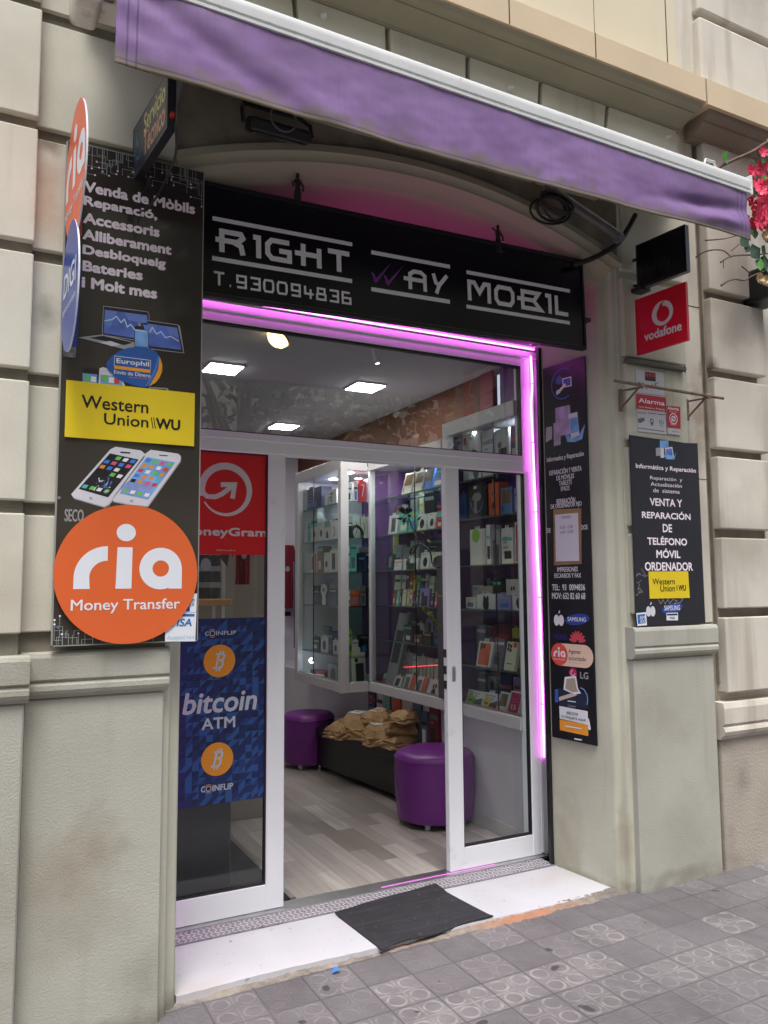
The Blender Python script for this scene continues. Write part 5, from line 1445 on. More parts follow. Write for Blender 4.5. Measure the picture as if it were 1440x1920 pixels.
mb.box(-1.45, .9, 8.535, 8.55, 2.45, 3.1, m_owall)
mb.build('inner_walls', kind='structure')
mb = MB(); mb.box(2.94, 2.954, 3.78, 8.5, .001, .085, m_cab, .002); mb.build('skirting', kind='structure')
mb = MB(); mb.box(.78, 1.44, 3.82, 5.6, .001, .012, mat('black entrance carpet', (.012, .012, .015), .8)); mb.box(1.44, 1.468, 3.82, 5.6, .001, .014, m_steel)
mb.build('entrance_carpet', label='black carpet strip with steel edging behind the poster door', cat='carpet')
mb = MB(); mb.box(.70, .76, 3.82, 5.2, 0, 3.1, m_iwall); mb.build('side_panel_wall', kind='structure')

# ceiling lights
m_pan = mat('lit panel', (1, .98, .93), .5, emit=40)
for (px, py), lb in (((418, 690), 'square lit ceiling panel seen above the red poster'), ((685, 725), 'square lit ceiling panel over the middle of the shop'), ((532, 799), 'square lit ceiling panel deepest inside the shop')):
    q = onz(px, py, 3.094)
    t = thing('ceiling_panel_light', q, lb, 'ceiling light', 'square panel lights in the shop ceiling')
    mb = MB(); mb.box(q.x-.125, q.x+.125, q.y-.125, q.y+.125, 3.086, 3.0995, m_white, .003); mb.build('frame', t)
    mb = MB(); mb.box(q.x-.115, q.x+.115, q.y-.115, q.y+.115, 3.082, 3.0855, m_pan); mb.build('diffuser', t)
q = ony(522, 632, 4.5)
t = thing('dome_lamp', q, 'warm yellow half dome lamp under the shop ceiling', 'lamp')
mb = MB(); ax_ = (-CR*.62-CU*.72-_f*.30).normalized()
mb.lathe(q, [(0, .060), (.04, .052), (.066, .03), (.076, 0), (.076, -.004)], mat('warm lit dome', (1, .74, .30), .5, emit=2.6), 24, ax_); mb.build('diffuser', t, smooth=True)
mb = MB(); mb.lathe(q, [(.079, -.003), (.079, -.012), (.03, -.03), (0, -.03)], mat('brown lamp shade', (.12, .09, .08), .5), 24, ax_); mb.tube([q-ax_*.05, Vector((q.x, q.y, 3.1))], .008, m_dark, 6); mb.build('lamp_shade', t)
q = ony(704, 668, 4.5)
t = thing('spot_lamp', q, 'small white cylinder spot lamp under the shop ceiling', 'lamp')
mb = MB(); mb.tube([q+Vector((-.012, 0, .05)), q+Vector((.012, 0, -.045))], .017, m_white, 14); mb.tube([q+Vector((-.012, 0, .05)), Vector((q.x-.012, q.y, 3.1))], .005, m_white, 6); mb.build('body', t)
mb = MB(); mb.lathe(q+Vector((.0125, 0, -.047)), [(0, 0), (.016, 0)], mat('spot lens', (1, .95, .9), .4, emit=4), 14); mb.build('lens', t)

# ---------------------------------------------------------------- display cabinets
m_shelf = glass_mat('green shelf glass', (.72, .82, .80), 1.5)
m_spot = mat('cabinet spot', (.93, .95, 1), .4, emit=150)
CABS = {}
def cabinet_x(name, lb, xf, xb, y0, y1, zb, zt, shelves, stile, head, splits, lights, foot=.075, endm=None):
    t = thing(name, ((xf+xb)/2, (y0+y1)/2, zb), lb, 'display cabinet')
    mb = MB()
    mb.box(xf, xf+.05, y0, y1, zb, zb+foot, m_cab, .003); mb.box(xf, xf+.05, y0, y1, zt-head, zt, m_cab, .003)
    mb.box(xf, xf+.05, y1-stile, y1, zb+foot, zt-head, m_cab, .003)
    mb.box(xf+.05, xb, y0, y1, zb, zb+.03, m_cab); mb.box(xf+.05, xb, y0, y1, zt-head+.01, zt-head+.03, m_cab)
    mb.box(xf+.05, xb, y1-.018, y1, zb+.03, zt-head+.01, endm or m_cab)
    mb.build('frame', t)
    mb = MB(); mb.box(xb-.012, xb, y0, y1-.02, zb+.03, zt-head+.01, m_pwall); mb.build('back_panel', t)
    ys = [y0]+splits+[y1-stile]
    for a, b in zip(ys[:-1], ys[1:]):
        mb = MB(); mb.box(xf+.018, xf+.022, a+.001, b-.001, zb+foot, zt-head, m_glass2); mb.build('glass_door', t)
    mb = MB()
    mb.box(xf+.01, xf+.03, y0, y1-stile, zb+foot, zb+foot+.012, m_steel)
    for s_ in splits: mb.box(xf+.016, xf+.024, s_-.002, s_+.002, zb+foot, zt-head, m_dark)
    mb.build('door_track', t)
    for z_ in shelves:
        mb = MB(); mb.box(xf+.06, xb-.02, y0+.005, y1-.022, z_-.008, z_, m_shelf); mb.box(xf+.058, xf+.06, y0+.005, y1-.022, z_-.009, z_+.001, mat('shelf edge', S(70, 92, 92), .3)); mb.build('shelf', t)
    for (x, y) in lights: mb = MB(); mb.lathe((x, y, zt-head+.006), [(0, 0), (.028, 0), (.036, .002), (.036, .004)], m_spot, 16); mb.build('spot_light', t)
    CABS[name] = t
    return t
cabinet_x('display_cabinet', 'white glass display cabinet of phones behind the fixed door pane', 2.85, 3.29, 3.80, 4.62, .70, 2.66, [2.245, 1.985, 1.675, 1.39, 1.02], .07, .095, [4.04], [(3.05, 3.98), (3.0, 4.4)], .075, m_pwall)
cabinet_x('display_cabinet', 'long white glass display cabinet along the shop wall seen through the open door', 2.85, 3.29, 4.64, 5.79, .70, 2.56, [2.245, 1.95, 1.665, 1.39, 1.115], .03, .075, [5.05], [(3.0, 5.35), (3.05, 4.9)], .075, m_pwall)
cc = cabinet_x('corner_cabinet', 'tall white corner display cabinet jutting out at the end of the bench', 2.605, 3.29, 5.80, 6.82, .70, 2.585, [2.235, 1.935, 1.66, 1.38, .975], .07, .09, [6.42], [(2.85, 6.5), (2.8, 6.05), (3.0, 5.95)])
mb = MB(); mb.box(2.603, 2.675, 5.792, 5.85, .696, 2.589, m_cab, .003); mb.box(2.675, 2.846, 5.794, 5.85, .698, .777, m_cab, .002); mb.box(2.675, 2.846, 5.794, 5.85, 2.488, 2.587, m_cab, .002); mb.box(2.66, 2.665, 5.797, 5.80, 1.62, 1.72, m_steel); mb.build('corner_post', cc)
mb = MB(); mb.box(2.676, 2.85, 5.818, 5.822, .775, 2.49, m_glass2); mb.build('glass_door', cc)
mb = MB(); mb.tube([(2.70, 5.0, 1.045), (2.70+.22, 5.55, 1.05)], .001, m_dark, 4)
mb = MB(); mb.box(2.84, 2.848, 4.60, 4.70, .78, 1.75, mat('dark grey strip', S(92, 88, 92, .8), .5), .001); mb.build('shutter_strip', CABS['display_cabinet'])

# ---------------------------------------------------------------- goods on the shelves
PC = {'white': S(222, 220, 218, .95), 'cream': S(224, 218, 196, .95), 'black': (.016, .016, .02), 'teal': S(110, 196, 178, .9), 'navy': S(34, 48, 100, .9), 'red': S(196, 48, 44, .9), 'orange': S(222, 96, 50, .9),
      'blue': S(70, 124, 200, .9), 'grey': S(150, 150, 152, .9), 'pink': S(232, 90, 140, .9), 'yellow': S(216, 196, 50, .9), 'lilac': S(160, 140, 200, .9), 'brown': S(120, 92, 56, .9), 'lime': S(150, 200, 60, .9),
      'magenta': S(196, 40, 96, .9), 'slate': S(92, 108, 126, .9), 'maroon': S(112, 30, 44, .9)}
PM = {k: mat(k+' carton', v, .45) for k, v in PC.items()}
ORD = ['first', 'second', 'third', 'fourth', 'fifth', 'sixth', 'seventh', 'eighth', 'ninth', 'tenth', 'eleventh', 'twelfth', 'thirteenth', 'fourteenth', 'fifteenth', 'sixteenth', 'seventeenth', 'eighteenth']
rp = random.Random(77)
def goods(fr, zs, items, where, group, start, back=0.0, depth=.07, tilt=0.0, kindname='accessory_box', word='box', row=''):
    """items: (x0, x1, ytop, colour, picture) in photo pixels measured on the plane fr"""
    for i, it in enumerate(items):
        x0, x1, yt, col, deco = it[:5]
        f = fr.shift(-back)
        a0 = f.uv(x0, yt)[0]; a1 = f.uv(x1, yt)[0]; top = f.uv((x0+x1)/2, yt)[1]
        h = max(.03, top-zs)
        g = (a1-a0)*.03; a0 += g; a1 -= g
        k = tilt*h
        pts = [f.at(a0, zs+.0005, tilt*.12), f.at(a1, zs+.0005, tilt*.12), f.at(a1, zs+h, -k), f.at(a0, zs+h, -k)]
        n = (pts[1]-pts[0]).cross(pts[3]-pts[0]).normalized()
        w, hh = (pts[1]-pts[0]).length, (pts[3]-pts[0]).length
        lf = Frame(pts[0], pts[1]-pts[0], pts[3]-pts[0], n)
        d = min(depth, .12)
        if tilt: d = .022
        mb = MB()
        m = PM[col]
        mb.slab(lf, [(0, 0), (w, 0), (w, hh), (0, hh)], m, -d, 0)
        e = .0006
        ink = PM['black'] if col not in ('black', 'navy') else PM['grey']
        if deco == 'phone': mb.rect(lf, w*.3, hh*.12, w*.78, hh*.86, PM['slate'], e); mb.rect(lf, w*.36, hh*.2, w*.72, hh*.8, ink, e*2)
        elif deco == 'round': mb.ell(lf, (w*.52, hh*.42), w*.24, w*.27, ink, e, 16); mb.rect(lf, w*.12, hh*.86, w*.5, hh*.9, PM['grey'], e)
        elif deco == 'buds': mb.ell(lf, (w*.5, hh*.32), w*.17, w*.2, ink, e, 14); mb.ell(lf, (w*.42, hh*.68), w*.07, w*.1, ink, e, 10); mb.ell(lf, (w*.6, hh*.7), w*.07, w*.1, ink, e, 10)
        elif deco == 'band': mb.rect(lf, 0, hh*.66, w, hh*.98, PM['teal'], e); mb.ell(lf, (w*.5, hh*.35), w*.16, w*.2, ink, e, 12)
        elif deco == 'photo': mb.rect(lf, w*.10, hh*.42, w*.9, hh*.92, PM['brown'], e); mb.rect(lf, w*.12, hh*.1, w*.2, hh*.34, ink, e)
        elif deco == 'strip': mb.rect(lf, w*.62, 0, w, hh, PM['orange'], e); mb.rect(lf, w*.12, hh*.2, w*.5, hh*.84, PM['slate'], e)
        elif deco == 'bike': mb.ring(lf, (w*.45, hh*.3), w*.13, w*.17, ink, e, 0, 360, 16); mb.stroke(lf, [(w*.45, hh*.3), (w*.62, hh*.55), (w*.6, hh*.8)], w*.06, ink, e*1.5); mb.rect(lf, w*.42, hh*.72, w*.75, hh*.8, ink, e)
        elif deco == 'cable': mb.stroke(lf, [(w*.4, hh*.2), (w*.62, hh*.35), (w*.6, hh*.6), (w*.42, hh*.75)], w*.08, ink, e)
        elif deco == 'game': mb.ell(lf, (w*.5, hh*.62), w*.24, hh*.13, PM['grey'], e, 14); mb.ring(lf, (w*.5, hh*.5), w*.30, w*.34, PM['blue'], e, 180, 360, 16); mb.rect(lf, w*.36, hh*.16, w*.5, hh*.5, PM['grey'], e*2); mb.rect(lf, w*.34, hh*.86, w*.5, hh*.94, PM['white'], e)
        elif deco == 'head': mb.ring(lf, (w*.6, hh*.42), w*.22, w*.3, ink, e, 20, 190, 18); mb.ell(lf, (w*.72, hh*.2), w*.16, hh*.2, PM['slate'], e, 14); mb.rect(lf, w*.08, hh*.74, w*.2, hh*.88, PM['red'], e)
        elif deco == 'seven': mb.stroke(lf, [(w*.3, hh*.8), (w*.7, hh*.8), (w*.45, hh*.3)], w*.1, PM['cream'], e)
        elif deco == 'lens': mb.rect(lf, w*.1, hh*.06, w*.86, hh*.93, PM['orange'], e); [mb.ell(lf, c, w*.09, w*.09, ink, e*2, 10) for c in ((w*.24, hh*.84), (w*.42, hh*.8), (w*.24, hh*.74))]
        elif deco == 'lensw': [mb.ell(lf, c, w*.11, w*.11, ink, e*2, 10) for c in ((w*.2, hh*.88), (w*.42, hh*.84), (w*.2, hh*.74), (w*.42, hh*.70))]; mb.ell(lf, (w*.78, hh*.9), w*.2, w*.16, PM['orange'], e, 12); mb.rect(lf, w*.2, hh*.22, w*.75, hh*.25, ink, e)
        elif deco in ('galaxy', 'galaxyb'):
            mb.poly(lf, [(w*.42, 0), (w, 0), (w, hh*.68), (w*.42, hh*.46)], PM['slate'] if deco == 'galaxy' else PM['navy'], e)
            mb.text(lf, 'Galaxy', (w*.12, hh*.93), (w*.78, hh*.80), ink, e, 0, None, True); mb.text(lf, 'A17 5G', (w*.12, hh*.78), (w*.66, hh*.67), ink, e, .02, None, True)
            P = [(w*.30+(.34 if k % 2 == 0 else .2)*w*math.sin(k*math.pi/5), hh*.46+(.34 if k % 2 == 0 else .2)*w*math.cos(k*math.pi/5)) for k in range(10)]
            mb.poly(lf, P, PM['lime'] if deco == 'galaxy' else PM['yellow'], e*2); mb.rect(lf, w*.16, hh*.44, w*.44, hh*.50, ink, e*3)
        elif deco == 'fifteen':
            mb.rect(lf, w*.08, hh*.04, w*.92, hh*.94, PM['magenta'], e); mb.text(lf, '15', (w*.3, hh*.52), (w*.7, hh*.34), PM['white'], e*2, .03, None, True); mb.rect(lf, w*.3, hh*.7, w*.7, hh*.74, PM['pink'], e*2); mb.rect(lf, w*.3, hh*.6, w*.7, hh*.64, PM['pink'], e*2)
        elif deco == 'tag': mb.ell(lf, (w*.4, hh*.82), w*.28, w*.26, PM['lime'], e, 10); mb.rect(lf, w*.86, hh*.1, w*.88, hh*.9, PM['grey'], e)
        elif deco == 'tall': mb.rect(lf, w*.25, hh*.28, w*.68, hh*.74, ink, e); mb.ell(lf, (w*.5, hh*.87), w*.15, w*.15, ink, e, 12)
        elif deco == 'lines': [mb.rect(lf, w*.15, hh*(.3+.14*q), w*(.5+.1*(q % 2)), hh*(.34+.14*q), PM['grey'], e) for q in range(4)]
        elif deco == 'speaker': mb.rect(lf, w*.22, 0, w*.84, hh*.58, ink, e); mb.ell(lf, (w*.3, hh*.66), w*.14, w*.16, ink, e, 12)
        if deco is None or deco in ('lines', 'band'):
            q1, q2 = rp.uniform(.62, .86), rp.choice(['white', 'grey', 'black', 'slate', 'yellow', 'red', 'teal'])
            if q2 != col: mb.rect(lf, w*.06, hh*q1, w*.94, hh*(q1+.09), PM[q2], e*1.2)
            q3 = rp.choice(['slate', 'black', 'cream', 'blue', 'white'])
            if q3 != col: mb.rect(lf, w*rp.uniform(.1, .3), hh*.14, w*rp.uniform(.6, .9), hh*rp.uniform(.34, .55), PM[q3], e*1.4)
        if h > .07 and deco is not None and rp.random() < .5:
            mb.slab(lf, [(w*.35, hh), (w*.65, hh), (w*.65, hh+.018), (w*.35, hh+.018)], m, -.002, 0); mb.rect(lf, w*.44, hh+.006, w*.56, hh+.012, PM['black'], e)
        o = mb.build(kindname, label='%s %s, %s from %s, %s' % (col, word, ORD[i], start, where), cat=word, group=group)
FN = FX(2.95); FM = FX(2.95); FC = FY(5.94); FL = FX(2.72)
near, mid, cor = 'shelf behind the fixed pane', 'shelf of the long wall cabinet', 'shelf of the corner cabinet'
def sh(n_, c_): return n_+' '+c_
P0 = 'door post'
goods(FN, 2.2455, [(866, 902, 806, 'white', 'head'), (903, 926, 806, 'white', 'lines'), (928, 954, 804, 'white', 'speaker'), (956, 984, 796, 'navy', None)], sh('top', near), 'cartons in the cabinet behind the fixed pane', P0, .02, .1, 0, 'accessory_box', 'headphone box')
goods(FN, 1.9855, [(862, 874, 926, 'blue', 'cable'), (875, 913, 907, 'black', 'game'), (915, 935, 905, 'orange', 'buds'), (938, 960, 914, 'blue', 'photo'), (963, 990, 914, 'lilac', 'lines')], sh('second', near), 'cartons in the cabinet behind the fixed pane', P0, .02, .08, 0, 'accessory_box', 'gadget box')
goods(FN, 1.6755, [(880, 910, 992, 'white', 'tag'), (911, 919, 984, 'white', None), (920, 938, 994, 'grey', 'speaker'), (939, 962, 990, 'white', 'lines'), (964, 990, 978, 'white', 'fifteen')], sh('third', near), 'cartons in the cabinet behind the fixed pane', P0, .02, .09, 0, 'accessory_box', 'speaker box')
goods(FN, 1.3905, [(873, 892, 1120, 'white', 'lines'), (893, 929, 1114, 'white', 'buds'), (931, 958, 1116, 'lilac', 'lines'), (960, 986, 1113, 'white', 'round')], sh('fourth', near), 'cartons in the cabinet behind the fixed pane', P0, .0, .07, 0, 'accessory_box', 'earphone box')
goods(FN, 1.3905, [(876, 898, 1097, 'white', None), (900, 922, 1099, 'cream', 'cable'), (924, 940, 1085, 'black', None), (948, 974, 1086, 'white', 'buds'), (977, 990, 1090, 'cream', 'buds')], 'fourth rear row behind the fixed pane', 'cartons in the cabinet behind the fixed pane', P0, .12, .05, 0, 'accessory_box', 'earbud box')
goods(FN, 1.0205, [(894, 922, 1203, 'white', 'lens'), (924, 943, 1197, 'slate', 'lines'), (946, 967, 1204, 'cream', 'lensw')], sh('fifth', near), 'phone boxes in the cabinet behind the fixed pane', P0, .0, .05, .12, 'phone_box', 'phone box')
goods(FN, 1.0205, [(872, 890, 1180, 'grey', None), (892, 912, 1172, 'slate', None), (926, 956, 1172, 'maroon', 'lines'), (960, 975, 1178, 'yellow', 'lines'), (976, 990, 1196, 'pink', None)], 'fifth rear row behind the fixed pane', 'phone boxes in the cabinet behind the fixed pane', P0, .14, .04, 0, 'phone_box', 'phone case pack')
goods(FN, .7310, [(873, 904, 1295, 'white', 'galaxy'), (903, 932, 1300, 'white', 'galaxyb'), (933, 950, 1298, 'white', 'photo'), (951, 974, 1297, 'white', 'fifteen'), (976, 998, 1302, 'white', 'fifteen')], sh('bottom', near), 'phone boxes in the cabinet behind the fixed pane', P0, .0, .05, .18, 'phone_box', 'handset box')
goods(FN, .7310, [(872, 892, 1258, 'grey', 'lines'), (893, 912, 1262, 'slate', None), (914, 930, 1268, 'grey', 'phone'), (936, 960, 1266, 'navy', None), (962, 985, 1270, 'lilac', None)], 'bottom rear row behind the fixed pane', 'phone boxes in the cabinet behind the fixed pane', P0, .15, .05, 0, 'phone_box', 'boxed handset')
G2 = 'goods in the long wall cabinet'; D = 'corner cabinet'
goods(FM, 2.2455, [(755, 774, 886, 'cream', 'photo'), (776, 794, 882, 'cream', 'photo'), (795, 811, 878, 'blue', 'photo'), (813, 832, 876, 'blue', 'lines')], sh('top', mid), G2, D, .0, .05, .16, 'accessory_box', 'camera box')
goods(FM, 1.9505, [(728, 746, 966, 'white', 'phone'), (747, 764, 962, 'teal', 'lines'), (766, 781, 958, 'teal', None), (782, 800, 964, 'white', 'round'), (802, 817, 961, 'white', 'round'), (818, 832, 958, 'red', 'band')], sh('second', mid), G2, D, .0, .06, .06, 'accessory_box', 'charger box')
goods(FM, 1.9505, [(742, 755, 947, 'grey', None), (769, 784, 936, 'grey', 'round'), (786, 794, 934, 'cream', None), (795, 815, 922, 'black', None), (818, 832, 940, 'navy', None)], 'second rear row of the long wall cabinet', G2, D, .13, .05, 0, 'accessory_box', 'lamp box')
goods(FM, 1.6655, [(725, 737, 1039, 'black', 'phone'), (739, 754, 1049, 'white', 'lines'), (756, 785, 1047, 'white', 'speaker'), (788, 806, 1036, 'white', 'round'), (807, 826, 1035, 'cream', 'round')], sh('third', mid), G2, D, .0, .06, .05, 'accessory_box', 'cable box')
goods(FM, 1.6655, [(729, 738, 1004, 'yellow', None), (740, 753, 1022, 'grey', 'lines'), (755, 768, 1026, 'grey', 'round'), (769, 785, 1014, 'grey', 'lines'), (800, 830, 1010, 'black', 'lines')], 'third rear row of the long wall cabinet', G2, D, .12, .05, 0, 'accessory_box', 'adapter box')
goods(FM, 1.3905, [(737, 742, 1106, 'red', None), (743, 749, 1104, 'teal', None), (750, 753, 1104, 'black', None), (754, 761, 1105, 'cream', None), (763, 767, 1104, 'yellow', None), (768, 772, 1106, 'white', None), (773, 776, 1108, 'red', None), (777, 784, 1106, 'slate', None), (786, 805, 1103, 'lilac', 'speaker'), (808, 813, 1112, 'navy', None), (815, 820, 1110, 'pink', None)], sh('fourth', mid), 'phone cases in the long wall cabinet', D, .0, .02, .06, 'phone_case', 'phone case')
goods(FM, 1.3905, [(738, 750, 1078, 'cream', None), (752, 758, 1078, 'white', None), (759, 765, 1077, 'maroon', None), (766, 772, 1076, 'red', None), (773, 779, 1078, 'yellow', None), (781, 785, 1079, 'teal', None), (787, 793, 1077, 'navy', None), (795, 801, 1076, 'lilac', None), (803, 812, 1080, 'cream', None), (814, 824, 1078, 'slate', None)], 'fourth rear row of the long wall cabinet', 'phone cases in the long wall cabinet', D, .10, .02, .06, 'phone_case', 'phone cover')
goods(FM, 1.1155, [(757, 772, 1172, 'black', None), (776, 790, 1190, 'maroon', None), (795, 808, 1186, 'black', None), (812, 826, 1182, 'navy', None)], sh('fifth', mid), G2, D, .0, .07, 0, 'accessory_box', 'dark pouch box')
goods(FM, .7310, [(716, 734, 1264, 'red', 'band'), (736, 752, 1268, 'white', 'phone'), (756, 776, 1265, 'white', 'strip'), (778, 798, 1270, 'white', 'strip'), (800, 826, 1276, 'white', 'buds')], sh('bottom', mid), G2, D, .0, .05, .2, 'accessory_box', 'power bank box')
goods(FM, .7310, [(726, 742, 1232, 'navy', 'lines'), (747, 756, 1236, 'white', None), (758, 769, 1224, 'white', 'cable'), (771, 783, 1230, 'white', 'round'), (785, 797, 1231, 'white', 'cable'), (799, 811, 1234, 'cream', 'cable'), (813, 826, 1236, 'white', 'round')], 'bottom rear row of the long wall cabinet', G2, D, .13, .05, .04, 'accessory_box', 'cable pack')
G3 = 'goods in the corner cabinet'; E_ = 'corner post'
goods(FC, 2.2355, [(651, 660, 906, 'white', None), (663, 671, 903, 'white', 'lines'), (672, 687, 901, 'red', 'seven'), (689, 709, 898, 'white', 'round')], sh('top front', cor), G3, E_, .0, .08, 0, 'accessory_box', 'watch box')
goods(FC, 1.9355, [(652, 660, 980, 'black', None), (661, 675, 967, 'white', 'cable'), (676, 688, 969, 'cream', 'cable'), (690, 702, 969, 'white', 'lines')], sh('second front', cor), G3, E_, .0, .07, 0, 'accessory_box', 'cable box')
goods(FC, 1.6605, [(652, 656, 1024, 'white', None), (657, 669, 1022, 'teal', None), (672, 684, 1037, 'navy', None), (685, 702, 1036, 'navy', None)], sh('third front', cor), G3, E_, .0, .09, 0, 'accessory_box', 'toy box')
goods(FC, 1.3805, [(652, 657, 1108, 'white', None), (658, 673, 1107, 'orange', None), (675, 686, 1098, 'grey', None), (687, 716, 1104, 'navy', None)], sh('fourth front', cor), G3, E_, .0, .09, 0, 'accessory_box', 'charger box')
goods(FC, 1.6605, [(673, 699, 1026, 'white', None)], 'third rear shelf of the corner cabinet', G3, E_, .12, .05, 0, 'accessory_box', 'flat box')
goods(FC, .9755, [(653, 660, 1178, 'lime', None), (661, 672, 1200, 'white', 'lines'), (675, 690, 1190, 'black', None)], sh('fifth front', cor), G3, E_, .02, .07, 0, 'accessory_box', 'torch box')
goods(FC, .7310, [(661, 687, 1214, 'cream', 'speaker')], sh('bottom front', cor), G3, E_, .0, .04, .08, 'accessory_box', 'speaker box')
F_ = 'far end'
goods(FL, 2.2355, [(567, 604, 916, 'navy', 'lines'), (608, 632, 919, 'white', 'bike')], sh('top side', cor), G3, F_, .0, .1, 0, 'accessory_box', 'tool box')
goods(FL, 1.9355, [(577, 582, 980, 'teal', None), (583, 596, 973, 'white', 'band'), (597, 607, 978, 'white', 'round'), (608, 619, 976, 'white', 'band'), (620, 633, 978, 'white', 'cable')], sh('second side', cor), G3, F_, .0, .08, 0, 'accessory_box', 'holder box')
goods(FL, 1.6605, [(583, 594, 1038, 'white', 'strip'), (595, 606, 1024, 'brown', None), (607, 617, 1036, 'white', 'round'), (618, 632, 1031, 'cream', 'phone')], sh('third side', cor), G3, F_, .0, .08, 0, 'accessory_box', 'mixed box')
goods(FL, 1.3805, [(583, 598, 1098, 'black', None), (617, 632, 1104, 'slate', None)], 'fourth side shelf of the corner cabinet', G3, F_, .06, .06, 0, 'accessory_box', 'dark gadget box')
goods(FL, .9755, [(586, 599, 1195, 'black', 'lines'), (601, 615, 1193, 'white', 'round'), (616, 623, 1184, 'navy', None), (624, 634, 1201, 'white', 'round')], sh('fifth side', cor), G3, F_, .0, .08, 0, 'accessory_box', 'audio box')
goods(FL, .7310, [(570, 584, 1254, 'slate', None), (590, 610, 1258, 'maroon', None), (614, 634, 1246, 'grey', 'round')], sh('bottom side', cor), G3, F_, .03, .08, 0, 'accessory_box', 'blister pack')
# packs hung and stood at the back of the shelves, several to a shelf
rq = random.Random(13)
def rear(fr, x0, x1, zs, zn, back, where, group, start, word):
    px = x0; items = []
    zpx = lambda z: None
    while px < x1-6 and len(items) < 13:
        wd = rq.uniform(7, 15)
        frs = fr.shift(-back)
        hgt = rq.uniform(.12, .22)
        c = frs.o.copy()
        # find the photo row of the pack's top at this column
        lo, hi = 700.0, 1450.0
        for _ in range(24):
            m_ = (lo+hi)/2
            if frs.uv(px+wd/2, m_)[1] > zs+hgt: lo = m_
            else: hi = m_
        items.append((px, px+wd, lo, rq.choice(['white', 'white', 'grey', 'black', 'slate', 'navy', 'lilac', 'cream', 'teal', 'red', 'orange', 'white']), rq.choice(['lines', 'phone', 'round', 'cable', 'buds', None, 'speaker'])))
        px += wd+rq.uniform(.5, 3)
    goods(fr, zs, items, where, group, start, back, .025, 0, 'blister_pack', word)
for zs, n_ in ((1.9855, 'second'), (1.6755, 'third'), (1.3905, 'fourth'), (1.0205, 'fifth'), (.7310, 'bottom')):
    rear(FN, 866, 992, zs, 0, .24, n_+' back wall row behind the fixed pane', 'packs at the back of the shelves', P0, 'blister pack')
for zs, n_ in ((2.2455, 'top'), (1.9505, 'second'), (1.6655, 'third'), (1.3905, 'fourth'), (1.1155, 'fifth'), (.7310, 'bottom')):
    rear(FM, 728, 836, zs, 0, .22, n_+' back wall row of the long wall cabinet', 'packs at the back of the shelves', D, 'blister pack')
for zs, n_ in ((2.2355, 'top'), (1.9355, 'second'), (1.6605, 'third'), (1.3805, 'fourth'), (.9755, 'fifth')):
    rear(FL, 570, 636, zs, 0, .16, n_+' back row of the corner cabinet side', 'packs at the back of the shelves', F_, 'blister pack')
# single odd goods
mb = MB(); q0, q1 = FL.uv(568, 1040), FL.uv(568, 1218); p = FL.at(q0[0], .98, .03); mb.tube([p, FL.at(q0[0], q0[1], .03)], .055, PM['navy'], 14); mb.build('fabric_roll', smooth=False, label='tall dark navy roll standing at the far end of the corner cabinet', cat='roll')
c = FL.at(*FL.uv(608, 1106), .0)
t = thing('hand_fan', c, 'white round hand fan standing on the corner cabinet side shelf', 'fan')
mb = MB(); mb.lathe(c, [(.040, -.008), (.050, -.006), (.050, .012), (.040, .014)], m_white, 24, (-1, 0, 0)); [mb.tube([c+Vector((-.012, 0, 0)), c+Vector((-.012, .045*math.cos(a), .045*math.sin(a)))], .0018, m_white, 4) for a in [R(k*30) for k in range(12)]]; mb.build('cage', t)
mb = MB(); mb.tube([c+Vector((0, 0, -.045)), Vector((c.x, c.y, 1.381))], .018, m_white, 12); mb.build('handle', t)
mb = MB(); mb.lathe(c+Vector((-.014, 0, 0)), [(0, .006), (.014, .004), (.014, -.004)], PM['grey'], 14, (-1, 0, 0)); mb.build('hub', t)
mb = MB(); p = FC.at(*FC.uv(664, 985)); mb.tube(smooth_pts([Vector((p.x-.03, 5.9, 1.937)), Vector((p.x-.04, 5.9, 2.0)), Vector((p.x, 5.9, 2.04)), Vector((p.x+.05, 5.9, 2.0)), Vector((p.x+.06, 5.9, 1.94))]), .012, m_black, 8); mb.build('gooseneck_holder', smooth=True, label='black bent phone holder on the corner cabinet front shelf', cat='phone holder')
mb = MB()
b0 = Vector((2.93, 5.62, .731)); mb.box(-.05, .05, -.03, .03, 0, .60, PM['grey'], .003, 1, Matrix.Translation((2.95, 5.60, .735)) @ Matrix.Rotation(R(14), 4, 'Y') @ Matrix.Rotation(R(-60), 4, 'Z'))
mb.box(-.035, .03, -.0315, -.0305, .2, .46, PM['black'], 0, 1, Matrix.Translation((2.95, 5.60, .735)) @ Matrix.Rotation(R(14), 4, 'Y') @ Matrix.Rotation(R(-60), 4, 'Z'))
mb.build('selfie_stick_box', label='tall leaning silver tripod box at the end of the wall cabinet', cat='tripod box')
mb = MB(); p0, p1 = FX(2.90).at(*FX(2.90).uv(757, 1251)), FX(2.90).at(*FX(2.90).uv(822, 1247)); mb.tube([p0, p1], .0028, mat('red glowing line', (1, .03, .05), .5, emit=1.4), 6); mb.build('red_light_strip', label='thin red glowing strip across the bottom shelf goods', cat='light strip')
mb = MB(); p0, p1 = FX(2.93).at(*FX(2.93).uv(868, 1062)), FX(2.93).at(*FX(2.93).uv(992, 1057)); mb.tube([p0, p1], .0025, mat('amber glowing line', (1, .72, .38), .5, emit=2.2), 6); mb.build('warm_light_strip', label='thin warm glowing strip under the third shelf behind the fixed pane', cat='light strip')
c = FL.at(*FL.uv(594, 1238), .05)
t = thing('cabinet_bulb', c, 'dazzling cold white bulb low in the corner cabinet', 'bulb'); mb = MB(); bm = bmesh.new(); bmesh.ops.create_icosphere(bm, subdivisions=2, radius=.022); mb.bm(bm, mat('cold lit bulb', (.80, .88, 1), .5, emit=18), Matrix.Translation(c)); mb.build('bulb', t, smooth=True)
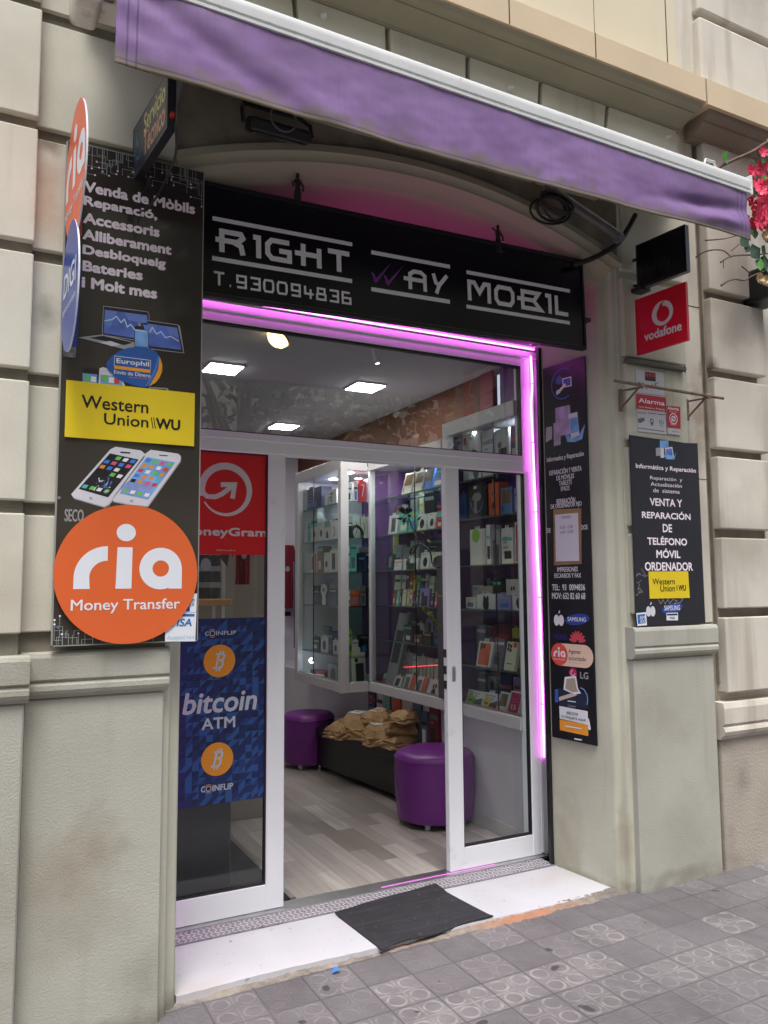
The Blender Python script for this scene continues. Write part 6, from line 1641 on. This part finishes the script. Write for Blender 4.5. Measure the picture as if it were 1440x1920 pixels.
mb = MB(); mb.tube([c, c+Vector((.0, -.05, .01))], .014, m_white, 10); mb.build('socket', t)
# black flower on a curly stem with green trailing leaves
t = thing('curly_stem_flower', FX(2.80).at(*FX(2.80).uv(820, 1070)), 'black curly stem with a ruffled black flower head before the wall cabinet', 'ornament')  # artificial flower, gives no light
fs_ = FX(2.80)
def w3(P): return [fs_.at(*fs_.uv(*p)) for p in P]
mb = MB(); mb.tube(smooth_pts(w3([(825, 1064), (812, 1060), (808, 1040), (800, 1026), (786, 1020), (774, 1026), (769, 1038), (775, 1036), (784, 1018), (778, 1000), (771, 985), (767, 972)])), .006, m_black, 6); mb.build('stem', t, smooth=True)
mb = MB(); c = fs_.at(*fs_.uv(760, 968)); rn = random.Random(2)
for k in range(26):
    a, b = rn.uniform(0, 6.28), rn.uniform(-1, 1); d = Vector((rn.uniform(-.5, .5), math.cos(a), math.sin(a))); s1 = Vector((rn.uniform(-1, 1), rn.uniform(-1, 1), rn.uniform(-1, 1))).normalized()
    q = c+d*.02; mb.add([q, q+d*.035+s1*.018, q+d*.05, q+d*.035-s1*.018], [[0, 1, 2, 3]], m_black)
mb.build('flower', t)
mlf = mat('dim green leaf', S(120, 140, 40, .7), .5, vary=(30, .3))
t2 = thing('trailing_plant', fs_.at(*fs_.uv(815, 1240)), 'thin green trailing plant climbing before the wall cabinet', 'plant')
mb = MB(); st = smooth_pts(w3([(822, 1185), (800, 1150), (784, 1125), (779, 1090), (776, 1050), (780, 1000), (786, 975)])); mb.tube(st, .0022, mlf, 5); mb.tube(smooth_pts(w3([(800, 1152), (812, 1120), (828, 1116)])), .002, mlf, 5); mb.build('stem', t2)
mb = MB()
for px, py, a, s_ in ((787, 972, .3, .035), (793, 998, -.5, .045), (806, 1015, -.3, .04), (768, 1050, .2, .032), (800, 1088, .1, .04), (815, 1160, -.6, .06), (796, 1140, .6, .04), (826, 1118, 0, .045), (808, 1150, .2, .05), (822, 1170, -.9, .05)):
    q = fs_.at(*fs_.uv(px, py), .005); d = Vector((0, -math.cos(a), math.sin(a))); n_ = Vector((-.5, math.sin(a), math.cos(a))).normalized()*.35
    mb.add([q-d*s_, q-d*s_*.2+n_*s_, q+d*s_, q-d*s_*.2-n_*s_, q+Vector((-.01, 0, 0))], [[0, 4, 1], [1, 4, 2], [2, 4, 3], [3, 4, 0]], mlf)
mb.build('leaf', t2)

# ---------------------------------------------------------------- furniture on the shop floor
m_pouf = mat('purple leatherette', S(120, 44, 138, .9), .38, vary=(6, .08), bump=(14, .12, .01))
def ottoman(x, y, r, h, lb):
    t = thing('ottoman', (x, y, 0), lb, 'ottoman', 'round purple ottomans in the shop')
    mb = MB(); n = 72
    prof = [(0, h+.004), (r*.5, h+.004), (r*.86, h-.004), (r*.97, h-.022), (r*1.0, h-.045)]
    mb.lathe((x, y, 0), prof, m_pouf, n); o = mb.build('seat', t, smooth=True)
    mb = MB(); V = []; Fc = []; rows = 18
    for i in range(rows+1):
        v = i/rows; z = (h-.04)*(1-v)+.045*v
        for j in range(n):
            a = 2*math.pi*j/n
            rr = r*(1.0-.055*v*v+.012*math.sin(math.pi*v))+.0035*math.sin(a*7+v*5)*math.sin(math.pi*v)+.010*math.exp(-((math.sin(a*2.5-v*1.5-.4))/.14)**2)*math.sin(math.pi*min(1, v*1.1))*.8
            if i == 0: rr = r*1.003
            V.append((x+rr*math.cos(a), y+rr*math.sin(a), z))
    for i in range(rows):
        for j in range(n): Fc.append([i*n+j, i*n+(j+1) % n, (i+1)*n+(j+1) % n, (i+1)*n+j])
    mb.add(V, Fc, m_pouf); mb.lathe((x, y, 0), [(r*.94, .046), (0, .046)], m_dark, n); mb.build('body', t, smooth=True)
    mb = MB(); mb.tube([(x+r*1.004*math.cos(R(q*7.5)), y+r*1.004*math.sin(R(q*7.5)), h-.046+.002*math.sin(q*1.3)) for q in range(49)], .0045, m_pouf, 6, False); mb.build('piping', t, smooth=True)
    for k in range(4):
        a = R(45+90*k); mb = MB(); mb.lathe((x+r*.72*math.cos(a), y+r*.72*math.sin(a), 0.001), [(0, 0), (.02, 0), (.024, .05), (0, .05)], m_steel, 12); mb.build('foot', t, smooth=False)
ottoman(2.742, 4.60, .262, .47, 'big purple round ottoman standing near the open doorway')
ottoman(2.62, 6.52, .225, .455, 'dim purple round ottoman under the corner cabinet beyond the bench')
m_bench = mat('black lacquer', (.008, .007, .009), .3, bump=(30, .05))
bn = thing('bench', (2.8, 5.6, 0), 'low black bench covered with brown paper parcels', 'bench')
rt = Matrix.Translation((2.59, 6.32, 0)) @ Matrix.Rotation(R(6), 4, 'Z')
mb = MB(); mb.box(0, .36, -1.38, 0, .30, .36, m_bench, .006, 2, rt); mb.build('seat', bn)
mb = MB(); mb.box(.02, .04, -1.36, -.02, .05, .30, m_bench, 0, 1, rt); mb.box(.32, .34, -1.36, -.02, .05, .30, m_bench, 0, 1, rt); mb.build('panel', bn)
for x_, y_ in ((.04, -.04), (.32, -.04), (.04, -1.34), (.32, -1.34)):
    mb = MB(); mb.lathe(rt @ Vector((x_, y_, .001)), [(.018, 0), (.02, .05)], m_steel, 10); mb.build('leg', bn)
m_kraft = mat('brown kraft paper', S(176, 140, 100, .9), .7, vary=(7, .15), bump=(18, .5, .02)); m_lab = mat('white parcel label', S(214, 212, 210, .9), .5)
def parcel(px, py, wx, wy, h, rz, z0, seed, lb, label_=True, tx=0.0):
    rn = random.Random(seed)
    q = onz(px, py, z0)
    bm = bmesh.new(); bmesh.ops.create_cube(bm, size=1)
    bmesh.ops.subdivide_edges(bm, edges=bm.edges[:], cuts=7, use_grid_fill=True)
    for v in bm.verts:
        edge = max(abs(v.co.x), abs(v.co.y))*2
        puff = 1-.55*edge**3
        nz_ = lambda s_, o_: mnoise.noise(Vector((v.co.x*s_+seed*3.1+o_, v.co.y*s_+o_, v.co.z*s_)))
        cr_ = abs(nz_(3.2, 0))*.030+abs(nz_(7, 4))*.012
        v.co = Vector((v.co.x*wx*(1-.10*(v.co.z+.5))+nz_(4, 9)*.022, v.co.y*wy*(1-.10*(v.co.z+.5))+nz_(4, 17)*.022, max(0, (v.co.z+.5)*(h*puff+.012-cr_))))
    M = Matrix.Translation(q) @ Matrix.Rotation(rz, 4, 'Z') @ Matrix.Rotation(tx, 4, 'Y')
    bmesh.ops.triangulate(bm, faces=bm.faces[:])
    mb = MB(); mb.bm(bm, m_kraft, M)
    if label_:
        f = Frame(M @ Vector((0, 0, h*.52)), M.to_3x3() @ Vector((1, 0, 0)), M.to_3x3() @ Vector((0, 1, 0)))
        f = f.shift(h*.50); mb.slab(f, [(-wx*.24, -wy*.2), (wx*.24, -wy*.2), (wx*.24, wy*.22), (-wx*.24, wy*.22)], m_lab, -.012, 0)
    mb.build('paper_parcel', label=lb, cat='parcel', group='brown paper parcels on the bench')
parcel(640, 1382, .20, .22, .12, .3, .361, 1, 'brown paper parcel at the bench end by the far ottoman', False)
parcel(672, 1382, .26, .30, .19, .5, .361, 2, 'tall crumpled paper parcel with a label next to the bench end')
parcel(712, 1392, .26, .30, .14, -.2, .361, 3, 'wide brown paper parcel in the middle of the bench')
parcel(752, 1398, .30, .26, .10, .1, .361, 4, 'flat brown parcel at the front of the bench by the near ottoman', False)
parcel(758, 1372, .30, .26, .10, -.3, .455, 5, 'creased parcel lying on the flat one by the near ottoman', False, .1)
parcel(712, 1352, .24, .24, .09, .5, .495, 6, 'upper parcel with a white label on the middle heap', True, -.1)
parcel(765, 1352, .26, .20, .08, .2, .545, 7, 'topmost crumpled parcel on the heap by the near ottoman', False)
goods(FX(2.93), .362, [(690, 704, 1284, 'navy', 'lines'), (706, 718, 1296, 'white', 'lines'), (720, 731, 1300, 'blue', 'band'), (734, 749, 1298, 'orange', 'lines'), (773, 789, 1318, 'slate', 'round'), (790, 801, 1334, 'slate', None), (804, 822, 1318, 'maroon', 'lines')], 'the bench against the wall', 'small cartons behind the parcels on the bench', 'corner cabinet', .0, .02, 0, 'carton', 'upright carton')
# kiosk, jerseys, panel on the poster side
kk = thing('cash_kiosk', (1.02, 4.2, 0), 'dark cash kiosk standing behind the blue poster', 'kiosk')
mb = MB(); mb.box(.80, 1.19, 4.0, 4.45, 0, 1.12, mat('dark blue kiosk', (.02, .022, .034), .35), .008, 2); mb.build('body', kk)
mb = MB(); mb.box(.84, 1.165, 3.994, 4.0, .55, 1.05, m_gloss); mb.build('screen', kk)
mb = MB(); mb.box(.87, 1.83, 5.25, 5.30, 0, 2.3, mat('cream partition', S(176, 168, 154, .85), .7, vary=(3, .05)), .003); mb.box(1.41, 1.435, 5.235, 5.25, 0, 2.3, m_cab, .002); mb.box(1.475, 1.5, 5.235, 5.25, 0, 2.3, m_cab, .002); mb.build('partition', label='cream partition with white battens seen between the two door posters', cat='partition')
mb = MB(); f_ = FY(5.0); a0, b1 = f_.uv(365, 1124); a1, b0 = f_.uv(428, 1135); mb.box(a0-.15, a1, 4.92, 5.24, b0, b1, mat('honey wood', S(206, 150, 92, .9), .4, vary=(8, .15)), .003); mb.build('wood_shelf', label='honey coloured wood shelf under the striped jersey', cat='shelf')
def jersey(px0, px1, py0, py1, y, m, stripes, lb, crest=True):
    f_ = FY(y); a0, b1 = f_.uv(px0, py0); a1, b0 = f_.uv(px1, py1); w = a1-a0; h = b1-b0
    t = thing('jersey', f_.at(a0, b0), lb, 'jersey', 'football shirts hung in the shop')
    mb = MB(); nx, nz = 16, 20; V = []; Fc = []
    for i in range(nx+1):
        for j in range(nz+1):
            u, v = i/nx, j/nz
            V.append(f_.at(a0+w*(u+.03*math.sin(v*6)*(1-v)), b0+h*v, .02+.012*math.sin(u*11+v*2)+.008*math.sin(u*23)))
    k = 0
    for i in range(nx):
        for j in range(nz):
            q = i*(nz+1)+j
            mb.add([V[q], V[q+nz+1], V[q+nz+2], V[q+1]], [[0, 1, 2, 3]], stripes[(j//2) % len(stripes)] if stripes else m)
    o = mb.build('body', t); so = o.modifiers.new('thick', 'SOLIDIFY'); so.thickness = .004
    mb = MB(); mb.add([V[nz], f_.at(a0-w*.28, b1-h*.2, .02), f_.at(a0-w*.22, b1-h*.42, .02), V[int(nz*.75)]], [[0, 1, 2, 3]], m); q = nx*(nz+1); mb.add([V[q+nz], f_.at(a1+w*.25, b1-h*.2, .02), f_.at(a1+w*.2, b1-h*.42, .02), V[q+int(nz*.75)]], [[0, 3, 2, 1]], m); mb.build('sleeve', t)
    if crest: mb = MB(); mb.ell(f_, (a0+w*.5, b0+h*.62), w*.16, w*.2, m_grey, .045, 14); mb.build('crest', t)
j1 = mat('navy shirt cloth', S(26, 28, 40, .9), .8); j2 = mat('white shirt stripe', S(150, 150, 152, .9), .8); j3 = mat('dark red shirt', S(126, 26, 42, .9), .8)
jersey(352, 412, 1020, 1122, 5.02, j1, [j1, j1, j2], 'striped navy and white football shirt hung over the wood shelf')
jersey(440, 468, 1010, 1096, 5.1, j3, None, 'dark red football shirt hung by the white battens', True)
jersey(524, 549, 1022, 1140, 8.4, j3, None, 'dark red football shirt on the back wall seen beside the door edge', True)
mb = MB(); f_ = FY(8.53); a0, b1 = f_.uv(526, 1142); a1, b0 = f_.uv(545, 1198); mb.slab(f_, [(a0, b0), (a1, b0), (a1, b1), (a0, b1)], m_iwall, -.01, 0, m_dk); mb.rect(f_, a0, b1-.08, a1, b1-.03, j3, .001); mb.build('wall_notice', label='small framed notice on the back wall below the red shirt', cat='notice')

# ---------------------------------------------------------------- flowers by the awning end
m_fl = mat('hot pink petal', S(236, 66, 104, .95), .55, vary=(40, .15)); m_lf = mat('leaf green', S(86, 150, 50, .8), .45, vary=(20, .3)); m_ld = mat('dark leaf green', S(36, 72, 44, .8), .45, vary=(20, .3))
m_ros = mat('rust rose petal', S(190, 100, 76, .9), .7, vary=(40, .2)); m_crm = mat('dried cream petal', S(214, 190, 150, .9), .7, vary=(40, .2)); m_twig = mat('twig bark', S(112, 92, 82, .8), .85, vary=(30, .25), bump=(80, .5))
pl = thing('flower_garland', (3.9, 2.8, 2.9), 'pink flowers, dried roses and bare twigs at the end of the awning', 'flowers')
FPL = FY(2.82)
rn = random.Random(21)
def pt(px, py, k=0.0): return FPL.at(*FPL.uv(px, py), k)
mb = MB()
mb.tube(smooth_pts([pt(1318, 345), pt(1332, 325), pt(1350, 312), (pt(1380, 298)), pt(1412, 284), pt(1448, 262), pt(1500, 250)]), .010, m_twig, 7)
for P, r in (([(1306, 482), (1322, 472), (1340, 468), (1358, 470), (1372, 482)], .0045), ([(1346, 494), (1362, 484), (1380, 481), (1410, 480), (1450, 476)], .005), ([(1352, 490), (1352, 505)], .003), ([(1320, 452), (1345, 450), (1360, 448), (1390, 440)], .004), ([(1372, 470), (1384, 460), (1392, 455)], .003),
             ([(1346, 538), (1358, 530), (1372, 526), (1390, 528), (1404, 520), (1440, 505)], .0055), ([(1384, 502), (1396, 512), (1402, 520)], .004)):
    k_ = rn.uniform(-.01, .03); mb.tube(smooth_pts([pt(*p, k_) for p in P]), r, m_twig, 6, True, r*.7)
mb.build('branch', pl)
def flower(mb, c, s, m, n=5):
    ax_ = Vector((rn.uniform(-.6, .6), -1, rn.uniform(-.5, .5))).normalized(); x = ax_.cross(Vector((0, 0, 1))).normalized(); y = ax_.cross(x)
    for i in range(n):
        a = 2*math.pi*i/n+rn.uniform(-.2, .2); d = x*math.cos(a)+y*math.sin(a); e = x*-math.sin(a)+y*math.cos(a)
        mb.add([c, c+d*s*.6+e*s*.36+ax_*s*.12, c+d*s*.95+e*s*.3+ax_*s*rn.uniform(.1, .35), c+d*s*1.05+ax_*s*.2, c+d*s*.95-e*s*.3+ax_*s*rn.uniform(.1, .35), c+d*s*.6-e*s*.36+ax_*s*.12], [[0, 1, 2, 3], [0, 3, 4, 5]], m)
def rose(mb, c, s, m):
    for r_ in range(3):
        for i in range(5):
            a = 2*math.pi*i/5+r_*.6; d = Vector((math.cos(a), -.3, math.sin(a))); e = Vector((-math.sin(a), 0, math.cos(a))); k = s*(1-.28*r_); o = Vector((0, -s*.35*r_, 0))
            mb.add([c+o, c+o+d*k*.5+e*k*.5, c+o+d*k+e*k*.3+Vector((0, -k*.3, 0)), c+o+d*k-e*k*.3+Vector((0, -k*.4, 0)), c+o+d*k*.5-e*k*.5], [[0, 1, 2, 3, 4]], m)
FLP = [(1420, 286), (1432, 276), (1416, 316), (1430, 322), (1422, 338), (1440, 300), (1412, 350), (1418, 358), (1445, 340), (1445, 312)]
for k in range(70): FLP.append((rn.uniform(1398, 1462), rn.uniform(352, 426)))
for k in range(10): FLP.append((rn.uniform(1412, 1462), rn.uniform(280, 350)))
for i, (x, y) in enumerate(FLP):
    mb = MB(); flower(mb, pt(x, y, rn.uniform(-.03, .09)), rn.uniform(.030, .044), m_fl); mb.build('flower', pl)
for x, y, m in ((1404, 410, m_ros), (1424, 408, m_ros), (1430, 434, m_ros), (1422, 448, m_crm), (1440, 456, m_crm), (1436, 478, m_crm), (1412, 528, m_crm), (1422, 532, m_crm), (1455, 470, m_crm), (1450, 440, m_ros)):
    mb = MB(); rose(mb, pt(x, y, .03), .032, m); mb.build('rose', pl)
def leaf_(mb, c, d, s, m):
    d = d.normalized(); n_ = d.cross(Vector((rn.uniform(-.3, .3), -1, .2))).normalized()*.36; f = Vector((0, -.15, -.1))
    mb.add([c, c+d*s*.35+n_*s, c+d*s*.7+n_*s*.7+f*s*.4, c+d*s+f*s, c+d*s*.7-n_*s*.7+f*s*.4, c+d*s*.35-n_*s], [[0, 1, 2, 3], [0, 3, 4, 5]], m)
for x, y, dx, dz, s, m in ((1340, 318, -1, .1, .075, m_ld), (1352, 305, .3, 1, .07, m_lf), (1360, 312, -.5, .5, .05, m_lf), (1400, 300, .6, -.5, .06, m_ld), (1425, 330, .5, -.8, .07, m_lf), (1392, 355, -.4, -.5, .06, m_ld), (1405, 352, .4, -.7, .06, m_ld), (1440, 320, .3, -1, .06, m_lf),
                           (1398, 452, -.9, -.5, .10, m_ld), (1420, 468, -1, -.6, .13, m_ld), (1428, 480, -.2, -1, .09, m_ld), (1420, 486, -.3, -1, .08, m_lf), (1430, 490, .1, -1, .08, m_lf), (1432, 420, .5, -.6, .08, m_ld), (1425, 448, .6, -.2, .06, m_lf), (1450, 360, .5, .6, .09, m_ld), (1450, 430, .4, -.6, .10, m_ld), (1410, 430, -.3, -1, .07, m_ld), (1404, 345, -.7, .3, .06, m_lf), (1412, 372, -.8, .2, .05, m_ld), (1436, 362, .2, .9, .06, m_lf), (1428, 300, -.6, -.6, .05, m_lf), (1418, 300, -.2, .9, .05, m_ld), (1440, 392, .7, -.3, .06, m_lf), (1408, 436, -.8, -.3, .06, m_lf), (1438, 442, .6, -.8, .07, m_lf), (1428, 462, -.4, -.9, .08, m_ld), (1400, 462, -.7, -.7, .07, m_ld)):
    mb = MB(); leaf_(mb, pt(x, y, .02), Vector((dx, 0, dz)), s, m); mb.build('leaf', pl)
fx_ = thing('black_wall_fixture', pt(1440, 580), 'black metal fixture beneath the flowers beside the stone block', 'fixture')
mb = MB(); q = pt(1476, 515, -.12); mb.box(q.x-.035, q.x+.16, q.y-.02, q.y+.16, q.z-.10, q.z+.10, m_black, .02, 3); mb.build('body', fx_)
mb = MB(); mb.box(q.x+.02, q.x+.10, q.y+.15, q.y+.30, q.z-.03, q.z+.03, m_dark, .01, 2); mb.build('wall_arm', fx_)

# ---------------------------------------------------------------- the other side of the street, seen in the glass
ob = thing('opposite_building', (0, -20, 0), 'beige apartment house across the street mirrored in the glass', 'building')
m_ob = mat('beige render', S(236, 222, 196, .95), .85, vary=(.6, .08)); m_ow = mat('dark window pane', (.03, .035, .045), .1)
mb = MB(); mb.box(-26, 36, -24, -18, -.1, 21, m_ob); mb.build('wall', ob)
for i in range(16):
    for j in range(6):
        x = -24+i*3.6; z = .6+j*3.5
        mb = MB(); mb.box(x, x+1.3, -18.02, -17.96, z, z+2.3, m_ow); mb.box(x-.1, x+1.4, -18.0, -17.7, z-.12, z-.02, m_ob); mb.build('window', ob)
m_bark = mat('plane tree bark', S(140, 128, 108, .8), .9, vary=(5, .3), bump=(20, .6, .02)); m_tl = mat('plane leaf', (.055, .085, .022), .5, vary=(3, .4)); m_tl2 = mat('yellowing plane leaf', (.14, .12, .03), .5, vary=(3, .4))
def tree(x, y, h, cr, seed, lb):
    rn = random.Random(seed)
    t = thing('street_tree', (x, y, -.05), lb, 'tree', 'street trees on the kerb')
    mb = MB(); top = Vector((x, y, h*.55)); mb.tube([(x, y, -.05), (x+.05, y, h*.25), top], .16, m_bark, 10, True, .10)
    ends = []
    for k in range(9):
        a = k*.7+rn.uniform(-.3, .3); e = Vector((x+cr*.8*math.cos(a), y+cr*.8*math.sin(a), h*.62+rn.uniform(0, h*.32))); ends.append(e)
        mb.tube([Vector((x, y, h*rn.uniform(.35, .55))), (top+e)/2+Vector((0, 0, .3)), e], .06, m_bark, 6, True, .015)
    mb.build('trunk', t)
    mb = MB()
    for k in range(70):
        e = rn.choice(ends); c = e+Vector((rn.gauss(0, .5), rn.gauss(0, .5), rn.gauss(0, .4)))*cr*.42
        for q in range(34):
            p = c+Vector((rn.gauss(0, .26), rn.gauss(0, .26), rn.gauss(0, .2))); u_ = Vector((rn.uniform(-1, 1), rn.uniform(-1, 1), rn.uniform(-1, 1))).normalized()*.085; v_ = u_.cross(Vector((rn.uniform(-1, 1), rn.uniform(-1, 1), rn.uniform(-1, 1)))).normalized()*.075
            mb.add([p-u_, p-v_*.8, p+u_, p+v_*.8], [[0, 1, 2, 3]], m_tl if rn.random() < .8 else m_tl2)
    mb.build('crown', t)
tree(3.2, -2.9, 6.2, 1.7, 4, 'leafy street tree mirrored in the transom above the red poster')
tree(7.4, -3.0, 6.0, 1.8, 9, 'leafy street tree mirrored in the transom above the display cabinets')
